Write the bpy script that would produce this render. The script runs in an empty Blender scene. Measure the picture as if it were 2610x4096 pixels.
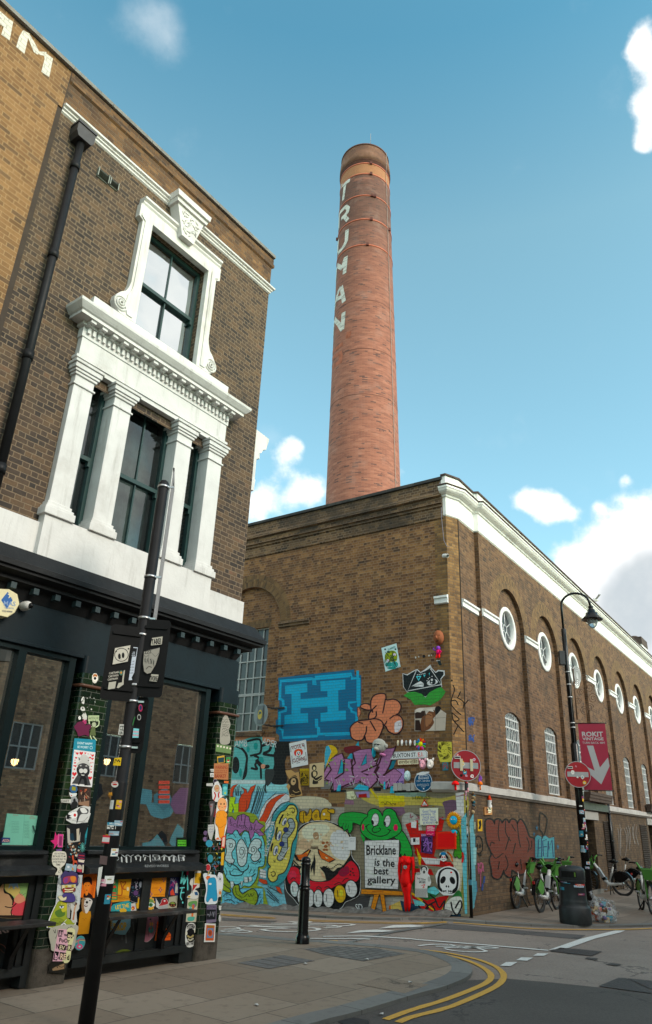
import bpy, bmesh, math, random
from mathutils import Vector, Matrix
from mathutils.geometry import tessellate_polygon
random.seed(7)
sc = bpy.context.scene
COL = sc.collection
FPX, CX, CY, EYE = 2859.05, 1305.0, 2048.0, 1.7
PITCH, ROLL = math.radians(23.545), math.radians(2.461)
vF = Vector((0, math.cos(PITCH), math.sin(PITCH)))
_u = Vector((1, 0, 0)).cross(vF)
vR = math.cos(ROLL) * Vector((1, 0, 0)) + math.sin(ROLL) * _u
vU = -math.sin(ROLL) * Vector((1, 0, 0)) + math.cos(ROLL) * _u
C0 = Vector((0, 0, EYE))
cam_d = bpy.data.cameras.new('camera')
cam = bpy.data.objects.new('camera', cam_d)
COL.objects.link(cam)
cam.matrix_world = Matrix(((vR.x, vU.x, -vF.x, 0), (vR.y, vU.y, -vF.y, 0), (vR.z, vU.z, -vF.z, EYE), (0, 0, 0, 1)))
cam_d.sensor_fit = 'VERTICAL'
cam_d.sensor_height = 36.0
cam_d.lens = 36.0 * FPX / 4096.0
cam_d.clip_start = 0.05
cam_d.clip_end = 3000
sc.camera = cam
def ray(x, y):
    return vF + vR * ((x - CX) / FPX) - vU * ((y - CY) / FPX)
class NT:
    def __init__(s, nt):
        s.t = nt
    def n(s, typ, ins=None, out=0, **props):
        nd = s.t.nodes.new(typ)
        for k, v in props.items():
            setattr(nd, k, v)
        for k, v in (ins or {}).items():
            sock = nd.inputs[k]
            if isinstance(v, bpy.types.NodeSocket):
                s.t.links.new(v, sock)
            else:
                sock.default_value = v
        nd_out = nd.outputs[out]
        return nd_out
    def m(s, op, a, b=0.0, c=0.0):
        return s.n('ShaderNodeMath', {0: a, 1: b, 2: c}, operation=op)
    def mix(s, f, a, b, bt='MIX'):
        nd = s.t.nodes.new('ShaderNodeMix')
        nd.data_type = 'RGBA'
        nd.blend_type = bt
        for i, v in ((0, f), (6, a), (7, b)):
            if isinstance(v, bpy.types.NodeSocket):
                s.t.links.new(v, nd.inputs[i])
            else:
                nd.inputs[i].default_value = v if i == 0 or len(v) == 4 else (*v, 1)
        return nd.outputs[2]
    def ramp(s, f, stops, interp='LINEAR'):
        nd = s.t.nodes.new('ShaderNodeValToRGB')
        s.t.links.new(f, nd.inputs[0])
        cr = nd.color_ramp
        cr.interpolation = interp
        while len(cr.elements) < len(stops):
            cr.elements.new(0.5)
        for e, (p, c) in zip(cr.elements, stops):
            e.position = p
            e.color = (*c, 1) if len(c) == 3 else c
        return nd.outputs[0]
    def noise(s, vec, scale, detail=3.0, rough=0.55, out=0):
        return s.n('ShaderNodeTexNoise', {'Vector': vec, 'Scale': scale, 'Detail': detail, 'Roughness': rough}, out=out)
    def sm(s, v, a, b):
        nd = s.t.nodes.new('ShaderNodeMapRange')
        nd.interpolation_type = 'SMOOTHSTEP'
        s.t.links.new(v, nd.inputs[0])
        nd.inputs[1].default_value = a
        nd.inputs[2].default_value = b
        return nd.outputs[0]
SUN_AZ, SUN_EL = 124.0, 30.0
w = bpy.data.worlds.new('World')
sc.world = w
w.use_nodes = True
w.node_tree.nodes.clear()
T = NT(w.node_tree)
sky = T.t.nodes.new('ShaderNodeTexSky')
sky.sky_type = 'NISHITA'
sky.sun_disc = False
sky.sun_elevation = math.radians(SUN_EL)
sky.sun_rotation = math.radians(SUN_AZ)
sky.air_density = 1.0
sky.dust_density = 0.6
sky.ozone_density = 1.3
gen = T.n('ShaderNodeTexCoord', out=0)
sepg = T.t.nodes.new('ShaderNodeSeparateXYZ')
T.t.links.new(gen, sepg.inputs[0])
skyc = T.mix(1.0, sky.outputs[0], T.ramp(sepg.outputs[2], [(0.36, (1.18, 1.45, 1.14)), (0.54, (1.18, 1.48, 1.13)), (0.70, (1.20, 1.52, 1.12)), (0.84, (0.66, 1.26, 1.05))]), 'MULTIPLY')
nz = T.noise(gen, 9.0, 7.0, 0.62)
nz2 = T.noise(gen, 3.1, 5.0, 0.6)
warp = T.n('ShaderNodeVectorMath', {0: T.noise(gen, 5.0, 4.0, 0.6, out=1), 1: (0.5, 0.5, 0.5)}, operation='SUBTRACT')
wd = T.n('ShaderNodeVectorMath', {0: gen, 1: T.n('ShaderNodeVectorMath', {0: warp, 'Scale': 0.06}, operation='SCALE')}, operation='ADD')
def blobs(lst):
    acc = None
    for (px, py, rx, amp) in lst:
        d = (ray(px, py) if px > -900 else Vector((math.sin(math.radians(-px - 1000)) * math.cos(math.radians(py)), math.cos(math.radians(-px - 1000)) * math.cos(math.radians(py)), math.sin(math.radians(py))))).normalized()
        dot = T.n('ShaderNodeVectorMath', {0: wd, 1: (d.x, d.y, d.z)}, out=1, operation='DISTANCE')
        r = rx / FPX
        g = T.m('POWER', 2.718, T.m('MULTIPLY', T.m('MULTIPLY', dot, dot), -1.0 / (r * r)))
        g = T.m('MULTIPLY', g, amp)
        acc = g if acc is None else T.m('ADD', acc, g)
    return acc
white = [(2560, 2170, 120, 1.1), (2500, 2130, 70, .8), (2640, 2160, 120, 1.1), (2610, 2340, 220, 1.1), (2480, 2430, 150, 1.0), (2310, 2300, 85, 1.0),
         (2260, 2260, 50, .6), (2390, 2350, 110, 1.0), (2640, 2560, 260, 1.1), (2440, 2560, 120, .8),
         (2095, 2010, 45, .8), (2150, 2005, 50, .85), (2205, 2040, 45, .85), (2260, 2065, 38, .7), (2180, 2080, 45, .4),
         (1030, 1970, 60, .6), (1110, 1950, 60, .65), (1190, 1985, 65, .7), (1280, 1970, 75, .7), (1140, 1830, 65, .6), (1180, 1790, 40, .35), (1000, 2060, 70, .4), (1100, 2060, 80, .3),
         (2575, 180, 50, .75), (2610, 250, 55, .8), (2540, 210, 30, .35), (2605, 460, 50, .75), (2595, 560, 42, .7), (2560, 400, 35, .3), (2640, 350, 60, .6),
         (-1088, 40, 700, 1.0), (-1120, 60, 800, .9), (-1100, 20, 700, .8), (-1180, 42, 1100, 1.1), (-1225, 35, 1100, 1.1), (-1265, 40, 1000, 1.0), (-1205, 68, 900, .8), (1620, 1910, 38, .55), (2395, 2030, 28, .5), (2520, 1915, 26, .45)]  # negative px entries are unseen clouds, added for window reflections and whiter fill light
thin = [(540, 60, 90, .35), (620, 90, 80, .4), (670, 150, 60, .35), (900, 10, 60, .25), (1085, 1760, 70, .3), (2480, 330, 90, .25)]
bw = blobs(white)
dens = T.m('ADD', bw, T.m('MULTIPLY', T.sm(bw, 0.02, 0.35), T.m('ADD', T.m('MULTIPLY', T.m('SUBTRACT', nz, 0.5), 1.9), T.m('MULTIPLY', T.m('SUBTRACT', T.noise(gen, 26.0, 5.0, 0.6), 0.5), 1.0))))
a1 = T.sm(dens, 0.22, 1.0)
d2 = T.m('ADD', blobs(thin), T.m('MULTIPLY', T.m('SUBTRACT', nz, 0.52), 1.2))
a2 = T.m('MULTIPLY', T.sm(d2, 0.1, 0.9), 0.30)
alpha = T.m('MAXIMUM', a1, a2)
grey = blobs([(2570, 2360, 110, .9), (2600, 2480, 180, 1.0), (2500, 2440, 80, .5), (2640, 2300, 110, .8), (1190, 2050, 60, .2)])
gf = T.sm(T.m('ADD', grey, T.m('ADD', T.m('MULTIPLY', T.m('SUBTRACT', nz2, 0.5), 1.2), T.m('MULTIPLY', T.m('SUBTRACT', nz, 0.5), 1.2))), 0.15, 1.25)
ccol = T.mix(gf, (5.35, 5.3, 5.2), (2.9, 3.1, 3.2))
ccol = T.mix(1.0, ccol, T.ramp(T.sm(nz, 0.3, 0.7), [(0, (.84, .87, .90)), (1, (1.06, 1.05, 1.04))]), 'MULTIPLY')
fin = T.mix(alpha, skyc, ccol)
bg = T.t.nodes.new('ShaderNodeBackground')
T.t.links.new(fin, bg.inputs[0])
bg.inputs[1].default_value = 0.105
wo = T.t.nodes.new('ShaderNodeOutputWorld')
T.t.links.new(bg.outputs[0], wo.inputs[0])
sun_d = bpy.data.lights.new('sun', 'SUN')
sun_d.energy = 1.1
sun_d.angle = math.radians(22)
sun_d.color = (1.0, 0.86, 0.76)
sun = bpy.data.objects.new('sun', sun_d)
COL.objects.link(sun)
sd = Vector((math.sin(math.radians(SUN_AZ)) * math.cos(math.radians(SUN_EL)), math.cos(math.radians(SUN_AZ)) * math.cos(math.radians(SUN_EL)), math.sin(math.radians(SUN_EL))))
sun.rotation_euler = sd.to_track_quat('Z', 'Y').to_euler()
sun.location = (20, -10, 30)
sc.view_settings.view_transform = 'Standard'
sc.view_settings.look = 'None'
sc.view_settings.gamma = 1
sc.view_settings.exposure = 1.3
sc.cycles.max_bounces = 6
class Fr:
    def __init__(s, O, az, side):
        s.O = Vector((O[0], O[1], 0))
        a = math.radians(az)
        s.d = Vector((math.sin(a), math.cos(a), 0))
        s.n = side * Vector((s.d.y, -s.d.x, 0))
    def P(s, u, w, z):
        return s.O + s.d * u + s.n * w + Vector((0, 0, z))
    def hit(s, x, y, w=0.0):
        d = ray(x, y)
        P = s.O + s.n * w
        t = (P - C0).dot(s.n) / d.dot(s.n)
        q = C0 + d * t
        return ((q - s.O).dot(s.d), q.z)
class World:
    d, n = Vector((1, 0, 0)), Vector((0, -1, 0))
    def P(s, x, y, z):
        return Vector((x, y, z))
FA = Fr((-1.18401, 11.19880), 37.18855, 1)
FB = Fr((3.26015, 17.29844), -54.51954, -1)
FC = Fr((3.45130, 17.45571), 34.78012, 1)
FW = World()
def local_frame(x, y, rot):
    """frame at a point; rot = degrees, u axis direction measured from +X"""
    f = Fr((x, y), 90 - rot, 1)
    return f
def drop(x, y):
    s = (Vector((x, y, 0)) - FB.O).dot(FB.d)
    return -0.0575 * min(14.0, max(0.0, s))
def gnd(px, py, z=0.0):
    d = ray(px, py)
    zz = z
    for _ in range(12):
        q = C0 + d * ((zz - EYE) / d.z)
        zz = 0.5 * zz + 0.5 * (z + drop(q.x, q.y))
    return (q.x, q.y)
class MB:
    def __init__(s, fr=FW):
        s.fr, s.v, s.f, s.m, s.uv, s.col, s.sm = fr, [], [], [], [], [], []
    def face(s, pts, m=0, uv=None, col=None, smooth=False):
        i = len(s.v)
        s.v += [s.fr.P(*p) for p in pts]
        s.f.append(list(range(i, i + len(pts))))
        s.m.append(m)
        if uv is None:
            a, b, c = Vector(pts[0]), Vector(pts[1]), Vector(pts[2])
            nn = (b - a).cross(c - a)
            x, y, z = abs(nn.x), abs(nn.y), abs(nn.z)
            if y >= x and y >= z: uv = [(p[0], p[2]) for p in pts]
            elif x >= z: uv = [(p[1], p[2]) for p in pts]
            else: uv = [(p[0], p[1]) for p in pts]
        s.uv.append(uv)
        s.col.append(col or (1, 1, 1))
        s.sm.append(smooth)
    def box(s, u0, u1, w0, w1, z0, z1, m=0, skip='', col=None):
        A = [(u0, w1, z0), (u1, w1, z0), (u1, w1, z1), (u0, w1, z1)]
        B = [(u0, w0, z0), (u1, w0, z0), (u1, w0, z1), (u0, w0, z1)]
        if 'f' not in skip: s.face(A, m, col=col)
        if 'b' not in skip: s.face(B[::-1], m, col=col)
        if 'l' not in skip: s.face([B[0], A[0], A[3], B[3]], m, col=col)
        if 'r' not in skip: s.face([A[1], B[1], B[2], A[2]], m, col=col)
        if 't' not in skip: s.face([A[3], A[2], B[2], B[3]], m, col=col)
        if 'd' not in skip: s.face([B[0], B[1], A[1], A[0]], m, col=col)
    def prism(s, poly, w0, w1, m=0, front=True, back=False, col=None):
        """poly: (u,z) points, thickness from w0 to w1"""
        s.sheet(poly, w1, m, col)
        if back: s.sheet(poly, w0, m, col)
        n = len(poly)
        for i in range(n):
            a, b = poly[i], poly[(i + 1) % n]
            s.face([(a[0], w0, a[1]), (b[0], w0, b[1]), (b[0], w1, b[1]), (a[0], w1, a[1])], m, col=col)
    def sheet(s, poly, w, m=0, col=None, holes=(), wf=None):
        loops = [[Vector((p[0], p[1], 0)) for p in poly]] + [[Vector((p[0], p[1], 0)) for p in h] for h in holes]
        flat = [p for l in loops for p in l]
        for t in tessellate_polygon(loops):
            s.face([(flat[i].x, w if wf is None else wf(flat[i].x, flat[i].y), flat[i].y) for i in t], m, col=col)
    def profile(s, prof, u0, u1, m=0, mit0=0, mit1=0, wbase=0, smooth=False):
        """prof: list of (w,z); mit0/mit1=1 mitres the end outwards by w; ends are capped"""
        pts0 = [(u0 - mit0 * (p[0] - wbase), p[0], p[1]) for p in prof]
        pts1 = [(u1 + mit1 * (p[0] - wbase), p[0], p[1]) for p in prof]
        for i in range(len(prof) - 1):
            s.face([pts0[i], pts1[i], pts1[i + 1], pts0[i + 1]], m, smooth=smooth)
        if not mit0: s.sheetpts([pts0])
        if not mit1: s.sheetpts([pts1])
        s.lastprof = (pts0, pts1)
    def sheetpts(s, lists, m=0):
        for pts in lists:
            loops = [[Vector(p) for p in pts]]
            for t in tessellate_polygon(loops):
                s.face([pts[i] for i in t], m)
    def tube(s, path, r, n=8, m=0, cap=True, closed=False, col=None, smooth=True):
        P = [Vector(p) for p in path]
        rs = r if isinstance(r, (list, tuple)) else [r] * len(P)
        rings = []
        prev = None
        for i, p in enumerate(P):
            if closed: t = (P[(i + 1) % len(P)] - P[i - 1]).normalized()
            else: t = (P[min(i + 1, len(P) - 1)] - P[max(i - 1, 0)]).normalized()
            if prev is None:
                a = Vector((0, 0, 1)) if abs(t.z) < 0.9 else Vector((1, 0, 0))
                prev = t.cross(a).normalized()
            x = (prev - t * prev.dot(t)).normalized()
            prev = x
            y = t.cross(x)
            rings.append([p + (x * math.cos(2 * math.pi * k / n) + y * math.sin(2 * math.pi * k / n)) * rs[i] for k in range(n)])
        N = len(rings) if closed else len(rings) - 1
        for i in range(N):
            A, B = rings[i], rings[(i + 1) % len(rings)]
            for k in range(n):
                k2 = (k + 1) % n
                s.face([tuple(A[k]), tuple(A[k2]), tuple(B[k2]), tuple(B[k])], m, col=col, smooth=smooth)
        if cap and not closed:
            s.face([tuple(q) for q in rings[0]][::-1], m, col=col)
            s.face([tuple(q) for q in rings[-1]], m, col=col)
    def lathe(s, prof, c=(0, 0, 0), n=24, m=0, axis='z', smooth=True, arc=(0, 360), uvr=None, col=None, cx=None):
        """prof: (r,h). axis z, or w (2nd local axis)"""
        a0, a1 = math.radians(arc[0]), math.radians(arc[1])
        def q(r, h, t):
            ox = cx(h) if cx else 0
            if axis == 'z': return (c[0] + ox + r * math.cos(t), c[1] + r * math.sin(t), c[2] + h)
            if axis == 'w': return (c[0] + r * math.cos(t), c[1] + h, c[2] + r * math.sin(t))
            return (c[0] + h, c[1] + r * math.cos(t), c[2] + r * math.sin(t))
        for i in range(len(prof) - 1):
            (r0, h0), (r1, h1) = prof[i], prof[i + 1]
            for k in range(n):
                t0, t1 = a0 + (a1 - a0) * k / n, a0 + (a1 - a0) * (k + 1) / n
                pts = [q(r0, h0, t0), q(r0, h0, t1), q(r1, h1, t1), q(r1, h1, t0)]
                R = uvr if uvr else 1
                s.face(pts, m, uv=[(t0 * R, h0), (t1 * R, h0), (t1 * R, h1), (t0 * R, h1)], smooth=smooth, col=col)
    def split(s, name, mats, parent=None, bevel=0.0):
        key = {}; par = list(range(len(s.f)))
        def fd(i):
            while par[i] != i: par[i] = par[par[i]]; i = par[i]
            return i
        for i, f in enumerate(s.f):
            for v in f:
                k = tuple(round(c, 4) for c in s.v[v])
                if k in key: par[fd(i)] = fd(key[k])
                else: key[k] = i
        g = {}
        for i in range(len(s.f)): g.setdefault(fd(i), []).append(i)
        for ids in g.values():
            m = MB()
            for i in ids: m.face([tuple(s.v[v]) for v in s.f[i]], s.m[i], s.uv[i], s.col[i], s.sm[i])
            m.build(name, mats, parent, bevel)
    def build(s, name, mats, parent=None, bevel=0.0, merge=True, sub=0):
        if not isinstance(mats, (list, tuple)): mats = [mats]
        org = Vector((0, 0, 0))
        if parent is None and s.v:
            xs = [v.x for v in s.v]; ys = [v.y for v in s.v]; zs = [v.z for v in s.v]
            org = Vector(((min(xs) + max(xs)) / 2, (min(ys) + max(ys)) / 2, min(zs)))
        elif parent is not None:
            org = parent_origin(parent)
        me = bpy.data.meshes.new(name)
        me.from_pydata([v - org for v in s.v], [], s.f)
        me.uv_layers.new(name='UVMap')
        me.color_attributes.new('Col', 'FLOAT_COLOR', 'CORNER')
        ul = me.uv_layers[0].data
        ca = me.color_attributes[0]
        li = 0
        for fi, uv in enumerate(s.uv):
            c = s.col[fi]
            for q in uv:
                ul[li].uv = q
                ca.data[li].color = (c[0], c[1], c[2], 1)
                li += 1
        me.polygons.foreach_set('material_index', s.m)
        me.polygons.foreach_set('use_smooth', s.sm)
        for m in mats: me.materials.append(m)
        if merge:
            bm = bmesh.new(); bm.from_mesh(me)
            bmesh.ops.remove_doubles(bm, verts=bm.verts, dist=0.0002)
            if bevel or sub or any(s.sm):
                bmesh.ops.recalc_face_normals(bm, faces=bm.faces)
            bm.to_mesh(me); bm.free()
        o = bpy.data.objects.new(name, me)
        COL.objects.link(o)
        if parent is not None: o.parent = parent
        else: o.location = org
        if bevel:
            b = o.modifiers.new('bevel', 'BEVEL'); b.width = bevel; b.segments = 2; b.limit_method = 'ANGLE'; b.angle_limit = 0.9
        if sub:
            b = o.modifiers.new('sub', 'SUBSURF'); b.levels = sub; b.render_levels = sub
        return o
ORG = {}
def parent_origin(p):
    if p.name in ORG: return ORG[p.name]
    if p.parent is not None:
        q = parent_origin(p.parent) + (p.location if p.type == 'EMPTY' else Vector((0, 0, 0)))
    else: q = p.location.copy()
    return q
def tag(o, label=None, cat=None, group=None, kind=None):
    if label: o['label'] = label
    if cat: o['category'] = cat
    if group: o['group'] = group
    if kind: o['kind'] = kind
    return o
def empty(name, loc, label=None, cat=None, group=None, rz=0):
    o = bpy.data.objects.new(name, None)
    COL.objects.link(o)
    o.location = loc
    o.rotation_euler = (0, 0, rz)
    o.empty_display_size = 0.2
    return tag(o, label, cat, group)
def copy_tree(o, parent=None):
    c = o.copy(); COL.objects.link(c); c.parent = parent
    for ch in [x for x in bpy.data.objects if x.parent == o]: copy_tree(ch, c)
    return c
def arc_pts(cx, cz, r, a0, a1, n, rz=None):
    return [(cx + r * math.cos(math.radians(a0 + (a1 - a0) * i / n)), cz + (rz or r) * math.sin(math.radians(a0 + (a1 - a0) * i / n))) for i in range(n + 1)]
def new_mat(name):
    m = bpy.data.materials.new(name)
    m.use_nodes = True
    m.node_tree.nodes.clear()
    T = NT(m.node_tree)
    out = T.t.nodes.new('ShaderNodeOutputMaterial')
    bs = T.t.nodes.new('ShaderNodeBsdfPrincipled')
    T.t.links.new(bs.outputs[0], out.inputs[0])
    return m, T, bs
def setp(T, bs, **kw):
    names = dict(col='Base Color', rough='Roughness', metal='Metallic', normal='Normal', spec='Specular IOR Level', coat='Coat Weight', trans='Transmission Weight', ecol='Emission Color', estr='Emission Strength', alpha='Alpha', ior='IOR')
    for k, v in kw.items():
        sck = bs.inputs[names[k]]
        if isinstance(v, bpy.types.NodeSocket): T.t.links.new(v, sck)
        else: sck.default_value = (*v, 1) if isinstance(v, tuple) and len(v) == 3 else v
def plain(name, col, rough=0.6, metal=0.0, var=0.12, scale=6.0, bump=0.0, spec=0.4, dirt=None, coat=0.0, bscale=None, streak=0.0):
    m, T, bs = new_mat(name)
    oc = T.n('ShaderNodeTexCoord', out=3)
    n = T.noise(oc, scale, 5.0, 0.6)
    c = T.mix(T.m('MULTIPLY', T.sm(n, 0.35, 0.7), 1.0), col, tuple(x * (1 - var) for x in col))
    if dirt:
        n2 = T.noise(oc, scale * 0.37, 6.0, 0.7)
        c = T.mix(T.m('MULTIPLY', T.sm(n2, 0.5, 0.75), dirt[3]), c, dirt[:3])
    if streak:
        n4 = T.noise(T.n('ShaderNodeVectorMath', {0: oc, 1: (9, 9, 0.7)}, operation='MULTIPLY'), 1.0, 6.0, 0.7)
        c = T.mix(T.m('MULTIPLY', T.sm(n4, 0.52, 0.8), streak), c, (0.2, 0.175, 0.145))
    setp(T, bs, col=c, rough=T.n('ShaderNodeMapRange', {0: n, 3: max(0.02, rough - 0.08), 4: min(1, rough + 0.1)}), metal=metal, spec=spec, coat=coat)
    if bump:
        nb = T.noise(oc, bscale or scale * 8, 4.0, 0.6)
        setp(T, bs, normal=T.n('ShaderNodeBump', {'Strength': bump, 'Distance': 0.01, 'Height': nb}))
    return m
def brick_nodes(T, bond, H=0.075, L=0.225, mj=0.011, wob=0.006, xo=0.0):
    uv = T.n('ShaderNodeTexCoord', out=2)
    dn = T.n('ShaderNodeVectorMath', {0: T.noise(uv, 9.0, 3.0, 0.6, out=1), 1: (0.5, 0.5, 0.5)}, operation='SUBTRACT')
    uvw = T.n('ShaderNodeVectorMath', {0: uv, 1: T.n('ShaderNodeVectorMath', {0: dn, 'Scale': wob}, operation='SCALE')}, operation='ADD')
    sep = T.t.nodes.new('ShaderNodeSeparateXYZ')
    T.t.links.new(uvw, sep.inputs[0])
    x, y = sep.outputs[0], sep.outputs[1]
    x = T.m('ADD', x, 100.0 + xo)
    ry = T.m('DIVIDE', T.m('ADD', y, 30.0), H)
    row = T.m('FLOOR', ry); fv = T.m('FRACT', ry)
    par = T.m('MODULO', row, 2.0)
    if bond == 'flemish':
        X = T.m('DIVIDE', T.m('ADD', x, T.m('MULTIPLY', par, L * 0.75)), L * 1.5)
        fx = T.m('FRACT', X)
        hd = T.m('GREATER_THAN', fx, 0.6667)
        fu = T.m('ADD', T.m('MULTIPLY', hd, T.m('MULTIPLY', T.m('SUBTRACT', fx, 0.6667), 3.0)), T.m('MULTIPLY', T.m('SUBTRACT', 1.0, hd), T.m('MULTIPLY', fx, 1.5)))
        ln = T.m('ADD', L, T.m('MULTIPLY', hd, -L / 2))
        cid = T.m('ADD', T.m('MULTIPLY', T.m('FLOOR', X), 2.0), hd)
    elif bond == 'english':
        ln = T.m('ADD', L, T.m('MULTIPLY', par, -L / 2))
        X = T.m('ADD', T.m('DIVIDE', x, ln), T.m('MULTIPLY', par, 0.5))
        fu = T.m('FRACT', X); cid = T.m('FLOOR', X)
    else:
        X = T.m('ADD', T.m('DIVIDE', x, L), T.m('MULTIPLY', par, 0.5))
        ln = L; fu = T.m('FRACT', X); cid = T.m('FLOOR', X)
    du = T.m('MULTIPLY', T.m('MINIMUM', fu, T.m('SUBTRACT', 1.0, fu)), ln)
    dv = T.m('MULTIPLY', T.m('MINIMUM', fv, T.m('SUBTRACT', 1.0, fv)), H)
    d = T.m('MINIMUM', du, dv)
    inside = T.sm(d, mj * 0.25, mj * 0.75)
    idv = T.n('ShaderNodeCombineXYZ', {0: cid, 1: row, 2: 0.0})
    rnd = T.n('ShaderNodeTexWhiteNoise', {'Vector': idv}, out=0, noise_dimensions='2D')
    rnd2 = T.n('ShaderNodeTexWhiteNoise', {'Vector': T.n('ShaderNodeVectorMath', {0: idv, 1: (17.3, 5.1, 0)}, operation='ADD')}, out=0, noise_dimensions='2D')
    return uv, inside, rnd, rnd2
def brick_mat(name, bond, stops, mortar, soot=(0.03, 0.026, 0.022), soot_amt=0.5, big=0.35, mj=0.011, rough=0.85, H=0.075, L=0.225, bump=0.6, lo=0.5, hi=0.72, wob=0.006, drip=0.0, rough_in=None):
    m, T, bs = new_mat(name)
    uv, ins, r1, r2 = brick_nodes(T, bond, H, L, mj, wob)
    n1 = T.noise(uv, 0.55, 6.0, 0.65)
    n2 = T.noise(uv, 2.3, 5.0, 0.6)
    n3 = T.noise(uv, 28.0, 4.0, 0.65)
    f = T.m('ADD', T.m('MULTIPLY', r1, 1.0 - big), T.m('MULTIPLY', T.sm(n2, 0.3, 0.7), big))
    c = T.ramp(f, stops)
    c = T.mix(T.m('MULTIPLY', T.sm(n3, 0.4, 0.75), 0.45), c, T.mix(0.5, c, (0.03, 0.025, 0.02), 'MIX'))
    c = T.mix(T.m('MULTIPLY', T.m('GREATER_THAN', r2, 0.88), 0.42), c, soot)
    c = T.mix(ins, mortar, c)
    c = T.mix(T.m('MULTIPLY', T.sm(n1, lo, hi), soot_amt), c, soot)
    if drip:
        mp = T.n('ShaderNodeVectorMath', {0: uv, 1: (3.5, 0.22, 1)}, operation='MULTIPLY')
        nd = T.noise(mp, 1.0, 5.0, 0.7)
        c = T.mix(T.m('MULTIPLY', T.sm(nd, 0.5, 0.8), drip), c, soot)
    hgt = T.m('ADD', T.m('MULTIPLY', ins, 0.7), T.m('ADD', T.m('MULTIPLY', n3, 0.35), T.m('MULTIPLY', r1, 0.25)))
    rg = T.m('ADD', rough - 0.1, T.m('MULTIPLY', n3, 0.2))
    if rough_in is not None: rg = T.n('ShaderNodeMix', {0: ins, 2: 0.8, 3: rough_in})
    setp(T, bs, col=c, rough=rg, spec=0.35, normal=T.n('ShaderNodeBump', {'Strength': bump, 'Distance': 0.012, 'Height': hgt}))
    return m
def paint_mat(name, brick=True, rough=0.6, wear=0.16, bump=0.55, dirt=(0.05, 0.045, 0.04)):
    """flat artwork colours from the mesh, on brick relief"""
    m, T, bs = new_mat(name)
    at = T.n('ShaderNodeAttribute', attribute_name='Col')
    if brick:
        uv, ins, r1, r2 = brick_nodes(T, 'english')
        n3 = T.noise(uv, 24.0, 4.0, 0.65)
        n2 = T.noise(uv, 3.0, 6.0, 0.7)
        c = T.mix(T.m('MULTIPLY', T.sm(n2, 0.5, 0.8), wear), at, dirt)
        c = T.mix(T.m('MULTIPLY', T.m('SUBTRACT', 1.0, ins), 0.6), c, T.mix(0.6, c, dirt))
        c = T.mix(T.m('MULTIPLY', r1, 0.2), c, T.mix(0.5, c, dirt))
        hgt = T.m('ADD', T.m('MULTIPLY', ins, 0.7), T.m('MULTIPLY', n3, 0.4))
        setp(T, bs, normal=T.n('ShaderNodeBump', {'Strength': bump, 'Distance': 0.012, 'Height': hgt}))
    else:
        uv = T.n('ShaderNodeTexCoord', out=3)
        n2 = T.noise(uv, 14.0, 6.0, 0.7)
        c = T.mix(T.m('MULTIPLY', T.sm(n2, 0.5, 0.8), wear), at, dirt)
        nb = T.noise(uv, 30.0, 3.0, 0.5)
        setp(T, bs, normal=T.n('ShaderNodeBump', {'Strength': 0.25, 'Distance': 0.004, 'Height': nb}))
    setp(T, bs, col=c, rough=rough, spec=0.18)
    return m
def hx(s):
    s = s.lstrip('#')
    r = [int(s[i:i + 2], 16) / 255 for i in (0, 2, 4)]
    return tuple((c / 12.92 if c <= 0.04045 else ((c + 0.055) / 1.055) ** 2.4) for c in r)
M = {}
M['brickB'] = brick_mat('stock brick brown yellow', 'english',
    [(0.0, (0.071, 0.036, 0.021)), (0.2, (0.136, 0.063, 0.028)), (0.45, (0.217, 0.101, 0.039)), (0.7, (0.293, 0.144, 0.053)), (1.0, (0.391, 0.207, 0.086))],
    (0.272, 0.180, 0.118), soot_amt=0.38, drip=0.25)
M['brickC'] = brick_mat('stock brick weathered brown', 'english',
    [(0.0, (0.049, 0.027, 0.016)), (0.3, (0.109, 0.056, 0.026)), (0.6, (0.169, 0.086, 0.039)), (1.0, (0.244, 0.135, 0.063))],
    (0.163, 0.113, 0.078), soot_amt=0.5, drip=0.35, big=0.45)
M['brickQ'] = brick_mat('golden quoin brick', 'english',
    [(0.0, (0.101, 0.053, 0.021)), (0.4, (0.224, 0.116, 0.040)), (1.0, (0.347, 0.194, 0.068))], (0.134, 0.097, 0.064), soot_amt=0.5, drip=0.4, big=0.4)
M['brickTop'] = brick_mat('sooty parapet brick', 'english',
    [(0.0, (0.050, 0.031, 0.019)), (0.5, (0.157, 0.089, 0.044)), (1.0, (0.291, 0.170, 0.080))], (0.269, 0.194, 0.136), soot_amt=0.7, lo=0.45, hi=0.65)
M['brickLow'] = brick_mat('grimy plinth brick', 'english',
    [(0.0, (0.050, 0.032, 0.020)), (0.5, (0.112, 0.068, 0.036)), (1.0, (0.168, 0.107, 0.056))], (0.067, 0.049, 0.034), soot_amt=0.5, big=0.5)
M['brickA'] = brick_mat('dark stock brick lime pointing', 'flemish',
    [(0.0, (0.026, 0.020, 0.017)), (0.3, (0.052, 0.036, 0.026)), (0.6, (0.088, 0.056, 0.034)), (0.85, (0.125, 0.076, 0.040)), (1.0, (0.16, 0.085, 0.05))],
    (0.19, 0.135, 0.085), soot_amt=0.55, mj=0.013, wob=0.012, drip=0.3, H=0.073, L=0.185)
M['brickAtop'] = brick_mat('parapet brick orange brown', 'flemish',
    [(0.0, (0.050, 0.026, 0.015)), (0.4, (0.123, 0.062, 0.026)), (0.8, (0.190, 0.097, 0.038)), (1.0, (0.269, 0.145, 0.060))],
    (0.134, 0.092, 0.056), soot_amt=0.5, mj=0.011)
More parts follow.
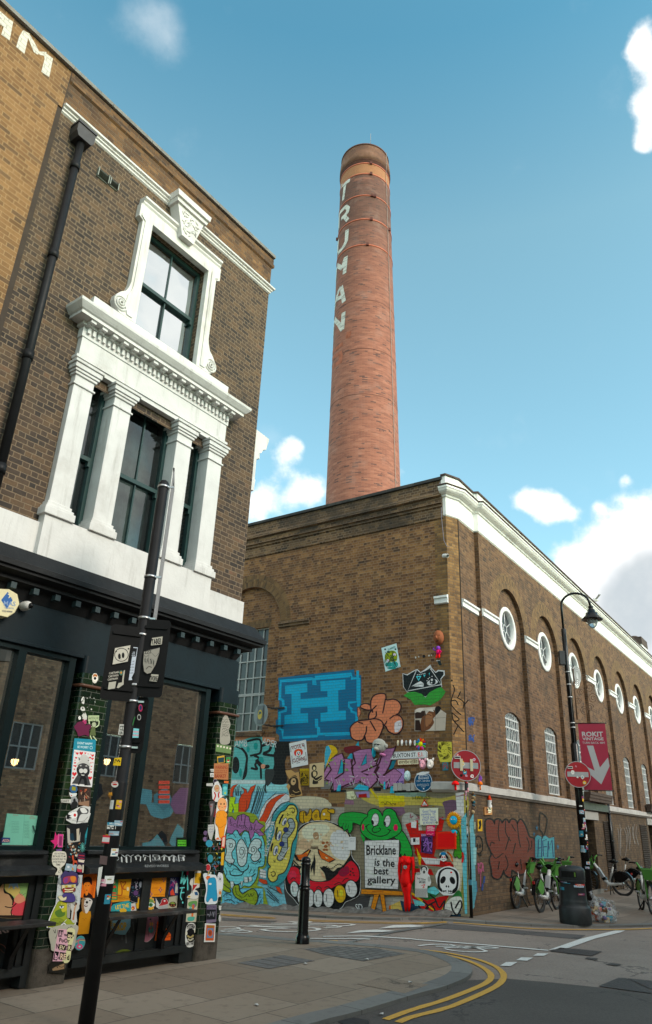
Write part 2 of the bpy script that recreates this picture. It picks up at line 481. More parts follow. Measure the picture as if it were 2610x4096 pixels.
M['brickY'] = brick_mat('tan yellow brick', 'flemish',
    [(0.0, (0.134, 0.068, 0.025)), (0.5, (0.230, 0.118, 0.044)), (1.0, (0.291, 0.157, 0.061))], (0.325, 0.204, 0.096), soot_amt=0.22, mj=0.010, wob=0.003, bump=0.35)
M['arch'] = brick_mat('rubbed arch brick', 'stack', [(0.0, (0.112, 0.063, 0.028)), (0.5, (0.190, 0.107, 0.044)), (1.0, (0.269, 0.150, 0.060))], (0.134, 0.097, 0.064), H=0.235, L=0.075, mj=0.008, soot_amt=0.4)
M['white'] = plain('white stucco paint', (0.66, 0.645, 0.62), 0.6, var=0.1, scale=2.5, bump=0.3, bscale=24, dirt=(0.36, 0.33, 0.29, 0.5), streak=0.55)
M['whiteC'] = plain('white cornice paint', (0.84, 0.83, 0.80), 0.6, var=0.08, scale=1.7, bump=0.3, bscale=14, dirt=(0.45, 0.43, 0.39, 0.4), streak=0.45)
M['mastic'] = plain('dark brown mastic', (0.05, 0.035, 0.025), 0.9)
M['pipe'] = plain('satin black pipe', (0.010, 0.010, 0.011), 0.5, var=0.3, spec=0.2)
M['stringc'] = plain('grubby string course paint', (0.50, 0.48, 0.45), 0.7, var=0.2, scale=3, bump=0.3, bscale=20, dirt=(0.2, 0.18, 0.16, 0.6))
M['stone'] = plain('worn grey stone', (0.22, 0.21, 0.19), 0.8, var=0.35, scale=5, bump=0.4)
M['lead'] = plain('black lead roof', (0.011, 0.0115, 0.0125), 0.6, var=0.3, scale=4, bump=0.4, bscale=12, spec=0.25)
M['shopdark'] = plain('blue black shopfront paint', (0.0065, 0.0145, 0.019), 0.45, var=0.3, scale=3, bump=0.15, bscale=22, spec=0.22)
M['shopgreen'] = plain('dark green frame paint', (0.004, 0.012, 0.013), 0.4, var=0.2, scale=5, spec=0.2)
M['sash'] = plain('deep green sash paint', (0.012, 0.045, 0.042), 0.4, var=0.2, scale=8)
M['black'] = plain('gloss black paint', (0.006, 0.006, 0.0065), 0.24, var=0.2, scale=14, bump=0.1, bscale=60, spec=0.28)
M['blackmatt'] = plain('matt black', (0.007, 0.007, 0.0075), 0.6, var=0.2, scale=8, spec=0.15)
M['iron'] = plain('cast iron grey black', (0.03, 0.03, 0.032), 0.45, var=0.3, scale=9, bump=0.2)
M['steel'] = plain('galvanised steel strap', (0.5, 0.5, 0.5), 0.35, metal=0.9)
M['grey'] = plain('light grey metal', (0.33, 0.34, 0.35), 0.5, var=0.15)
M['cap'] = plain('brown coping tile', (0.09, 0.06, 0.05), 0.8, var=0.3, bump=0.3)
M['paint'] = paint_mat('mural spray paint')
M['paper'] = paint_mat('printed paper', brick=False, wear=0.12)
M['relief'] = paint_mat('painted plaster relief', brick=False, wear=0.35, rough=0.7)
def tile_mat():
    m, T, bs = new_mat('glazed green tile')
    uv, ins, r1, r2 = brick_nodes(T, 'run', 0.075, 0.152, 0.005, 0.001)
    n = T.noise(uv, 6.0, 3.0)
    c = T.ramp(T.m('ADD', T.m('MULTIPLY', r1, 0.75), T.m('MULTIPLY', n, 0.25)), [(0.0, (0.003, 0.007, 0.005)), (0.45, (0.006, 0.018, 0.009)), (0.8, (0.014, 0.034, 0.012)), (1.0, (0.036, 0.050, 0.012))])
    c = T.mix(ins, (0.09, 0.085, 0.06), c)
    setp(T, bs, col=c, rough=T.n('ShaderNodeMix', {0: ins, 2: 0.7, 3: 0.16}), normal=T.n('ShaderNodeBump', {'Strength': 0.4, 'Distance': 0.004, 'Height': ins}))
    return m
M['tile'] = tile_mat()
def glass_mat(name, tint=(0.02, 0.025, 0.026), rough=0.04, fac=0.3, wob=0.02):
    m, T, bs = new_mat(name)
    oc = T.n('ShaderNodeTexCoord', out=3)
    out = [n for n in T.t.nodes if n.type == 'OUTPUT_MATERIAL'][0]
    nb = T.n('ShaderNodeBump', {'Strength': 0.25, 'Distance': wob, 'Height': T.noise(oc, 1.3, 1.0, 0.4)})
    gl = T.n('ShaderNodeBsdfGlossy', {'Color': (0.85, 0.9, 0.9, 1), 'Roughness': rough, 'Normal': nb})
    tr = T.n('ShaderNodeBsdfTransparent', {'Color': (*tint, 1)})
    mx = T.n('ShaderNodeMixShader', {0: fac, 1: tr, 2: gl})
    T.t.links.new(mx, out.inputs[0])
    return m
M['shopglass'] = glass_mat('shop glass', (0.78, 0.80, 0.80), 0.01, 0.72, 0.002)
M['darkglass'] = glass_mat('dim window glass', (0.55, 0.62, 0.60), 0.03, 0.09, 0.02)
M['skyglass'] = glass_mat('bright reflecting old glass', (0.6, 0.66, 0.66), 0.04, 0.72, 0.08)
M['greyglass'] = plain('grey dusty panes', (0.07, 0.075, 0.08), 0.25, var=0.3, scale=3)
def sweep(mb, path, prof, side=1, m=0, capm=None, smooth=False):
    """path: plan points (x,y) Vectors; prof: (offset,z). side=+1 offsets to the right of travel"""
    P = [Vector((p[0], p[1])) for p in path]
    nrm = []
    for i in range(len(P) - 1):
        t = (P[i + 1] - P[i]).normalized()
        nrm.append(Vector((t.y, -t.x)) * side)
    rows = []
    for i, p in enumerate(P):
        if i == 0: nn, k = nrm[0], 1
        elif i == len(P) - 1: nn, k = nrm[-1], 1
        else:
            nn = (nrm[i - 1] + nrm[i]).normalized()
            k = 1 / max(0.3, nn.dot(nrm[i]))
        rows.append([(p.x + nn.x * k * o, p.y + nn.y * k * o, z) for o, z in prof])
    s = 0
    for i in range(len(P) - 1):
        L = (P[i + 1] - P[i]).length
        v = 0
        for j in range(len(prof) - 1):
            dv = math.hypot(prof[j + 1][0] - prof[j][0], prof[j + 1][1] - prof[j][1])
            vz = abs(prof[j + 1][1] - prof[j][1]) > 0.4 * dv
            v0, v1 = (prof[j][1], prof[j + 1][1]) if vz else (v, v + dv)
            mb.face([rows[i][j], rows[i + 1][j], rows[i + 1][j + 1], rows[i][j + 1]], m, uv=[(s, v0), (s + L, v0), (s + L, v1), (s, v1)], smooth=smooth)
            v += dv
        s += L
    for r in (rows[0], rows[-1]):
        loops = [[Vector(q) for q in r]]
        for t in tessellate_polygon(loops):
            mb.face([r[i] for i in t], m)
def xy(fr, u, w=0.0):
    q = fr.P(u, w, 0)
    return (q.x, q.y)
def ring_sheet(mb, cu, cz, r0, r1, a0, a1, w, n=24, m=0, th=0.0):
    for i in range(n):
        t0 = math.radians(a0 + (a1 - a0) * i / n); t1 = math.radians(a0 + (a1 - a0) * (i + 1) / n)
        q = lambda r, t, ww: (cu + r * math.cos(t), ww, cz + r * math.sin(t))
        rm = (r0 + r1) / 2
        mb.face([q(r0, t0, w), q(r0, t1, w), q(r1, t1, w), q(r1, t0, w)], m, uv=[(t0 * rm, r0), (t1 * rm, r0), (t1 * rm, r1), (t0 * rm, r1)])
        if th:
            for r in (r0, r1):
                mb.face([q(r, t0, w - th), q(r, t1, w - th), q(r, t1, w), q(r, t0, w)], m, uv=[(t0 * rm, 0), (t1 * rm, 0), (t1 * rm, th), (t0 * rm, th)])
def reveal(mb, loop, w0, w1, m=0):
    n = len(loop)
    s = 0
    for i in range(n):
        a, b = loop[i], loop[(i + 1) % n]
        L = math.hypot(b[0] - a[0], b[1] - a[1])
        vert = abs(b[1] - a[1]) > abs(b[0] - a[0])
        uv = [(w0, a[1]), (w0, b[1]), (w1, b[1]), (w1, a[1])] if vert else [(s, w0), (s + L, w0), (s + L, w1), (s, w1)]
        mb.face([(a[0], w0, a[1]), (b[0], w0, b[1]), (b[0], w1, b[1]), (a[0], w1, a[1])], m, uv=uv)
        s += L
brew = empty('brewery_building', FC.P(0, 0, 0), 'long brown brick brewery hall with white cornice, round windows and a painted side wall', 'building')
NB = 9
UC = [3.4 + 3.27 * k for k in range(NB)]
UEND = 33.5
mb = MB(FB)
AC, AZc, AR = 6.72, 7.05, 1.24
niche = [(AC + AR, 3.9)] + arc_pts(AC, AZc, AR, 0, 180, 28) + [(AC - AR, 3.9)]
niche = [(a, b) for a, b in niche]
mb.sheet([(0.1, -0.9), (12, -0.9), (12, 9.25), (0.1, 9.25)], 0.0, 0, holes=[niche])
reveal(mb, niche, -0.12, 0.0)
wn = [(5.98, 4.02), (7.46, 4.02), (7.46, 7.0), (5.98, 7.0)]
mb.sheet(niche, -0.12, 0, holes=[wn])
reveal(mb, wn, -0.28, -0.12)
mb.build('side_wall', M['brickB'], brew)
mb = MB(FB)
ring_sheet(mb, AC, AZc, AR, AR + 0.185, 0, 180, 0.004, 36)
ring_sheet(mb, AC, AZc, AR + 0.187, AR + 0.38, 0, 180, 0.008, 36)
for i in range(20):
    u0 = 5.90 + i * 0.0825
    mb.face([(u0, -0.114, 7.0), (u0 + 0.0815, -0.114, 7.0), (u0 + 0.0815, -0.114, 7.23), (u0, -0.114, 7.23)])
mb.build('arch_ring', M['arch'], brew)
mb = MB(FB)
mb.profile([(0, 6.86), (0.05, 6.89), (0.05, 6.95), (0.09, 6.97), (0.09, 7.02), (0, 7.06)], 4.40, 5.50)
mb.profile([(-0.2, 3.86), (0.07, 3.86), (0.07, 3.95), (-0.2, 4.02)], 5.86, 7.6)
mb.split('impost_ledge', M['brickTop'], brew)
gw = MB(FB)
gw.sheet(wn, -0.25, 0)
gwo = None
fr = MB(FB)
for u in (5.98, 6.23, 6.51, 6.79, 7.07, 7.42): fr.box(u, u + 0.035, -0.245, -0.215, 4.02, 7.0)
for z in (4.02, 4.52, 5.02, 5.06, 5.52, 6.02, 6.5, 6.965): fr.box(5.98, 7.46, -0.24, -0.21, z, z + 0.035)
gwo = fr.build('window', plain('grey white steel glazing bar', (0.42, 0.43, 0.42), 0.5), brew)
gw.build('pane', M['greyglass'], gwo)
mb = MB()
pb = [xy(FB, 12), xy(FB, 0.17)]
sweep(mb, pb, [(0, 9.24), (0.04, 9.26), (0.04, 9.56), (0.08, 9.58), (0.08, 9.64), (0.13, 9.66), (0.13, 9.73), (0.07, 9.76), (0.07, 9.84), (0.15, 9.87), (0.15, 9.94), (0.10, 9.99), (0.03, 10.02), (0.03, 10.36), (-0.35, 10.36)], side=1)
mb.build('brick_cornice', M['brickTop'], brew)
mb = MB()
for i in range(14):
    u1 = 0.16 + i * 0.86
    mb.fr = FB
    mb.box(u1, u1 + 0.853, -0.33, 0.09, 10.363, 10.455)
mb.split('coping', plain('black weathered coping', (0.035, 0.034, 0.032), 0.7, var=0.5, scale=3, bump=0.4, dirt=(0.11, 0.1, 0.08, 0.6)), brew, bevel=0.01)
mb = MB()
cp = [xy(FB, 0.44, 0.003), xy(FB, 0.10, 0.003), xy(FC, 0.15, 0.012)]
sweep(mb, cp, [(0, 2.55), (0, 9.34)], side=1)
mb.build('corner_quoin', M['brickQ'], brew)
mb = MB()
sweep(mb, [xy(FB, 0.62, 0.001), xy(FB, 0.10, 0.001), xy(FC, 0.13, 0.042), xy(FC, 0.2, 0.042)], [(0, -0.3), (0, 2.5)], side=1)
mb.build('corner_plinth', M['brickLow'], brew)
WM = 0.12
def niche_loop(uc, r=1.1):
    return [(uc - r, 2.62)] + [(uc + r, 2.62)] + arc_pts(uc, 7.13, r, 0, 180, 22)
def seg_loop(uc, hw=0.6, z0=2.76, z1=4.55, rise=0.17, n=8):
    R = (hw * hw + rise * rise) / (2 * rise)
    a = math.degrees(math.asin(hw / R))
    return [(uc - hw, z0), (uc + hw, z0)] + arc_pts(uc, z1 + rise - R, R, 90 - a, 90 + a, n)
mb = MB(FC)
mb.sheet([(1.22, 2.5), (UEND, 2.5), (UEND, 9.4), (1.22, 9.4)], WM, 0, holes=[niche_loop(u) for u in UC])
mb.face([(1.22, 0, 2.5), (1.22, WM, 2.5), (1.22, WM, 9.4), (1.22, 0, 9.4)])
mb.sheet([(0.15, 2.5), (1.22, 2.5), (1.22, 9.4), (0.15, 9.4)], 0.0)
for u in UC:
    lp = niche_loop(u)
    reveal(mb, lp, 0.0, WM)
    mb.sheet(lp, 0.0, 0, holes=[seg_loop(u), arc_pts(u, 7.08, 0.52, 0, 345, 23)])
    reveal(mb, seg_loop(u), -0.14, 0.0)
    reveal(mb, arc_pts(u, 7.08, 0.52, 0, 345, 23), -0.12, 0.0)
mb.build('main_wall', M['brickC'], brew)
mb = MB(FC)
for u in UC:
    mb = MB(FC)
    ring_sheet(mb, u, 7.13, 1.1, 1.33, 0, 180, WM + 0.004, 26)
    ring_sheet(mb, u, 7.13, 1.33, 1.56, 0, 180, WM + 0.004, 26)
    mb.build('arch_brickwork', M['arch'], brew)
    mb = MB(FC)
    R = (0.36 + 0.17 ** 2) / 0.34
    ring_sheet(mb, u, 4.72 - R, R, R + 0.32, 90 - 38, 90 + 38, 0.005, 16)
    mb = MB(FC)
d1, d2 = [(9.35, 0.12), (10.45, 0.12), (10.45, 2.16), (9.35, 2.16)], [(18.9, 0.12), (20.1, 0.12), (20.1, 2.2), (18.9, 2.2)]
mb.sheet([(0.62, -0.3), (UEND, -0.3), (UEND, 2.5), (0.62, 2.5)], 0.04, 0, holes=[d1, d2])
mb.sheet([(0.15, -0.3), (0.62, -0.3), (0.62, 2.5), (0.15, 2.5)], 0.04, 0)
for d in (d1, d2): reveal(mb, d, -0.4, 0.04)
mb.build('plinth_wall', M['brickLow'], brew)
mb = MB()
cpath = [xy(FB, 0.62), xy(FB, 0.10), xy(FC, 0.16, 0.0), xy(FC, 1.22, 0.03), xy(FC, 8.75, 0.04)]
sprof = [(0.0, 2.46), (0.06, 2.47), (0.09, 2.50), (0.13, 2.52), (0.13, 2.66), (0.0, 2.70)]
sweep(mb, cpath, sprof)
mb.build('string_course', M['stringc'], brew)
mb = MB(FB)
for i in range(9):
    u0 = 0.625 + i * 0.115
    mb.box(u0, u0 + 0.11, 0.0, 0.03 + 0.012 * ((i * 7) % 3), 2.50 - 0.01 * (i % 3), 2.64 + 0.012 * ((i * 5) % 3))
mb.split('broken_ledge', M['stringc'], brew, bevel=0.008)
mb = MB()
sweep(mb, [xy(FC, 12.1, 0.04), xy(FC, UEND, 0.04)], sprof)
mb.build('string_course', M['stringc'], brew)
mb = MB()
sweep(mb, [xy(FC, 8.754, 0.04), xy(FC, 12.096, 0.04)], [(0.0, 2.44), (0.12, 2.46), (0.12, 2.68), (0, 2.72)])
mb.build('string_course', M['iron'], brew)
mb = MB(FC)
ip = lambda b: [(b, 6.90), (b + 0.045, 6.92), (b + 0.045, 7.03), (b + 0.085, 7.05), (b + 0.085, 7.10), (b, 7.13)]
mb.profile(ip(0.0), 0.17, 1.215, wbase=0)
ends = [1.22] + [u + 1.1 for u in UC]
sts = [u - 1.1 for u in UC]
mb.profile(ip(WM), 1.23, sts[0])
for a, b in zip(ends[1:], sts[1:]): mb.profile(ip(WM), a, b)
mb.fr = FB
mb.profile(ip(0.026), 0.09, 0.46)
mb.split('impost', M['whiteC'], brew)
mb = MB()
cp = [xy(FB, 0.19), xy(FB, 0.10), xy(FC, 0.15), xy(FC, 1.17, 0), xy(FC, 1.22, WM), xy(FC, UEND, WM)]
sweep(mb, cp, [(0.0, 9.30), (0.03, 9.33), (0.03, 9.83), (0.07, 9.85), (0.08, 9.89), (0.13, 9.91), (0.18, 9.935), (0.22, 9.97), (0.245, 10.02), (0.26, 10.03), (0.26, 10.085), (0.23, 10.10), (0.06, 10.14), (0.06, 10.46), (-0.3, 10.46)])
mb.build('white_cornice', M['whiteC'], brew)
mb = MB()
sweep(mb, cp, [(-0.32, 10.463), (0.10, 10.463), (0.10, 10.51), (-0.32, 10.52)])
sweep(mb, cp, [(0.10, 10.145), (0.265, 10.09), (0.285, 10.10), (0.285, 10.125), (0.10, 10.165)])
mb.build('lead_flashing', M['cap'], brew)
barmat = plain('white painted window bars', (0.62, 0.63, 0.62), 0.5, var=0.15)
for k, u in enumerate(UC[:8]):
    fr = MB(FC)
    lp = seg_loop(u)
    R = (0.36 + 0.17 ** 2) / 0.34
    fr.box(u - 0.6, u - 0.55, -0.12, -0.07, 2.76, 4.55); fr.box(u + 0.55, u + 0.6, -0.12, -0.07, 2.76, 4.55)
    ring_sheet(fr, u, 4.72 - R, R - 0.05, R, 90 - 33, 90 + 33, -0.07, 10, th=0.05)
    for i in range(6):
        x = u - 0.55 + (i + 1) * 1.1 / 7
        fr.box(x - 0.011, x + 0.011, -0.065, -0.045, 2.76, 4.55 + 0.17 - 0.45 * (x - u) ** 2)
    for z in (2.76, 3.02, 3.3, 3.62, 3.95, 4.27, 4.5): fr.box(u - 0.55, u + 0.55, -0.10, -0.05, z, z + 0.04)
    for z in (3.32, 3.66, 3.99, 4.29):
        for dx in (-0.3, -0.08, 0.14):
            fr.face([(u + dx, -0.06, z), (u + dx + 0.03, -0.06, z), (u + dx - 0.03, 0.02, z + 0.27), (u + dx - 0.06, 0.02, z + 0.27)])
    wo_ = fr.build('barred_window', barmat, brew)
    pn = MB(FC); pn.sheet(lp, -0.115, 0)
    pn.build('pane', M['greyglass'], wo_)
    rw = MB(FC)
    rw.lathe([(0.5, -0.1), (0.5, 0.03), (0.53, 0.05), (0.6, 0.045), (0.63, 0.03), (0.63, 0.0)], (u, 0, 7.08), 36, axis='w')
    ro = rw.build('round_window', M['whiteC'], brew)
    sp = MB(FC)
    for a in range(6):
        t = math.radians(60 * a + 30)
        sp.tube([(u + 0.12 * math.cos(t), -0.07, 7.08 + 0.12 * math.sin(t)), (u + 0.51 * math.cos(t), -0.07, 7.08 + 0.51 * math.sin(t))], 0.018, 4)
    sp.tube([(u + 0.12 * math.cos(t), -0.07, 7.08 + 0.12 * math.sin(t)) for t in [math.radians(x) for x in range(0, 360, 30)]], 0.018, 4, closed=True)
    sp.build('glazing_bar', barmat, ro)
    pn = MB(FC); pn.sheet(arc_pts(u, 7.08, 0.52, 0, 345, 23), -0.1, 0)
    pn.build('pane', M['greyglass'], ro)
for k, (a, b) in enumerate(((9.35, 10.45), (18.9, 20.1))):
    mb = MB(FC)
    mb.box(a, b, -0.3, -0.22, 0.12, 2.18)
    mb.box(a + 0.1, b - 0.1, -0.22, -0.2, 0.3, 1.1); mb.box(a + 0.1, b - 0.1, -0.22, -0.2, 1.2, 2.05)
    mb.build('door', M['blackmatt'], brew)
    mb = MB(FC); mb.box(a - 0.12, b + 0.12, 0.0, 0.10, -0.1, 0.12)
    mb.build('doorstep', M['stone'], brew)
for a, b, z0, z1 in ((9.2, 10.95, 2.17, 2.43), (18.65, 20.9, 2.2, 2.45)):
    mb = MB(FC); mb.box(a, b, 0.03, 0.075, z0, z1)
    mb.build('lintel', plain('pale rendered lintel', (0.36, 0.35, 0.33), 0.7, bump=0.3), brew)
for a, b in ((11.55, 12.75), (17.2, 18.4)):
    mb = MB(FC)
    for i in range(26):
        z = 0.35 + i * 0.07
        mb.face([(a, 0.05, z), (b, 0.05, z), (b, 0.09, z + 0.045), (a, 0.09, z + 0.045)])
        mb.face([(a, 0.09, z + 0.045), (b, 0.09, z + 0.045), (b, 0.05, z + 0.062), (a, 0.05, z + 0.062)])
    mb.build('louvre_vent', plain('brown louvre', (0.07, 0.055, 0.045), 0.6), brew)
for a, b in ((9.0, 11.9), (18.3, 21.2)):
    mb = MB(FC)
    for i in range(3): mb.box(a + 0.02 * i, b - 0.02 * i, 0.18, 0.36 + 0.02 * i, 2.72 + 0.095 * i, 2.81 + 0.095 * i)
    mb.build('timber_canopy', plain('rough brown timber', (0.085, 0.055, 0.04), 0.8, var=0.4, scale=14, bump=0.4), brew)
mb = MB(FC)
mb.tube([(12.15, 0.13, 0.1), (12.15, 0.13, 2.75)], 0.055, 10)
for z in (0.6, 1.5, 2.4): mb.tube([(12.15, 0.13, z), (12.15, 0.13, z + 0.06)], 0.068, 10)
mb.build('drainpipe', M['black'], brew)
mb = MB(FC)
mb.box(0.125, 0.15, -0.01, 0.02, 2.7, 9.3)
mb.build('mastic_joint', M['mastic'], brew)
mb = MB(FB)
mb.tube([(0.22, 0.05, 10.3), (0.2, 0.16, 10.05), (0.2, 0.06, 9.8), (0.2, 0.05, 9.2), (0.16, 0.04, 8.6), (0.08, 0.04, 8.42), (-0.02, 0.05, 8.38)], 0.008, 5)
mb.build('cable', plain('lilac grey cable', (0.22, 0.2, 0.25), 0.5), brew)
q = FB.hit(1772, 2226, 0.12)
mb = MB(FB)
mb.tube([(q[0], 0.05, q[1] + 0.04), (q[0] - 0.02, 0.1, q[1] + 0.02), (q[0] - 0.16, 0.17, q[1] - 0.02)], [0.05, 0.055, 0.05], 14)
mb.tube([(q[0] - 0.16, 0.17, q[1] - 0.02), (q[0] - 0.175, 0.178, q[1] - 0.023)], [0.035, 0.035], 12, m=1)
tag(mb.build('security_camera', [M['white'], M['black']]), 'small white bullet security camera high on the golden brick corner of the brewery', 'security camera')
mb = MB(FC)
mb.box(0.1, UEND, -9.5, -0.1, 10.0, 10.2)
mb.box(UEND - 0.01, UEND, -9.5, WM, -0.3, 10.0)
mb.build('roof', M['stone'], brew)
sq = FC.hit(2563, 2542, -1.2)
mb = MB(FC)
mb.box(sq[0], sq[0] + 1.6, -2.2, -1.2, 10.1, sq[1] - 0.52)
so = mb.build('chimney_stack', M['whiteC'], brew)
mb = MB(FC)
mb.box(sq[0] - 0.03, sq[0] + 1.63, -2.23, -1.17, sq[1] - 0.52, sq[1] - 0.06)
mb.lathe([(0.3, 0.0), (0.32, 0.1), (0.2, 0.16)], (sq[0] + 0.5, -1.7, sq[1] - 0.06), 12)
mb.build('stack_cap', M['cap'], so)
DCH = 40.4
def rch(z): return 1.89 + (46 - z) * 0.0168
def czc(z):
    az = math.radians(2.71 + (47 - z) * 0.0196)
    return DCH * math.sin(az), DCH * math.cos(az)
chim = empty('brick_chimney', (czc(0)[0], czc(0)[1], 0), 'very tall tapering red brick factory chimney with white brick letters and orange iron bands', 'chimney')
def cone(mb, zr, n=72, m=0, dr=0.0, arc=(0, 360)):
    for (z0, r0), (z1, r1) in zip(zr[:-1], zr[1:]):
        for k in range(n):
            t0 = math.radians(arc[0] + (arc[1] - arc[0]) * k / n); t1 = math.radians(arc[0] + (arc[1] - arc[0]) * (k + 1) / n)
            q = lambda r, t, z: (czc(z)[0] + r * math.cos(t), czc(z)[1] + r * math.sin(t), z)
            mb.face([q(r0 + dr, t0, z0), q(r0 + dr, t1, z0), q(r1 + dr, t1, z1), q(r1 + dr, t0, z1)], m,
                    uv=[(t0 * 2.1, z0), (t1 * 2.1, z0), (t1 * 2.1, z1), (t0 * 2.1, z1)], smooth=True)
def chim_mat():
    m, T, bs = new_mat('red chimney brick')
    uv, ins, r1, r2 = brick_nodes(T, 'run', 0.085, 0.34, 0.012, 0.004)
    sep = T.t.nodes.new('ShaderNodeSeparateXYZ'); T.t.links.new(uv, sep.inputs[0])
    z = sep.outputs[1]
    st = T.n('ShaderNodeVectorMath', {0: uv, 1: (0.8, 5.0, 1)}, operation='MULTIPLY')
    ns = T.noise(st, 1.0, 5.0, 0.65)
    nb = T.noise(uv, 0.8, 5.0, 0.6)
    f = T.m('ADD', T.m('MULTIPLY', r1, 0.45), T.m('MULTIPLY', T.sm(ns, 0.25, 0.75), 0.55))
    c = T.ramp(f, [(0.0, (0.19, 0.075, 0.052)), (0.4, (0.29, 0.108, 0.072)), (0.75, (0.38, 0.148, 0.096)), (1.0, (0.44, 0.21, 0.14))])
    c = T.mix(T.m('MULTIPLY', T.m('GREATER_THAN', T.m('ADD', r2, T.m('MULTIPLY', nb, 0.2)), 1.04), 0.75), c, (0.07, 0.045, 0.045))
    c = T.mix(T.m('MULTIPLY', T.m('SUBTRACT', 1.0, ins), 0.5), c, (0.34, 0.22, 0.17))
    n4 = T.noise(st, 0.45, 5.0, 0.6)
    zz = T.m('ADD', z, T.m('MULTIPLY', T.m('SUBTRACT', n4, 0.5), 9.0))
    soot = T.ramp(T.m('DIVIDE', T.m('SUBTRACT', zz, 30.0), 19.5), [(0.0, (0, 0, 0)), (0.35, (0.25,) * 3), (0.52, (0.42,) * 3), (0.62, (0.68,) * 3), (0.81, (0.70,) * 3), (0.82, (0.30,) * 3), (0.9, (0.35,) * 3), (1.0, (0.5,) * 3)])
    c = T.mix(soot, c, (0.075, 0.05, 0.042))
    zone = T.m('MULTIPLY', T.m('GREATER_THAN', z, 45.86), T.m('LESS_THAN', z, 46.98))
    c = T.mix(T.m('MULTIPLY', zone, 0.75), c, T.mix(nb, (0.34, 0.15, 0.07), (0.50, 0.24, 0.10)))
    top = T.m('GREATER_THAN', z, 47.4)
    c = T.mix(T.m('MULTIPLY', top, 0.7), c, T.mix(T.sm(nb, 0.35, 0.65), (0.10, 0.06, 0.042), (0.21, 0.11, 0.06)))
    c = T.mix(T.m('MULTIPLY', T.sm(nb, 0.5, 0.7), 0.22), c, (0.42, 0.28, 0.24))
    setp(T, bs, col=c, rough=0.8, spec=0.3, normal=T.n('ShaderNodeBump', {'Strength': 0.5, 'Distance': 0.02, 'Height': T.m('ADD', ins, T.m('MULTIPLY', ns, 0.6))}))
    return m
M['chim'] = chim_mat()
mb = MB()
cone(mb, [(z, rch(z)) for z in (0, 10, 18, 22, 26, 30, 34, 38, 42, 45, 46, 47.03)])
mb.build('shaft', M['chim'], chim)
mb = MB()
cone(mb, [(47.40, 1.90), (47.40, 1.955), (47.9, 1.945), (48.5, 1.89), (49.0, 1.81), (49.05, 1.83), (49.05, 1.5), (46, 1.5)])
mb.build('cap', M['chim'], chim)
mb = MB()
cone(mb, [(47.03, 1.87), (47.03, 1.90), (47.08, 1.90), (47.08, 1.875), (47.13, 1.875), (47.13, 1.915), (47.18, 1.915), (47.18, 1.885), (47.23, 1.885), (47.23, 1.93), (47.28, 1.93), (47.28, 1.9), (47.33, 1.9), (47.33, 1.95), (47.40, 1.95)])
cone(mb, [(49.02, 1.82), (49.02, 1.86), (49.12, 1.86), (49.12, 1.78)])
mb.build('corbel_ring', plain('dark terracotta', (0.12, 0.05, 0.035), 0.7), chim)
om = plain('orange iron band paint', (0.50, 0.13, 0.065), 0.6, var=0.25)
for z, th in ((46.94, 0.10), (45.84, 0.10), (43.64, 0.09), (41.29, 0.10), (38.86, 0.10)):
    mb = MB(); r = rch(z)
    cone(mb, [(z, r), (z, r + 0.03), (z + th, r + 0.03), (z + th, r)])
    mb.build('iron_band', om, chim)
    mb = MB()
    for t in ((-78, -72) if z in (43.64,) else (-80,) if z > 40 else (-88,)) + ((-32, 178) if z == 41.29 else ()):
        a = math.radians(t)
        x, y = czc(z)[0] + (r + 0.06) * math.cos(a), czc(z)[1] + (r + 0.06) * math.sin(a)
        mb.box(x - 0.09, x + 0.09, y - 0.06, y + 0.06, z - 0.05, z + th + 0.07)
    mb.build('band_clamp', plain('rusty clamp', (0.12, 0.035, 0.025), 0.7), chim)
mb = MB()
for r0, tt in ((0.0, -38),):
    a = math.radians(tt)
    mb.tube([(czc(z)[0] + (rch(z) + 0.05 + (0.09 if z > 47 else 0)) * math.cos(a), czc(z)[1] + (rch(z) + 0.05 + (0.09 if z > 47 else 0)) * math.sin(a), z) for z in range(15, 50)], 0.018, 5)
mb.tube([(czc(49)[0] + 0.3, czc(49)[1] - 1.75, 49), (czc(49)[0] + 0.3, czc(49)[1] - 1.75, 50.3)], 0.015, 4)
mb.build('lightning_rod', plain('pale cable', (0.35, 0.30, 0.27), 0.5), chim)
for z in (30.0, 26.5, 34.0):
    mb = MB()
    cone(mb, [(z, rch(z) + 0.002), (z, rch(z) + 0.012), (z + 0.03, rch(z) + 0.012), (z + 0.03, rch(z) + 0.002)])
    mb.build('iron_band', plain('brown iron strip', (0.14, 0.06, 0.045), 0.7), chim)
def hitcone(px, py):
    d = ray(px, py); z = 40.0
    for _ in range(30):
        cx_, cy_ = czc(z); r = rch(z)
        a = d.x * d.x + d.y * d.y; b = -2 * (d.x * cx_ + d.y * cy_); c = cx_ * cx_ + cy_ * cy_ - r * r
        disc = b * b - 4 * a * c
        t = (-b - math.sqrt(disc)) / (2 * a) if disc > 0 else -b / (2 * a)
        z = 0.5 * z + 0.5 * (EYE + d.z * t)
    return (math.degrees(math.atan2(d.y * t - cy_, d.x * t - cx_)), z)
def ribbon_pts(pts, wd):
    out = []
    L, R = [], []
    for i, p in enumerate(pts):
        a = pts[max(i - 1, 0)]; b = pts[min(i + 1, len(pts) - 1)]
        dx, dy = b[0] - a[0], b[1] - a[1]; l = math.hypot(dx, dy) or 1
        nx, ny = -dy / l * wd / 2, dx / l * wd / 2
        L.append((p[0] + nx, p[1] + ny)); R.append((p[0] - nx, p[1] - ny))
    return [(L[i], L[i + 1], R[i + 1], R[i]) for i in range(len(pts) - 1)]
SC7 = 900 / 2408
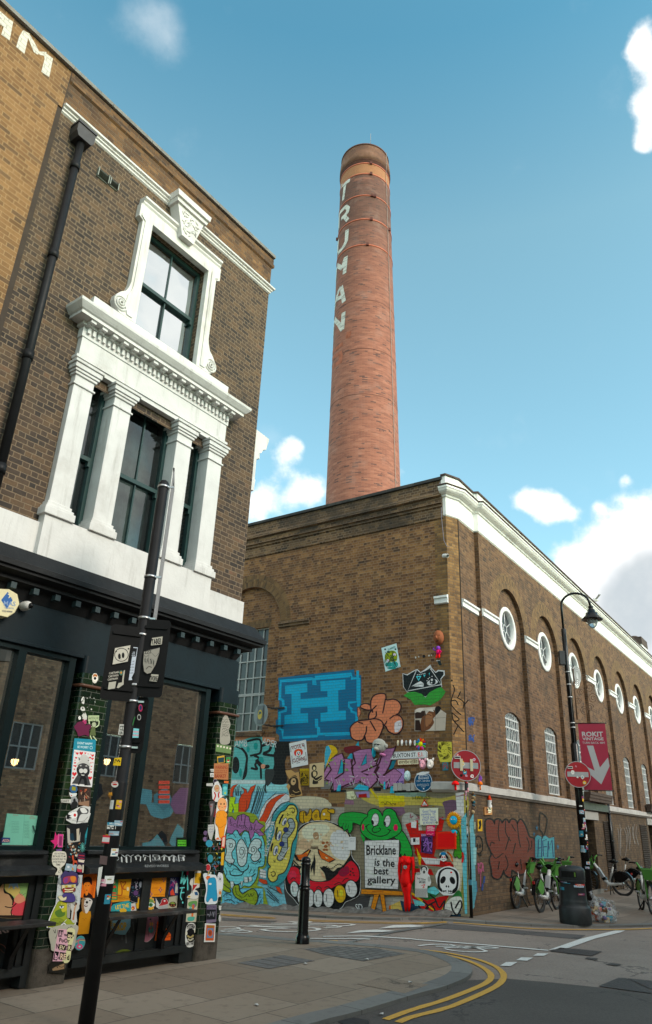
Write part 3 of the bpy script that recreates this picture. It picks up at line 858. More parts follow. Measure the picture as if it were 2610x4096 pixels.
def cone_strokes(mb, strokes, wd, dr, sc_, x0, y0, zig=False):
    for st in strokes:
        P = [hitcone(x0 + x * sc_, y0 + y * sc_) for x, y in st]
        if P[0][0] > 0: P = [(p[0] - 360 if p[0] > 0 else p[0], p[1]) for p in P]
        P = [(p[0] - 360 if p[0] > 0 else p[0], p[1]) for p in P]
        k = math.radians(1) * 2.0
        Q = []
        for a, b in zip(P[:-1], P[1:]):
            for i in range(6): Q.append(((a[0] + (b[0] - a[0]) * i / 6) * k, a[1] + (b[1] - a[1]) * i / 6))
        Q.append((P[-1][0] * k, P[-1][1]))
        for quad in ribbon_pts(Q, wd):
            pts = []
            for (s, z) in quad:
                t = s / 2.0; r = rch(z) + dr
                pts.append((czc(z)[0] + r * math.cos(t), czc(z)[1] + r * math.sin(t), z))
            mb.face(pts, 0, uv=[(s * 1.05, z) for s, z in quad])
lets = [
 [[(312, 662), (345, 632), (385, 602), (405, 592)], [(352, 640), (342, 720), (331, 806)]],
 [[(296, 935), (290, 1010), (286, 1115)], [(298, 945), (330, 905), (362, 876), (386, 892), (376, 935), (345, 975), (312, 1008)], [(345, 975), (362, 1000), (382, 1020)]],
 [[(283, 1225), (277, 1300), (274, 1372)], [(374, 1122), (370, 1180), (366, 1238), (345, 1290), (312, 1335), (280, 1376)]],
 [[(362, 1408), (354, 1500), (345, 1592)], [(356, 1425), (340, 1470), (322, 1535)], [(322, 1535), (298, 1520), (270, 1505)], [(266, 1520), (260, 1600), (255, 1685)]],
 [[(312, 1728), (325, 1800), (340, 1895)], [(308, 1735), (280, 1790), (262, 1850), (250, 1910), (241, 1985)], [(262, 1872), (290, 1852), (322, 1835)]],
 [[(336, 2005), (330, 2100), (322, 2195)], [(325, 2195), (285, 2130), (243, 2078)], [(240, 2090), (232, 2190), (226, 2290)]]]
lm = brick_mat('white glazed letter brick', 'run', [(0.0, (0.55, 0.55, 0.50)), (0.5, (0.72, 0.72, 0.66)), (1.0, (0.8, 0.8, 0.76))], (0.32, 0.3, 0.27), soot_amt=0.15, H=0.085, L=0.3, mj=0.012)
for L_ in lets:
    mb = MB(); cone_strokes(mb, L_, 0.34, 0.02, SC7, 1250, 500)
    mb.build('letter', lm, chim)
mb = MB()
s8 = 800 / 2408
cone_strokes(mb, [[(370, 225), (300, 280), (245, 345)], [(245, 345), (236, 430)], [(360, 330), (290, 370), (240, 420)], [(350, 340), (340, 430)], [(360, 430), (290, 470), (240, 525)], [(415, 110), (470, 95)], [(430, 105), (430, 160)]], 0.32, 0.012, s8, 1250, 1300)
mb.build('faded_paint', plain('faded orange paint', (0.42, 0.13, 0.07), 0.8, var=0.4, scale=3), chim)
shop = empty('corner_shop', FA.P(-2.4, 0, 0), 'three storey dark brick corner building with white column window, green tiles and black shopfront', 'building')
UL, UR = -4.87, -0.18
win_up = [(-3.07, 8.42), (-1.82, 8.42), (-1.82, 10.37), (-3.07, 10.37)]
ven = [(-3.53, 5.03), (-1.32, 5.03), (-1.32, 7.12), (-3.53, 7.12)]
mb = MB(FA)
mb.sheet([(UL, 4.3), (UR, 4.3), (UR, 11.14), (UL, 11.14)], 0.0, 0, holes=[win_up, ven])
reveal(mb, win_up, -0.2, 0)
for a, b in ((-9.0, 0.0),): mb.face([(UR, a, 4.3), (UR, b, 4.3), (UR, b, 11.14), (UR, a, 11.14)])
mb.build('brick_wall', M['brickA'], shop)
mb = MB(FA)
mb.sheet([(UL, 11.14), (UR, 11.14), (UR, 11.95), (UL, 11.95)], 0.012, 0)
mb.face([(UR, -9, 11.14), (UR, 0.012, 11.14), (UR, 0.012, 11.95), (UR, -9, 11.95)])
mb.profile([(0.012, 11.70), (0.045, 11.73), (0.045, 11.80), (0.03, 11.81), (0.03, 11.93), (0.012, 11.95)], UL, UR, mit1=1, wbase=0)
mb.build('parapet_wall', M['brickAtop'], shop)
mb = MB(FA)
for i in range(6):
    u0 = UR + 0.04 - (i + 1) * 0.8
    mb.box(max(u0, UL), u0 + 0.795, -0.32, 0.075, 11.95, 12.02)
mb.split('coping', M['stone'], shop, bevel=0.006)
mb = MB()
pa = [xy(FA, UL), xy(FA, -2.80)]
pc = [xy(FA, -2.09), xy(FA, UR), xy(FA, UR, -8)]
spf = [(0.0, 11.08), (0.025, 11.10), (0.025, 11.13), (0.05, 11.145), (0.05, 11.17), (0.085, 11.19), (0.085, 11.225), (0.0, 11.26)]
for p_ in (pa, pc): sweep(mb, p_, spf)
mb.build('string_course', M['white'], shop)
ar = MB(FA)
def jamb(sg, cu=-2.445):
    X = lambda d: cu + sg * d
    poly = [(X(0.625), 8.42), (X(0.625), 10.37), (X(0.625), 10.60), (X(0.90), 10.60), (X(0.90), 10.34), (X(0.82), 10.30), (X(0.82), 9.05), (X(0.84), 8.95)]
    poly += [(X(0.88), 8.85), (X(0.96), 8.78), (X(1.03), 8.68), (X(1.045), 8.58), (X(1.0), 8.48), (X(0.92), 8.42)]
    ar.prism(poly, 0.0, 0.10)
    poly2 = [(X(0.70), 8.46), (X(0.70), 10.40), (X(0.86), 10.40), (X(0.86), 10.36), (X(0.78), 10.30), (X(0.78), 9.0), (X(0.80), 8.9), (X(0.84), 8.8), (X(0.86), 8.6), (X(0.80), 8.46)]
    ar.prism(poly2, 0.10, 0.118)
    for k, r in enumerate((0.115, 0.07, 0.032)):
        ar.tube([(X(0.93) + r * math.cos(t), 0.105 + 0.008 * k, 8.585 + r * math.sin(t)) for t in [math.radians(a) for a in range(0, 360, 24)]], 0.016, 5, closed=True)
jamb(-1); jamb(1)
ar.prism([(-3.07, 10.37), (-1.82, 10.37), (-1.82, 10.60), (-3.07, 10.60)], -0.01, 0.098)
ar.profile([(0.0, 10.60), (0.10, 10.60), (0.12, 10.63), (0.12, 10.66), (0.16, 10.69), (0.16, 10.73), (0.0, 10.75)], -3.32, -1.57)
wu = ar.build('window_surround', M['white'], shop)
ks = MB(FA)
ks.prism([(-2.56, 10.52), (-2.30, 10.52), (-2.14, 11.08), (-2.74, 11.08)], 0.0, 0.20)
ks.prism([(-2.78, 11.08), (-2.11, 11.08), (-2.09, 11.16), (-2.80, 11.16)], 0.0, 0.24)
ks.prism([(-2.81, 11.16), (-2.08, 11.16), (-2.06, 11.27), (-2.83, 11.27)], 0.0, 0.28)
random.seed(4)
for i in range(34):
    z = random.uniform(10.6, 11.02); hw = 0.09 + (z - 10.52) * 0.27
    u = -2.44 + random.uniform(-hw, hw) ; a = random.uniform(0, 3.1)
    pts = [(u + 0.035 * math.cos(a) * t + 0.015 * math.sin(a) * t * t, 0.203, z + 0.035 * math.sin(a) * t) for t in (-1, 0, 1)]
    ks.tube(pts, 0.011, 4)
ks.build('keystone', M['white'], wu)
def sash(u0, u1, z0, z1, wp, glass, mid=None, bars=1, name='sash_window', split=True):
    f = MB(FA)
    t = 0.055
    f.box(u0, u0 + t, wp - 0.06, wp + 0.02, z0, z1); f.box(u1 - t, u1, wp - 0.06, wp + 0.02, z0, z1)
    f.box(u0 + t, u1 - t, wp - 0.06, wp + 0.018, z0, z0 + 0.07); f.box(u0 + t, u1 - t, wp - 0.06, wp + 0.018, z1 - 0.06, z1)
    zm = mid or (z0 + z1) / 2
    f.box(u0 + t, u1 - t, wp - 0.05, wp + 0.03, zm - 0.03, zm + 0.03)
    for i in range(bars):
        x = u0 + (u1 - u0) * (i + 1) / (bars + 1)
        f.box(x - 0.011, x + 0.011, wp - 0.03, wp + 0.005, z0 + 0.07, z1 - 0.06)
    for x in (u0 + t, u1 - t - 0.035): f.box(x, x + 0.035, wp - 0.03, wp + 0.028, zm - 0.10, zm - 0.03)
    fo = f.build(name, M['sash'], shop)
    g = MB(FA)
    g.face([(u0 + t, wp - 0.015, zm), (u1 - t, wp - 0.015, zm), (u1 - t, wp - 0.015, z1), (u0 + t, wp - 0.015, z1)])
    g.face([(u0 + t, wp - 0.04, z0), (u1 - t, wp - 0.04, z0), (u1 - t, wp - 0.04, zm), (u0 + t, wp - 0.04, zm)])
    g.build('pane', glass, fo)
    c = MB(FA)
    c.box(u0 - 0.1, u1 + 0.1, wp - 1.6, wp - 0.35, z0 - 0.2, z1 + 0.3)
    return fo
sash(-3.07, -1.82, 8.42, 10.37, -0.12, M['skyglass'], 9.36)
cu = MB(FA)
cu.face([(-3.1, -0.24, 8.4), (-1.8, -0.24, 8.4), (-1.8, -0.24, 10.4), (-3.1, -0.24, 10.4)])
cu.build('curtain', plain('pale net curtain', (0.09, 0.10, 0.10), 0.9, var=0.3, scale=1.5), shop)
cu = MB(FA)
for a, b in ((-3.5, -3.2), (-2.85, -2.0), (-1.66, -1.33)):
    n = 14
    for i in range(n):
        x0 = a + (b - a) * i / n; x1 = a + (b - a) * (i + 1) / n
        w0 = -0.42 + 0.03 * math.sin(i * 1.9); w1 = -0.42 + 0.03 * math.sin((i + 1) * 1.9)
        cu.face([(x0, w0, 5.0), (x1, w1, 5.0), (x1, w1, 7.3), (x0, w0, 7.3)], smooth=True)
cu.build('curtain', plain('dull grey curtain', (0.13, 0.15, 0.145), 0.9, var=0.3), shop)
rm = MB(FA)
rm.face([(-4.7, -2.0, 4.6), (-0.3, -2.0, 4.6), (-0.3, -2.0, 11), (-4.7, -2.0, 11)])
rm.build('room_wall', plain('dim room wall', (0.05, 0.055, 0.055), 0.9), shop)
vn = MB(FA)
vn.prism([(-3.86, 4.42), (-1.0, 4.42), (-1.0, 5.03), (-3.86, 5.03)], 0.0, 0.13)
vn.prism([(-1.0, 4.38), (UR + 0.02, 4.38), (UR + 0.02, 4.88), (-1.0, 4.88)], 0.0, 0.05)
vn.face([(UR + 0.02, -6, 4.38), (UR + 0.02, 0.05, 4.38), (UR + 0.02, 0.05, 4.88), (UR + 0.02, -6, 4.88)])
vn.face([(-0.999, -0.1, 4.88), (UR + 0.02, -0.1, 4.93), (UR + 0.02, 0.05, 4.88), (-0.999, 0.05, 4.88)])
vn.prism([(-9.0, 4.42), (-3.86, 4.42), (-3.86, 4.93), (-9.0, 4.93)], 0.0, 0.05)
vn.face([(-3.53, -0.2, 5.032), (-1.32, -0.2, 5.032), (-1.32, 0.13, 5.03), (-3.53, 0.13, 5.03)])
vn.build('stucco_band', M['white'], shop)
for (a, b) in ((-3.83, -3.53), (-3.18, -2.88), (-1.99, -1.69), (-1.32, -1.02)):
    p = MB(FA)
    p.box(a, b, -0.18, 0.10, 5.03, 7.10)
    for z0, z1, e in ((5.03, 5.13, 0.065), (5.13, 5.17, 0.045), (5.17, 5.22, 0.022), (6.93, 6.96, 0.022), (7.08, 7.12, 0.025), (7.12, 7.16, 0.045), (7.16, 7.23, 0.065), (7.23, 7.27, 0.085)):
        p.box(a - e, b + e, -0.18, 0.10 + e, z0, z1)
    p.build('pilaster', M['white'], shop, bevel=0.008)
e = MB(FA)
e.box(-3.87, -0.98, -0.2, 0.10, 7.27, 7.34)
e.box(-3.89, -0.96, -0.2, 0.12, 7.34, 7.38)
e.box(-3.85, -1.0, 0.0, 0.095, 7.38, 7.70)
e.box(-3.84, -1.01, 0.0, 0.11, 7.385, 7.40)
e.build('entablature', M['white'], shop)
mb = MB()
cpth = [xy(FA, -3.85, 0.0), xy(FA, -3.85, 0.09), xy(FA, -1.0, 0.09), xy(FA, -1.0, 0.0)]
sweep(mb, cpth, [(0.0, 7.68), (0.02, 7.69), (0.02, 7.84), (0.06, 7.85), (0.06, 7.90), (0.19, 7.90), (0.19, 7.945), (0.215, 7.96), (0.25, 8.0), (0.275, 8.03), (0.28, 8.07), (0.0, 8.14)])
co = mb.build('window_cornice', M['white'], shop)
dn = MB(FA)
n = 34
for i in range(n):
    u = -3.84 + (i + 0.3) * 2.84 / n
    dn.box(u, u + 0.045, 0.10, 0.148, 7.75, 7.835)
dn.split('dentil', M['white'], co)
md = MB(FA)
n = 16
for i in range(n):
    u = -3.86 + i * 2.79 / (n - 1)
    md.box(u, u + 0.085, 0.11, 0.255, 7.855, 7.899)
    md.box(u + 0.01, u + 0.075, 0.11, 0.20, 7.838, 7.856)
md.split('modillion', M['white'], co)
mb = MB(FA)
mb.box(-3.80, -1.05, 0.0, 0.10, 8.13, 8.42)
mb.build('window_apron', M['white'], shop, bevel=0.01)
sash(-3.53, -3.18, 5.03, 7.27, -0.14, M['darkglass'], 6.1, bars=0)
sash(-2.88, -1.99, 5.03, 7.27, -0.14, M['darkglass'], 6.1)
sash(-1.69, -1.32, 5.03, 7.27, -0.14, M['darkglass'], 6.1, bars=0)
mb = MB(FA)
mb.fr = FA
pr = [(-0.16, 7.05), (0.2, 7.08), (0.22, 7.3), (0.2, 7.32), (0.2, 7.72), (0.24, 7.74), (0.26, 7.86), (0.32, 7.9), (0.36, 7.98), (0.44, 8.02), (0.46, 8.12), (0.49, 8.22), (0.49, 8.27), (-0.18, 8.33)]
A0 = [(p[0], -0.30, p[1]) for p in pr]; B0 = [(p[0], -2.6, p[1]) for p in pr]
for i in range(len(pr) - 1): mb.face([A0[i], A0[i + 1], B0[i + 1], B0[i]])
mb.sheetpts([A0, B0])
for i in range(12):
    w_ = -0.36 - i * 0.16
    mb.box(0.22, 0.34, w_ - 0.07, w_, 7.80, 7.92)
mb.build('side_entablature', M['white'], shop)
for k, (u0, u1, z0, z1) in enumerate(((-4.13, -3.93, 10.50, 10.67), (-3.91, -3.75, 10.52, 10.66))):
    v = MB(FA)
    v.box(u0, u1, 0.0, 0.02, z0, z1)
    for i in range(5):
        z = z0 + 0.02 + i * (z1 - z0 - 0.03) / 5
        v.face([(u0 + 0.012, 0.055, z), (u1 - 0.012, 0.055, z), (u1 - 0.012, 0.022, z + 0.024), (u0 + 0.012, 0.022, z + 0.024)])
    for x in (u0, u1 - 0.012): v.box(x, x + 0.012, 0.02, 0.05, z0, z1)
    v.build('air_vent', plain('grey plastic vent', (0.27, 0.29, 0.26), 0.5), shop)
dp = MB(FA)
dp.tube([(-4.52, 0.10, 10.72), (-4.52, 0.10, 4.95)], 0.055, 12)
for z in (10.2, 8.55, 6.9, 5.3): dp.tube([(-4.52, 0.10, z), (-4.52, 0.10, z + 0.12)], 0.068, 12)
po = dp.build('drainpipe', M['pipe'], shop)
hp = MB(FA)
hp.prism([(-4.63, 10.72), (-4.41, 10.72), (-4.37, 10.80), (-4.37, 10.96), (-4.67, 10.96), (-4.67, 10.80)], 0.0, 0.2, back=True)
hp.box(-4.68, -4.36, 0.0, 0.215, 10.96, 11.0)
hp.build('hopper', M['iron'], po)
mb = MB()
path = [xy(FA, -9.5, 0.0), xy(FA, -0.10, 0.0), xy(FA, -0.10, -8)]
sweep(mb, path, [(-0.05, 4.52), (0.14, 4.50), (0.27, 4.31), (0.285, 4.30), (0.285, 4.24), (0.25, 4.235), (0.25, 4.20), (0.13, 4.17), (0.13, 4.12), (0.03, 4.10), (-0.04, 3.96), (-0.05, 3.94)])
so_ = mb.build('shop_cornice', M['lead'], shop)
md = MB(FA)
for i in range(30):
    u = -0.22 - i * 0.292
    md.box(u - 0.07, u, 0.04, 0.125, 4.03, 4.10)
md.split('cornice_block', plain('slate blue block paint', (0.03, 0.05, 0.055), 0.45), so_)
mb = MB(FA)
mb.box(-9.5, -0.07, -0.35, -0.03, 3.50, 3.96)
mb.box(-9.5, -0.045, -0.35, -0.005, 3.46, 3.50)
mb.build('fascia', M['shopdark'], shop, bevel=0.006)
def pier(u0, u1, z0=0.42):
    p = MB(FA)
    r = 0.045
    pts = [(u0, -0.3)] + [(u0 + r - r * math.cos(math.radians(a)), 0.03 - r + r * math.sin(math.radians(a))) for a in (0, 30, 60, 90)] + [(u1 - r + r * math.sin(math.radians(a)), 0.03 - r + r * math.cos(math.radians(a))) for a in (0, 30, 60, 90)] + [(u1, -0.3)]
    s = 0.0
    for a, b in zip(pts[:-1], pts[1:]):
        L = math.hypot(b[0] - a[0], b[1] - a[1])
        for (za, zb, m) in ((z0, 3.29, 0), (3.29, 3.50, 1), (-0.15, z0, 2)):
            p.face([(a[0], a[1], za), (b[0], b[1], za), (b[0], b[1], zb), (a[0], a[1], zb)], m, uv=[(s, za), (s + L, za), (s + L, zb), (s, zb)])
        s += L
    po_ = p.build('tiled_pier', [M['tile'], M['shopdark'], plain('crumbling pier stone', (0.085, 0.07, 0.055), 0.9, var=0.5, scale=9, bump=0.7)], shop)
    c = MB(FA)
    ring = [(q[0] + (-0.014 if i < 5 else 0.014), q[1] + 0.012) for i, q in enumerate(pts)]
    c.tube([(q[0], q[1], 3.135) for q in ring], 0.021, 8)
    c.build('pier_moulding', plain('brown glazed roll', (0.11, 0.045, 0.025), 0.3), po_)
    return po_
P1 = pier(-2.87, -2.42, 0.35)
P2 = pier(-0.46, -0.05, 0.30)
P0 = pier(-5.55, -5.1, 0.35)
def shopwin(u0, u1, mulls, name='shop_window'):
    f = MB(FA)
    zb, zt = 1.30, 3.46
    f.box(u0, u0 + 0.09, -0.2, -0.04, zb, zt); f.box(u1 - 0.09, u1, -0.2, -0.04, zb, zt)
    f.box(u0 + 0.09, u1 - 0.09, -0.2, -0.045, zt - 0.06, zt); f.box(u0 + 0.09, u1 - 0.09, -0.2, -0.045, zb, zb + 0.045)
    for m_ in mulls: f.box(m_ - 0.05, m_ + 0.05, -0.2, -0.04, zb + 0.045, zt - 0.06)
    fo = f.build(name, M['shopgreen'], shop)
    li = MB(FA)
    for a in [u0 + 0.09] + [m_ + 0.05 for m_ in mulls]: pass
    for b in [u1 - 0.09] + [m_ - 0.05 for m_ in mulls]:
        li.box(b - 0.09, b - 0.002, -0.42, -0.14, zb + 0.045, zt - 0.06)
    li.build('window_lining', plain('beige window lining', (0.62, 0.54, 0.44), 0.7), fo)
    g = MB(FA)
    g.face([(u0 + 0.09, -0.12, zb), (u1 - 0.09, -0.12, zb), (u1 - 0.09, -0.12, zt), (u0 + 0.09, -0.12, zt)])
    g.build('pane', M['shopglass'], fo)
    return fo
W2 = shopwin(-2.42, -0.60, [-1.70])
W1 = shopwin(-5.1, -2.95, [-3.67])
W0 = shopwin(-8.0, -5.55, [-6.8])
it = MB(FA)
it.box(-8.2, -0.45, -4.2, -0.45, 0.1, 3.7, skip='f')
it.build('shop_room', [plain('dim shop interior', (0.26, 0.22, 0.18), 0.9, var=0.3, scale=1.0)], shop)
it = MB(FA)
it.box(-8.1, -0.5, -0.62, -0.2, 1.22, 1.30)
it.build('window_shelf', plain('pale shelf', (0.3, 0.28, 0.25), 0.6), shop)
it = MB(FA)
it.box(-2.2, -0.9, -3.2, -2.4, 0.1, 1.25); it.box(-2.3, -1.0, -4.1, -3.9, 1.5, 1.55); it.box(-2.3, -1.0, -4.1, -3.9, 2.0, 2.05)
it.box(-0.62, -0.5, -2.5, -0.5, 0.1, 3.6)
it.build('shop_counter', plain('brown counter', (0.12, 0.075, 0.05), 0.5), shop)
sr = MB(FA)
def panel(mb, u0, u1, z0, z1, w, t=0.07, d=0.03):
    mb.box(u0, u1, w - 0.2, w - d, z0, z1)
    mb.box(u0, u0 + t, w - d, w, z0, z1); mb.box(u1 - t, u1, w - d, w, z0, z1)
    mb.box(u0 + t, u1 - t, w - d, w, z0, z0 + t); mb.box(u0 + t, u1 - t, w - d, w, z1 - t, z1)
for a, b in ((-2.42, -1.98), (-1.98, -1.35), (-1.35, -0.70), (-5.1, -4.0), (-4.0, -2.95), (-8, -5.55)):
    panel(sr, a, b, 0.10, 1.05, -0.06)
sr.box(-0.70, -0.46, -0.3, -0.03, 0.0, 1.08); sr.box(-2.95, -2.87, -0.3, -0.03, 0.0, 1.08)
sr.box(-2.35, -0.62, -0.3, 0.0, 0.12, 0.20); sr.box(-5.1, -2.95, -0.3, 0.0, 0.12, 0.20)
sr.box(-2.42, -0.62, -0.3, -0.18, -0.05, 0.12); sr.box(-5.1, -2.95, -0.3, -0.18, -0.05, 0.12)
sr.build('stall_riser', plain('scuffed black riser paint', (0.014, 0.017, 0.018), 0.4, var=0.3, scale=4, bump=0.2, bscale=25, dirt=(0.07, 0.065, 0.06, 0.35)), shop, bevel=0.004)
lg = MB(FA)
for a, b in ((-2.40, -0.60), (-5.1, -2.93), (-8, -5.55)):
    lg.profile([(-0.2, 1.26), (0.04, 1.26), (0.05, 1.27), (0.05, 1.30), (-0.2, 1.32)], a, b)
    lg.profile([(-0.2, 1.06), (0.10, 1.06), (0.13, 1.07), (0.13, 1.12), (0.02, 1.15), (-0.02, 1.16), (-0.02, 1.255), (-0.2, 1.255)], a, b + 0.08)
lg.build('window_ledge', plain('worn dark ledge paint', (0.02, 0.022, 0.024), 0.4, var=0.3, scale=7, bump=0.2, dirt=(0.16, 0.15, 0.14, 0.4)), shop)
for k, (a, b) in enumerate(((-2.17, -0.80), (-4.9, -2.87))):
    bs_ = MB(FA)
    bs_.box(a, b, 0.0, 0.32, 0.60, 0.635)
    bo = bs_.build('shelf', plain('battered black shelf', (0.025, 0.023, 0.022), 0.5, var=0.4, scale=9, dirt=(0.22, 0.20, 0.19, 0.5)), shop, bevel=0.004)
    for x in (a + 0.18, b - 0.3):
        br = MB(FA)
        br.prism([(x, 0.2), (x + 0.05, 0.2), (x + 0.05, 0.599), (x, 0.599)], -0.05, 0.05)
        br.face([(x, 0.05, 0.3), (x + 0.05, 0.05, 0.3), (x + 0.05, 0.25, 0.598), (x, 0.25, 0.598)])
        br.face([(x, 0.05, 0.34), (x + 0.05, 0.05, 0.34), (x + 0.05, 0.25, 0.599), (x, 0.25, 0.599)])
        br.build('shelf_bracket', M['black'], bo)
cl = MB(FA)
cl.face([(UR + 0.05, -9, -0.3), (UR + 0.05, -0.3, -0.3), (UR + 0.05, -0.3, 4.2), (UR + 0.05, -9, 4.2)])
cl.face([(UL, -9, 11.9), (UR, -9, 11.9), (UR, 0, 11.9), (UL, 0, 11.9)])
cl.build('side_wall', M['brickA'], shop)
mb = MB(FA)
mb.box(-0.1, 0.22, -0.42, -0.28, 2.62, 3.16)
mb.build('hanging_sign', M['shopdark'], shop, bevel=0.01)
nbd = empty('tan_brick_building', FA.P(-7, 0, 0), 'tan yellow brick building with big white painted letters near its roof', 'building')
mb = MB(FA)
mb.sheet([(-14, 4.3), (-4.95, 4.3), (-4.95, 11.14), (-4.885, 11.14), (-4.885, 11.92), (-14, 11.92)], 0.03, 0)
mb.face([(-14, 0.03, 11.9), (-4.88, 0.03, 11.9), (-4.88, -9, 11.9), (-14, -9, 11.9)])
mb.build('wall', M['brickY'], nbd)
mb = MB(FA)
mb.box(-4.95, -4.872, -0.05, 0.02, 4.9, 11.12); mb.box(-4.885, -4.872, -0.05, 0.03, 11.12, 11.93)
mb.build('mastic_joint', M['mastic'], nbd)
mb = MB(FA)
mb.box(-14, -4.88, -0.3, 0.09, 11.93, 12.0)
mb.build('coping', M['stone'], nbd)
mb = MB(FA); mb.box(-14, -8.1, -3, -0.1, -0.2, 4.4); mb.build('ground_floor', M['shopdark'], nbd)
opp = empty('opposite_building', (8.5, 4.0, 0), 'brown brick building across the street, outside the picture, seen only in the shop window reflections', 'building')
FO = Fr((5.6, -3.0), 37.2, -1)
mb = MB(FO)
mb.sheet([(-16, -0.3), (60, -0.3), (60, 8.6), (-16, 8.6)], 0, 0, holes=[[(4, 2.9), (5.1, 2.9), (5.1, 4.3), (4, 4.3)], [(7.2, 2.9), (8.3, 2.9), (8.3, 4.3), (7.2, 4.3)], [(0.8, 2.9), (1.9, 2.9), (1.9, 4.3), (0.8, 4.3)]] + [[(u, 2.9), (u + 1.1, 2.9), (u + 1.1, 4.3), (u, 4.3)] for u in (12, 15.5, 19, 22.5)])
mb.face([(14, 0, -0.3), (14, -6, -0.3), (14, -6, 8.6), (14, 0, 8.6)])
mb.face([(-16, 0, 8.6), (60, 0, 8.6), (60, -6, 8.6), (-16, -6, 8.6)])
mb.build('wall', brick_mat('orange brown brick', 'flemish', [(0.0, (0.16, 0.08, 0.05)), (0.5, (0.36, 0.20, 0.12)), (1.0, (0.5, 0.3, 0.17))], (0.2, 0.16, 0.12)), opp)
for u in (4, 7.2, 0.8, 12, 15.5, 19, 22.5):
    mb = MB(FO)
    mb.box(u, u + 1.1, -0.1, -0.06, 2.9, 4.3, m=1)
    for x in (0, 0.35, 0.7, 1.05): mb.box(u + x, u + x + 0.05, -0.06, -0.03, 2.9, 4.3)
    for z in (2.9, 3.55, 4.25): mb.box(u, u + 1.1, -0.06, -0.025, z, z + 0.05)
    mb.build('window', [M['grey'], M['greyglass']], opp)
mb = MB(FO); rr = random.Random(3)
for i in range(46):
    u, z, r = rr.uniform(2, 24), rr.uniform(.3, 2.5), rr.uniform(.2, .7)
    mb.sheet([(u + r * rr.uniform(.6, 1.3) * math.cos(t), z + r * .7 * rr.uniform(.6, 1.3) * math.sin(t)) for t in [k * .7 for k in range(9)]], .004 + i * .0006, 0, col=rr.choice([(.25, .6, .7), (.3, .7, .78), (.04, .04, .05), (.6, .62, .6), (.5, .2, .4), (.75, .3, .08), (.2, .45, .55)]))
mb.build('mural', M['paint'], opp)
KA, KB = 1000 / 1534, 960 / 1534
def ga(x, y, z=-0.04): return gnd(850 + x * KA, 3500 + y * KA, z)
def gb(x, y, z=-0.04): return gnd(1650 + x * KB, 3500 + y * KB, z)
def asphalt(name, c1, c2, speck, bump=0.7):
    m, T, bs = new_mat(name)
    oc = T.n('ShaderNodeTexCoord', out=2)
    n1 = T.noise(oc, 0.6, 5.0, 0.6); n2 = T.noise(oc, 90.0, 3.0, 0.7); n3 = T.noise(oc, 5.0, 5.0, 0.65)
    c = T.mix(T.sm(n1, 0.35, 0.65), c1, c2)
    c = T.mix(T.m('MULTIPLY', T.sm(n2, 0.52, 0.68), 0.6), c, speck)
    c = T.mix(T.m('MULTIPLY', T.sm(n3, 0.55, 0.75), 0.35), c, (0.05, 0.045, 0.042))
    n5 = T.noise(oc, 26.0, 4.0, 0.75)
    c = T.mix(T.m('MULTIPLY', T.sm(n5, 0.42, 0.62), 0.4), c, tuple(x * 0.62 for x in c1))
    ce = T.n('ShaderNodeTexVoronoi', {'Vector': T.n('ShaderNodeVectorMath', {0: oc, 1: T.n('ShaderNodeVectorMath', {0: T.noise(oc, 3.0, 4.0, 0.6, out=1), 'Scale': 0.6}, operation='SCALE')}, operation='ADD'), 'Scale': 0.45}, feature='DISTANCE_TO_EDGE', out=0)
    c = T.mix(T.m('MULTIPLY', T.m('MULTIPLY', T.m('LESS_THAN', ce, 0.008), T.sm(n1, 0.45, 0.55)), 0.6), c, (0.03, 0.027, 0.025))
    vo = T.n('ShaderNodeTexVoronoi', {'Vector': oc, 'Scale': 1.6}, out=0)
    c = T.mix(T.m('MULTIPLY', T.m('LESS_THAN', vo, 0.03), 0.7), c, (0.03, 0.03, 0.03))
    setp(T, bs, col=c, rough=0.85, spec=0.3, normal=T.n('ShaderNodeBump', {'Strength': bump, 'Distance': 0.006, 'Height': n2}))
    return m
M['road'] = asphalt('brown grey asphalt', (0.235, 0.185, 0.155), (0.29, 0.232, 0.195), (0.40, 0.32, 0.265))
M['road2'] = asphalt('dark fresh asphalt', (0.080, 0.068, 0.060), (0.10, 0.086, 0.077), (0.16, 0.135, 0.12))
M['road3'] = asphalt('mid grey patch asphalt', (0.095, 0.085, 0.08), (0.115, 0.1, 0.095), (0.16, 0.14, 0.13))
def slab_mat(name, c1, c2, c3, H, L, mj=0.010):
    m, T, bs = new_mat(name)
    uv, ins, r1, r2 = brick_nodes(T, 'run', H, L, mj, 0.004)
    n1 = T.noise(uv, 1.3, 6.0, 0.65); n2 = T.noise(uv, 60.0, 3.0, 0.6); n3 = T.noise(uv, 7.0, 5.0, 0.65)
    c = T.ramp(T.m('ADD', T.m('MULTIPLY', r1, 0.6), T.m('MULTIPLY', n1, 0.4)), [(0.15, c1), (0.5, c2), (0.85, c3)])
    c = T.mix(T.m('MULTIPLY', T.sm(n3, 0.5, 0.72), 0.45), c, tuple(x * 0.55 for x in c1))
    vo = T.n('ShaderNodeTexVoronoi', {'Vector': uv, 'Scale': 2.6}, out=0)
    c = T.mix(T.m('MULTIPLY', T.m('LESS_THAN', T.m('ADD', vo, T.m('MULTIPLY', n3, 0.03)), 0.055), 0.6), c, (0.05, 0.045, 0.04))
    c = T.mix(T.m('MULTIPLY', T.sm(n2, 0.55, 0.7), 0.2), c, (0.3, 0.27, 0.24))
    c = T.mix(ins, (0.055, 0.048, 0.04), c)
    setp(T, bs, col=c, rough=0.72, spec=0.35, normal=T.n('ShaderNodeBump', {'Strength': 0.5, 'Distance': 0.006, 'Height': T.m('ADD', ins, T.m('MULTIPLY', n2, 0.25))}))
    return m
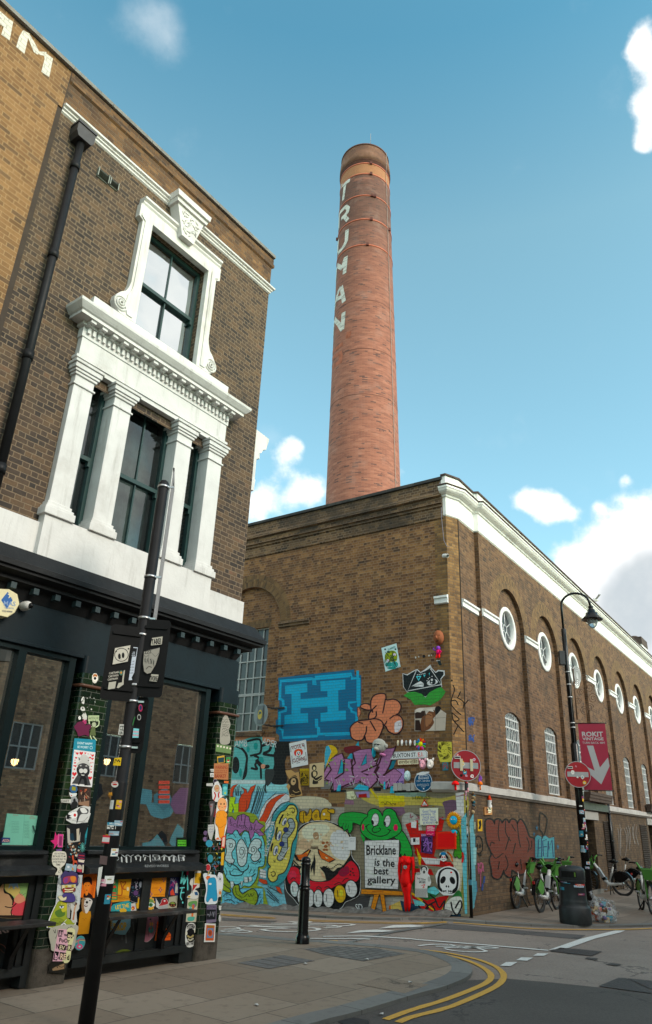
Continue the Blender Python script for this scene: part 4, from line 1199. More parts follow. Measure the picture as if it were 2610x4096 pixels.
M['slab'] = slab_mat('york stone slabs', (0.195, 0.148, 0.108), (0.245, 0.188, 0.138), (0.29, 0.232, 0.178), 0.72, 1.05)
M['slab2'] = slab_mat('far pavement slabs', (0.15, 0.115, 0.088), (0.20, 0.155, 0.12), (0.245, 0.195, 0.155), 0.6, 0.9)
M['kerb'] = slab_mat('granite kerb', (0.125, 0.122, 0.115), (0.165, 0.16, 0.15), (0.20, 0.195, 0.18), 4.0, 0.9, 0.012)
def axis_vals():
    v = [-400, -200, -100, -60, -40, -25, -18]
    v += [-14 + i * 1.0 for i in range(34)]
    v += [22, 26, 32, 40, 55, 80, 120, 200, 400]
    return v
mb = MB()
xs = axis_vals(); ys = [v + 8 if -20 < v < 30 else v for v in axis_vals()]
ys = sorted(set(ys))
for i in range(len(xs) - 1):
    for j in range(len(ys) - 1):
        q = [(xs[i], ys[j]), (xs[i + 1], ys[j]), (xs[i + 1], ys[j + 1]), (xs[i], ys[j + 1])]
        mb.face([(x, y, -0.04 + drop(x, y)) for x, y in q], 0, uv=q)
tag(mb.build('road', M['road']), kind='structure')
def gsheet(name, poly, mat, z, sub=0.8, kind='structure', thick=0.0, uvf=None):
    """a sheet on the (slightly falling) ground, cut fine enough to follow it"""
    bm = bmesh.new()
    vs = [bm.verts.new((x, y, 0)) for x, y in poly]
    loops = [[Vector((x, y, 0)) for x, y in poly]]
    for t in tessellate_polygon(loops):
        try: bm.faces.new([vs[i] for i in t])
        except ValueError: pass
    xs_ = [p[0] for p in poly]; ys_ = [p[1] for p in poly]
    for k in range(0, 16):
        P = FB.O + FB.d * (k * 1.0)
        bmesh.ops.bisect_plane(bm, geom=bm.verts[:] + bm.edges[:] + bm.faces[:], plane_co=(P.x, P.y, 0), plane_no=(FB.d.x, FB.d.y, 0))
    faces = [[(v.co.x, v.co.y) for v in f.verts] for f in bm.faces]
    bm.free()
    m_ = MB()
    for f in faces:
        uv = [uvf(*p) for p in f] if uvf else f
        m_.face([(x, y, z + drop(x, y)) for x, y in f], 0, uv=uv)
    if thick:
        n = len(poly)
        for i in range(n):
            a, b = poly[i], poly[(i + 1) % n]
            L = math.hypot(b[0] - a[0], b[1] - a[1])
            m_.face([(a[0], a[1], z + drop(*a) - thick), (b[0], b[1], z + drop(*b) - thick), (b[0], b[1], z + drop(*b)), (a[0], a[1], z + drop(*a))], 0, uv=[(0, 0), (L, 0), (L, thick), (0, thick)])
    o = m_.build(name, mat)
    return tag(o, kind=kind)
def uvA(x, y):
    v = Vector((x, y, 0)) - FA.O
    return (v.dot(FA.d), v.dot(FA.n))
KOUT = [(-9.9, 19.6)] + [ga(50, 372), ga(300, 388), ga(530, 412), ga(760, 425), ga(1000, 441), gb(0, 489), gb(100, 500), gb(220, 529), gb(330, 573), gb(378, 605), gb(386, 628), gb(375, 655), gb(340, 683), gb(290, 706), gb(200, 742), gb(40, 783), ga(1040, 822), ga(850, 880), ga(700, 914), (-0.5, 7.2), (-3.2, 3.6), (-10.4, -5.9)]
def smooth_line(P, it=1):
    for _ in range(it):
        Q = [P[0]]
        for a, b in zip(P[:-1], P[1:]):
            Q += [(a[0] * .75 + b[0] * .25, a[1] * .75 + b[1] * .25), (a[0] * .25 + b[0] * .75, a[1] * .25 + b[1] * .75)]
        P = Q + [P[-1]]
    return P
KOUT = smooth_line(KOUT)
def offset_line(P, d):
    out = []
    for i, p in enumerate(P):
        a = P[max(i - 1, 0)]; b = P[min(i + 1, len(P) - 1)]
        dx, dy = b[0] - a[0], b[1] - a[1]; l = math.hypot(dx, dy)
        out.append((p[0] + dy / l * d, p[1] - dx / l * d))
    return out
KIN = offset_line(KOUT, 0.27)
gsheet('pavement', KIN + [(-14, -5.9), (-14, 19.6)], M['slab'], 0.0, uvf=uvA)
def strip(name, A_, B_, mat, z, kind='structure', side=0.0, zs=None):
    m_ = MB(); s = 0
    for i in range(len(A_) - 1):
        L = math.hypot(A_[i + 1][0] - A_[i][0], A_[i + 1][1] - A_[i][1])
        wd = math.hypot(A_[i][0] - B_[i][0], A_[i][1] - B_[i][1])
        m_.face([(A_[i][0], A_[i][1], z + drop(*A_[i])), (A_[i + 1][0], A_[i + 1][1], z + drop(*A_[i + 1])), (B_[i + 1][0], B_[i + 1][1], z + drop(*B_[i + 1])), (B_[i][0], B_[i][1], z + drop(*B_[i]))], 0, uv=[(s, 0.1), (s + L, 0.1), (s + L, 0.1 + wd), (s, 0.1 + wd)])
        if side:
            m_.face([(A_[i][0], A_[i][1], z + drop(*A_[i]) - side), (A_[i + 1][0], A_[i + 1][1], z + drop(*A_[i + 1]) - side), (A_[i + 1][0], A_[i + 1][1], z + drop(*A_[i + 1])), (A_[i][0], A_[i][1], z + drop(*A_[i]))], 0, uv=[(s, 0), (s + L, 0), (s + L, 0.1), (s, 0.1)])
        s += L
    return tag(m_.build(name, mat), kind=kind)
strip('kerb', KOUT, KIN, M['kerb'], 0.003, side=0.08)
FKO = [(xy(FB, 12, 0.55)), xy(FB, 6.5, 0.5), ga(600, 262), ga(1130, 281), gb(0, 286), gb(300, 303), gb(600, 322), gb(900, 337), gb(1250, 338), gb(1534, 332), (7.9, 17.8), (9.6, 20.1), (30, 49.5)]
FKO = smooth_line(FKO)
FKI = offset_line(FKO, -0.2)
gsheet('pavement', FKI + [(26, 52), (2.9, 18.9), (2.0, 18.6), (-6.5, 24.8)], M['slab2'], 0.0, uvf=lambda x, y: ((Vector((x, y, 0)) - FC.O).dot(FC.d), (Vector((x, y, 0)) - FC.O).dot(FC.n)))
strip('kerb', FKO, FKI, M['kerb'], 0.003, side=0.05)
mb = MB(FB)
random.seed(12)
N_ = 60
for i in range(N_):
    u0, u1 = 0.2 + i * 0.17, 0.2 + (i + 1) * 0.17
    h0 = 0.05 + 0.035 * math.sin(i * 1.7) + 0.02 * math.sin(i * 0.6); h1 = 0.05 + 0.035 * math.sin((i + 1) * 1.7) + 0.02 * math.sin((i + 1) * 0.6)
    mb.face([(u0, 0.0, -0.0575 * u0 + h0 + 0.05), (u1, 0.0, -0.0575 * u1 + h1 + 0.05), (u1, 0.22, -0.0575 * u1 + 0.004), (u0, 0.22, -0.0575 * u0 + 0.004)], uv=[(u0, 0), (u1, 0), (u1, .3), (u0, .3)])
tag(mb.build('concrete_apron', plain('paint flecked concrete', (0.17, 0.155, 0.14), 0.9, var=0.5, scale=9, bump=0.8, bscale=30, dirt=(0.42, 0.42, 0.40, 0.6))), kind='structure')
zr = -0.036
gsheet('road_patch', [gb(600, 664), gb(900, 690), gb(1190, 720), gb(1534, 764), (7.5, 9.3), (9, 3), (-2, -3)] + [p for p in KOUT[::-1] if p[1] > -4 and p[1] < 10.6 and p[0] > -6] , M['road2'], zr)
gsheet('road_patch', [gb(240, 313), gb(760, 360), gb(1110, 386), gb(1065, 412), gb(600, 372), gb(100, 338)], M['road3'], zr)
gsheet('road_patch', [ga(60, 262), ga(400, 282), ga(380, 292), ga(60, 280)], M['road3'], zr)
gsheet('drain_channel', [gb(225, 305), gb(235, 311), gb(100, 335), gb(0, 352), ga(1130, 352), ga(900, 405), ga(820, 423), ga(770, 425), ga(880, 398), ga(1110, 345), ga(1380, 303), ga(1440, 292)], M['kerb'], zr + 0.003)
def mark_mat(name, col, wearc, wear):
    m, T, bs = new_mat(name)
    oc = T.n('ShaderNodeTexCoord', out=2)
    n = T.noise(oc, 22.0, 6.0, 0.75); n2 = T.noise(oc, 90.0, 3.0, 0.7)
    f = T.m('MULTIPLY', T.sm(T.m('ADD', T.m('MULTIPLY', n, 0.7), T.m('MULTIPLY', n2, 0.3)), 0.5, 0.62), wear)
    setp(T, bs, col=T.mix(f, col, wearc), rough=0.7, spec=0.3, normal=T.n('ShaderNodeBump', {'Strength': 0.4, 'Distance': 0.004, 'Height': n2}))
    return m
YM = mark_mat('yellow road paint', (0.60, 0.33, 0.055), (0.20, 0.15, 0.09), 0.55)
WMk = mark_mat('white road paint', (0.66, 0.64, 0.60), (0.2, 0.18, 0.16), 0.5)
def line(name, pts, wd, mat, z=-0.030, sm_=1):
    P = smooth_line(pts, sm_) if sm_ else pts
    Q = []
    for a, b in zip(P[:-1], P[1:]):
        n = max(1, int(math.hypot(b[0] - a[0], b[1] - a[1]) / 0.25))
        Q += [(a[0] + (b[0] - a[0]) * i / n, a[1] + (b[1] - a[1]) * i / n) for i in range(n)]
    Q.append(P[-1])
    random.seed(len(Q))
    A_ = offset_line(Q, wd / 2); B_ = offset_line(Q, -wd / 2)
    A_ = [(a[0] + random.uniform(-.006, .006), a[1] + random.uniform(-.006, .006)) for a in A_]
    return strip(name, A_, B_, mat, z)
yo = [ga(775, 421), ga(1000, 438), ga(1300, 466), gb(0, 474), gb(200, 497), gb(400, 536), gb(520, 580), gb(575, 620), gb(588, 650), gb(572, 690), gb(520, 728), gb(400, 785), gb(200, 866), gb(0, 910), ga(1140, 911)]
yi = [ga(800, 430), ga(1000, 448), ga(1300, 476), gb(0, 484), gb(180, 507), gb(330, 541), gb(430, 582), gb(495, 625), gb(508, 655), gb(485, 690), gb(415, 724), gb(250, 790), gb(100, 838), gb(0, 866), ga(1062, 893)]
line('yellow_line', yo, 0.085, YM); line('yellow_line', yi, 0.085, YM)
yk = smooth_line([ga(50, 366), ga(300, 382), ga(520, 400)])
line('yellow_line', [ga(50, 366), ga(300, 382), ga(520, 402)], 0.07, YM)
line('yellow_line', [ga(595, 402), ga(770, 408)], 0.07, YM); line('yellow_line', [ga(600, 411), ga(740, 417)], 0.07, YM)
for dy in (0, 6): line('yellow_line', [ga(50, 241 + dy), ga(200, 252 + dy), ga(385, 263 + dy)], 0.08, YM)
for dy in (0, 7): line('yellow_line', [ga(590, 277 + dy), ga(1000, 292 + dy), ga(1300, 297 + dy * .6), ga(1440, 289 + dy)], 0.08, YM)
line('yellow_line', [gb(0, 314), gb(120, 308), gb(215, 300)], 0.09, YM)
line('yellow_line', [gb(262, 306), gb(500, 324), gb(760, 347), gb(1000, 352), gb(1260, 352), gb(1400, 350), gb(1534, 344)], 0.10, YM)
line('white_line', [ga(680, 380), ga(860, 378), ga(980, 380), ga(1250, 397), gb(0, 415), gb(300, 437), gb(600, 462), gb(870, 486)], 0.10, WMk)
line('white_line', [ga(600, 393), ga(800, 394), ga(970, 397)], 0.09, WMk)
gsheet('white_line', [gb(868, 484), gb(1075, 412), gb(1300, 357), gb(1362, 358), gb(1330, 371), gb(1170, 410), gb(1000, 470)], WMk, -0.030)
for q in ([(562, 584), (600, 561), (673, 561), (628, 588)], [(665, 548), (697, 531), (772, 533), (735, 553)], [(773, 520), (802, 504), (872, 506), (842, 521)]):
    gsheet('white_line', [gb(*p) for p in q], WMk, -0.030)
gsheet('white_line', [ga(822, 361), ga(905, 343), ga(1010, 338), ga(1118, 346), ga(1040, 354), ga(940, 354)], WMk, -0.030)
gsheet('white_line', [ga(1020, 332), ga(1110, 311), ga(1220, 308), ga(1305, 317), ga(1230, 324), ga(1130, 326)], WMk, -0.030)
for st in ([(468, 292), (520, 286), (605, 288), (590, 296), (520, 293), (500, 299)], [(360, 298), (560, 303), (720, 300), (840, 302), (876, 309), (800, 317), (700, 318)],
           [(232, 311), (400, 309), (600, 309), (735, 311)], [(735, 311), (800, 322), (690, 329)], [(232, 311), (300, 318), (480, 319), (600, 315)],
           [(165, 315), (330, 321), (470, 329), (540, 328)], [(300, 338), (360, 349), (500, 352), (630, 345), (662, 334), (600, 325), (480, 329), (350, 334), (305, 338)]):
    line('slow_marking', [ga(*p) for p in st], 0.10, WMk)
for st in ([(45, 318), (150, 322), (170, 333), (100, 341), (50, 343)], [(60, 352), (150, 342), (240, 348), (230, 355), (120, 360), (50, 361)], [(50, 347), (120, 352), (200, 343)], [(70, 336), (150, 331), (190, 340)]):
    line('cycle_symbol', [ga(*p) for p in st], 0.07, WMk)
for st in ([(42, 457), (90, 450), (160, 446), (230, 449)], [(150, 460), (330, 458), (440, 463)], [(240, 447), (330, 470)], [(330, 458), (290, 475), (470, 463)],
           [(205, 470), (280, 465), (400, 467), (470, 487), (470, 494), (380, 497), (260, 488), (205, 475)], [(330, 462), (440, 460), (540, 466), (545, 472), (430, 472), (340, 466)]):
    line('cycle_symbol', [gb(*p) for p in st], 0.065, WMk)
mh = plain('rusty iron cover', (0.055, 0.042, 0.037), 0.6, var=0.35, scale=20, bump=0.8, bscale=70)
for q in ([(878, 490), (948, 468), (1216, 492), (1145, 522)], [(1100, 538), (1122, 530), (1190, 537), (1172, 548)], [(1236, 576), (1262, 567), (1334, 573), (1312, 584)]):
    gsheet('manhole_cover', [gb(*p) for p in q], mh, -0.030)
    c = [sum(v) / 4 for v in zip(*q)]
gsheet('manhole_cover', [gb(1190, 716), gb(1320, 661), gb(1366, 664), gb(1534, 745), gb(1534, 762)], mh, -0.030)
gsheet('manhole_cover', [gb(1372, 664), gb(1534, 681), gb(1534, 738)], mh, -0.030)
gsheet('road_grating', [ga(770, 905), ga(860, 882), ga(960, 896), ga(960, 930), ga(820, 930)], M['iron'], -0.030)
cov = plain('grey slab cover', (0.15, 0.135, 0.125), 0.75, var=0.3, scale=12, bump=0.4)
for k in range(4):
    a0, a1 = k / 4, (k + 1) / 4 - 0.02
    P = lambda s, t: ga(150 + 285 * s + 205 * t, 541 - 50 * s + 37 * t, 0)
    gsheet('service_cover', [P(a0, 0.02), P(a1, 0.02), P(a1, 0.98), P(a0, 0.98)], cov, 0.005)
gr = asphalt('pebbly infill', (0.20, 0.15, 0.11), (0.25, 0.19, 0.14), (0.38, 0.30, 0.22), 1.0)
gsheet('gravel_infill', [ga(888, 670, 0), ga(1045, 628, 0), ga(1330, 674, 0), ga(1180, 728, 0)], gr, 0.004)
gsheet('sett_paving', [ga(560, 455, 0), ga(760, 436, 0), ga(1000, 450, 0), ga(1190, 484, 0), ga(930, 530, 0), ga(700, 492, 0)], slab_mat('grey setts', (0.11, 0.105, 0.1), (0.14, 0.135, 0.125), (0.17, 0.16, 0.15), 0.12, 0.2, 0.02), 0.004, uvf=uvA)
random.seed(31)
lit = plain('scrap paper', (0.55, 0.53, 0.5), 0.8)
for k, (x, y) in enumerate(((270, 803), (570, 549), (1216, 663), (1036, 832), (950, 522))):
    c = ga(x, y, 0); m_ = MB()
    a = random.uniform(0, 3)
    pts = [(c[0] + 0.035 * math.cos(a + t) * random.uniform(.6, 1.2), c[1] + 0.03 * math.sin(a + t) * random.uniform(.6, 1.2)) for t in (0, 1.3, 2.7, 4.1, 5.2)]
    z0 = -0.03 if k == 3 else 0.006
    m_.face([(p[0], p[1], z0 + 0.004 + 0.01 * (i % 2)) for i, p in enumerate(pts)])
    m_.face([(p[0], p[1], z0 + 0.002) for i, p in enumerate(pts)])
    tag(m_.build('litter', lit), ['scrap of pale litter on the pavement slab nearest us', 'tiny pale scrap beside the grey slab covers', 'white scrap lying on the pebbly patch near the kerb', 'white leaf shaped scrap in the gutter beside the kerb', 'pale scrap at the edge of the grey setts'][k], 'litter', 'scraps of litter')
GAIN = 1.25
def CC(s):
    v = hx(s); l = sum(v) / 3; k = 1.22 if GAIN > 1.4 else 1.0
    return tuple(max(0.004, min(0.86, (l + (c - l) * k) * GAIN)) for c in v)
def pp(s):
    v = [float(x) for x in s.replace(',', ' ').split()]
    return list(zip(v[::2], v[1::2]))
def cat_rom(P, closed=True, n=4):
    out = []
    m = len(P)
    rng = range(m) if closed else range(m - 1)
    for i in rng:
        p0 = P[(i - 1) % m] if closed or i > 0 else P[0]
        p1 = P[i]; p2 = P[(i + 1) % m]
        p3 = P[(i + 2) % m] if closed or i + 2 < m else P[-1]
        for k in range(n):
            t = k / n
            out.append(tuple(0.5 * (2 * p1[j] + (p2[j] - p0[j]) * t + (2 * p0[j] - 5 * p1[j] + 4 * p2[j] - p3[j]) * t * t + (3 * p1[j] - p0[j] - 3 * p2[j] + p3[j]) * t ** 3) for j in (0, 1)))
    if not closed: out.append(P[-1])
    return out
TXT = {}
def text_tris(s, bold=0.0):
    k = (s, bold)
    if k in TXT: return TXT[k]
    cu = bpy.data.curves.new('t', 'FONT')
    cu.body = s; cu.size = 1.0; cu.resolution_u = 2; cu.offset = bold
    o = bpy.data.objects.new('t', cu); COL.objects.link(o)
    dg = bpy.context.evaluated_depsgraph_get()
    me = bpy.data.meshes.new_from_object(o.evaluated_get(dg))
    me.calc_loop_triangles()
    tr = [[(me.vertices[i].co.x, me.vertices[i].co.y) for i in t.vertices] for t in me.loop_triangles]
    bpy.data.objects.remove(o); bpy.data.curves.remove(cu); bpy.data.meshes.remove(me)
    xs = [p[0] for t in tr for p in t] or [0, 1]
    ys = [p[1] for t in tr for p in t] or [0, 1]
    TXT[k] = (tr, min(xs), max(xs), max(0.6, max(ys)))
    return TXT[k]
class Art:
    def __init__(s, fr, w, crop=(0, 0, 1), step=0.00015):
        s.fr, s.w, s.c, s.step = fr, w, crop, step
        s.mb = MB(fr)
    def crop(s, *c): s.c = c; return s
    def tf(s, p):
        return s.fr.hit(s.c[0] + p[0] * s.c[2], s.c[1] + p[1] * s.c[2], s.w)
    def poly(s, col, pts, smooth=False, out=None, ow=6):
        if isinstance(pts, str): pts = pp(pts)
        if smooth: pts = cat_rom(pts, True, 4)
        if out: s.stroke(out, ow * 2, pts, closed=True, smooth=False)
        s.w += s.step
        q = [s.tf(p) for p in pts]
        s.mb.sheet(q, s.w, 0, col=CC(col) if isinstance(col, str) else col)
        if out and ow: pass
        return s
    def blob(s, col, pts, out='#0c0c0e', ow=6): return s.poly(col, pts, True, out, ow)
    def ell(s, col, x, y, rx, ry=None, rot=0, out=None, ow=5, n=20):
        ry = ry or rx; c, d = math.cos(math.radians(rot)), math.sin(math.radians(rot))
        pts = []
        for i in range(n):
            a = 2 * math.pi * i / n
            px, py = rx * math.cos(a), ry * math.sin(a)
            pts.append((x + px * c - py * d, y + px * d + py * c))
        return s.poly(col, pts, False, out, ow)
    def stroke(s, col, wd, pts, closed=False, smooth=True, taper=False, cap=True):
        if isinstance(pts, str): pts = pp(pts)
        if smooth and len(pts) > 2: pts = cat_rom(pts, closed, 4)
        s.w += s.step
        n = len(pts)
        L, R = [], []
        for i, p in enumerate(pts):
            a = pts[(i - 1) % n] if closed else pts[max(i - 1, 0)]
            b = pts[(i + 1) % n] if closed else pts[min(i + 1, n - 1)]
            dx, dy = b[0] - a[0], b[1] - a[1]; l = math.hypot(dx, dy) or 1
            h = wd / 2
            if taper: h *= 0.25 + 0.75 * math.sin(math.pi * (i + 0.4) / (n - 0.2))
            L.append((p[0] - dy / l * h, p[1] + dx / l * h)); R.append((p[0] + dy / l * h, p[1] - dx / l * h))
        c = CC(col) if isinstance(col, str) else col
        for i in range(n if closed else n - 1):
            j = (i + 1) % n
            q = [s.tf(p) for p in (L[i], L[j], R[j], R[i])]
            s.mb.face([(a, s.w, b) for a, b in q], 0, col=c)
        if cap and not closed and not taper:
            for e in (pts[0], pts[-1]): 
                ww = s.w; s.ell(c, e[0], e[1], wd / 2, n=8); s.w = ww + s.step * 0.2
        return s
    def text(s, col, st, x0, y0, x1, y1, h, bold=0.0, slant=0.0, upx=None):
        tr, a, b, ht = text_tris(st, bold)
        s.w += s.step
        ex, ey = x1 - x0, y1 - y0
        l = math.hypot(ex, ey) or 1
        ux, uy = (ey / l * h + slant * h, -ex / l * h)
        c = CC(col)
        for t in tr:
            q = []
            for (px, py) in t:
                f = (px - a) / (b - a); g = py / 0.73
                q.append(s.tf((x0 + ex * f + ux * g, y0 + ey * f + uy * g)))
            s.mb.face([(m_, s.w, n_) for m_, n_ in q], 0, col=c)
        return s
    def scrib(s, col, wd, x, y, w_, h_, n=10, seed=0):
        """illegible handwriting / scribble in a box"""
        r = random.Random(seed + int(x * 7 + y))
        pts = [(x + w_ * i / n + r.uniform(-.3, .3) * w_ / n, y + r.uniform(0, h_)) for i in range(n + 1)]
        return s.stroke(col, wd, pts, cap=False)
    def done(s, name, mat, parent=None):
        o = s.mb.build(name, mat, parent, merge=False)
        return o
def relief_ell(mb, u, w, z, ru, rw, rz, rot=0, n=12, m=0, col=None, half=True):
    c, d = math.cos(math.radians(rot)), math.sin(math.radians(rot))
    lat = 6
    for i in range(lat):
        for k in range(n):
            q = []
            for (ii, kk) in ((i, k), (i, k + 1), (i + 1, k + 1), (i + 1, k)):
                th = (math.pi / 2 if half else math.pi) * ii / lat; ph = 2 * math.pi * kk / n
                x = ru * math.sin(th) * math.cos(ph); y = rz * math.sin(th) * math.sin(ph)
                q.append((u + x * c - y * d, w + rw * math.cos(th), z + x * d + y * c))
            mb.face(q, m, col=col, smooth=True)
c5 = (850, 3100, .3911); c6 = (850, 2700, .3585); c7 = (1400, 2500, .3585); c8 = (1400, 3050, .3585); c1 = (1300, 2750, .2608)
cA = (0, 3000, .7171); cB = (380, 3400, .3064); cCc = (180, 3300, .27); cD = (150, 2650, .2907); cE = (780, 2850, .4157); cF = (0, 3200, .3113)
cG = (300, 2450, .2738); cH = (1780, 2950, .3116); cR3 = (1850, 3200, .4954); cR2 = (1850, 2700, .4954)
K = '#0c0c0e'
GAIN = 1.6
a = Art(FB, 0.0005, c5)
a.poly('#7fb0c8', '60 40 560 60 780 95 800 300 780 900 740 1120 880 1400 520 1385 60 1345')
a.poly('#9cc4d4', '60 60 560 70 560 120 60 112').poly('#a9c9d6', '60 20 520 30 540 68 60 60')
a.poly('#8f8b82', '780 240 960 220 1240 330 1534 330 1534 560 1240 520 880 560 800 420')
a.poly('#b5ad98', '800 250 950 215 1150 240 1220 320 1100 330 850 340', True)
a.poly('#3c3b3b', '735 1020 1534 1000 1534 1445 1200 1420 1000 1425 870 1400 760 1330 735 1200')
a.poly('#4f7d8d', '1400 850 1534 820 1534 1130 1500 1100 1470 900').poly('#23707f', '1480 900 1534 880 1534 1100 1510 1080')
a.poly('#8c8c8b', '1380 560 1440 500 1500 560 1534 700 1534 830 1430 860 1400 700')
a.crop(*c8)
a.poly('#77705f', '-60 300 500 300 1040 340 1330 330 1345 1720 700 1690 -60 1670')
a.poly('#a89a5a', '120 360 640 350 1010 400 1290 350 1300 560 1000 480 620 480 300 480', True)
a.poly('#c8b56a', '310 370 610 375 600 430 320 425').poly('#d4bf86', '490 375 610 378 605 440 500 440').poly('#b39a45', '320 430 620 440 610 490 330 500')
a.poly('#7a8f84', '500 335 850 335 850 385 520 380').poly('#6e5566', '380 490 600 500 620 560 560 600 480 560').poly('#5e4a5a', '1040 440 1180 420 1220 520 1170 680 1080 640 1060 520', True)
a.poly('#a0a19a', '580 620 700 560 800 700 780 900 640 900', True).poly('#bfc0b6', '700 680 780 740 740 880 690 860', True)
a.poly('#b9b4a0', '1040 930 1230 900 1300 1100 1290 1400 1200 1500 1180 1200', True).poly('#a79b3e', '1220 700 1290 560 1300 900 1250 920').poly('#7c7a45', '1260 1200 1310 1180 1320 1600 1270 1650 1240 1450')
a.poly('#d2d2cc', '1180 340 1270 330 1275 640 1200 600').poly('#e8e8e4', '1140 560 1275 470 1265 520 1170 640')
a.poly('#2f3a44', '-60 1500 230 1500 260 1690 -60 1670').poly('#3d3b3c', '-60 1480 235 1485 190 1690 -60 1670')
a.poly('#9c9a94', '230 1500 610 1500 620 1690 190 1690').poly('#c2a565', '440 1600 560 1545 600 1690 430 1690').poly('#c9672a', '436 1600 455 1590 465 1690 440 1690')
a.poly('#1e3c50', '560 1540 1000 1640 1000 1720 600 1700').poly('#173040', '600 1600 1240 1690 1240 1720 600 1700')
a.poly('#a9332a', '620 690 760 640 770 760 960 760 990 640 1040 600 1055 640 1030 760 990 770 960 960 940 1050 1020 1090 830 1130 720 960').poly('#9b2620', '800 1060 1020 1080 1160 1140 1150 1180 800 1140 720 1000 745 950')
a.poly('#c8a844', '745 950 800 1060 790 1150 770 1140').poly('#d8d6cc', '800 1060 1010 1075 1000 1140 850 1135').poly('#255c33', '560 1140 760 1160 900 1400 1000 1460 860 1600 760 1560 700 1400 690 1200')
a.poly('#9b2620', '700 1180 910 1190 940 1260 720 1230').poly('#6fb7bd', '860 1410 940 1380 1010 1440 960 1480 870 1450').poly('#a52a22', '690 1440 760 1500 860 1540 1000 1500 1110 1480 1000 1680 860 1660 700 1570')
a.poly('#6fb3b8', '700 1520 830 1560 840 1600 730 1600').poly('#d9b04a', '690 1440 1000 1690 1110 1490 1010 1700 985 1690 690 1470').poly('#2d6b38', '1150 1470 1230 1430 1250 1540 1170 1620', True)
a.poly('#bdbdb8', '1120 1520 1240 1500 1250 1640 1160 1700 1050 1640', True)
a.poly('#69a8b4', '1240 640 1300 560 1310 1690 1285 1690 1260 1200')
for st in ('820 1550 870 1600 840 1640 900 1580 950 1650 920 1690', '960 1540 1000 1620 1060 1540 1050 1650 1100 1690', '1130 1560 1150 1650 1200 1700 1250 1600 1230 1540 1180 1620', '770 1600 820 1660 880 1620', '900 1480 960 1540 900 1580'):
    a.stroke('#1a1a1c', 18, st)
for i in range(26):
    r = random.Random(i); x = r.uniform(640, 1260); y = r.uniform(360, 700)
    a.stroke(r.choice(['#d9d4bf', '#7d6a2c', '#3d3d3a', '#b5a042', '#6d8f93', '#8a4a5e']), r.uniform(5, 12), [(x, y), (x + r.uniform(-60, 60), y + r.uniform(-15, 25)), (x + r.uniform(-60, 60), y + r.uniform(-30, 30))])
a.text('#57601f', 'HARAS', 700, 415, 900, 408, 40).scrib('#6b5f28', 7, 340, 440, 180, 30)
a.done('painted_background', M['paint'], brew)
a = Art(FB, 0.012, c5)
for st in ('440 400 470 300 530 105', '420 400 460 280 500 130', '400 390 440 260 485 120', '385 400 420 300 470 110', '455 400 500 280 545 100', '250 210 256 120', '265 215 275 100', '290 215 292 160', '240 210 236 140'):
    a.stroke(K, 7, st, cap=False)
a.poly('#e9572a', '165 218 178 150 215 110 262 92 226 130 206 190 212 218', out=K, ow=4)
a.poly('#ff5a1c', '270 382 275 262 302 200 328 182 325 150 296 124 345 150 362 192 396 126 446 98 425 150 402 192 388 262 368 335 330 385', out=K, ow=5)
a.poly('#9fca2c', '150 228 238 226 224 296 268 286 264 412 228 414 216 330 188 414 150 414', out=K, ow=5).stroke(K, 5, '330 385 350 330 355 260').stroke(K, 5, '215 330 200 300')
a.poly('#c9d0d2', '468 472 500 360 560 262 640 200 742 188 792 212 790 262 702 292 622 392 584 520 520 592 500 540', out=K, ow=5)
a.poly('#ff5a1c', '476 470 520 402 560 302 602 254 690 205 750 194 702 228 652 272 612 342 572 432 540 492', out=K, ow=5)
a.stroke(K, 6, '560 270 610 220 660 170', taper=True).stroke(K, 7, '540 520 600 430 650 350 700 300', taper=True).poly('#e9572a', '500 560 545 540 530 580 505 590', out=K, ow=3)
a.blob('#7f8d3a', '110 430 230 385 340 378 440 405 482 470 535 478 545 545 525 575 556 650 552 900 522 955 482 975 472 1080 460 1130 520 1150 545 1230 535 1375 120 1345 105 1000', None)
a.poly('#6faac4', '100 1160 520 1160 520 1370 100 1335', out=K, ow=4)
a.blob('#76b6cd', '100 600 200 560 250 570 290 630 330 580 370 600 390 690 410 640 440 590 500 620 530 700 535 850 520 930 470 940 460 1020 430 1090 380 1140 330 1130 280 1160 230 1110 180 1100 150 1060 120 980 100 900', K, 8)
a.poly('#92648e', '110 440 200 428 240 470 262 420 320 402 372 430 382 480 420 500 450 456 472 490 528 520 482 560 532 612 482 622 470 600 430 580 420 622 395 662 375 572 330 560 280 602 260 560 230 560 200 602 170 590 110 600', out=K, ow=8)
a.text('#2f2430', 'SCaMPoSPoC', 180, 520, 480, 590, 40)
for st in ('190 450 180 500', '270 430 250 520', '340 420 330 500 350 540', '395 500 400 560', '440 500 430 560', '300 410 300 470'): a.stroke(K, 6, st)
for e, sw in (('140 680 172 655 216 665 236 702 220 752 196 792 202 850 222 872 200 908 152 884 132 850 150 780', '175 700 205 705 205 735 180 740 172 720 190 712'),
              ('250 762 266 690 300 658 332 702 358 762 352 832 340 902 300 934 268 902 258 832', '300 760 320 775 312 810 290 815 280 785 290 745 325 745 335 800 310 850 275 840'),
              ('375 752 400 690 442 655 492 670 498 722 462 762 486 802 482 852 430 882 398 842 415 812 373 792', '420 750 435 760 425 785 400 780 405 740 440 735 455 775 430 810')):
    a.blob('#b4c1c1', e, K, 9); a.stroke(K, 6, sw)
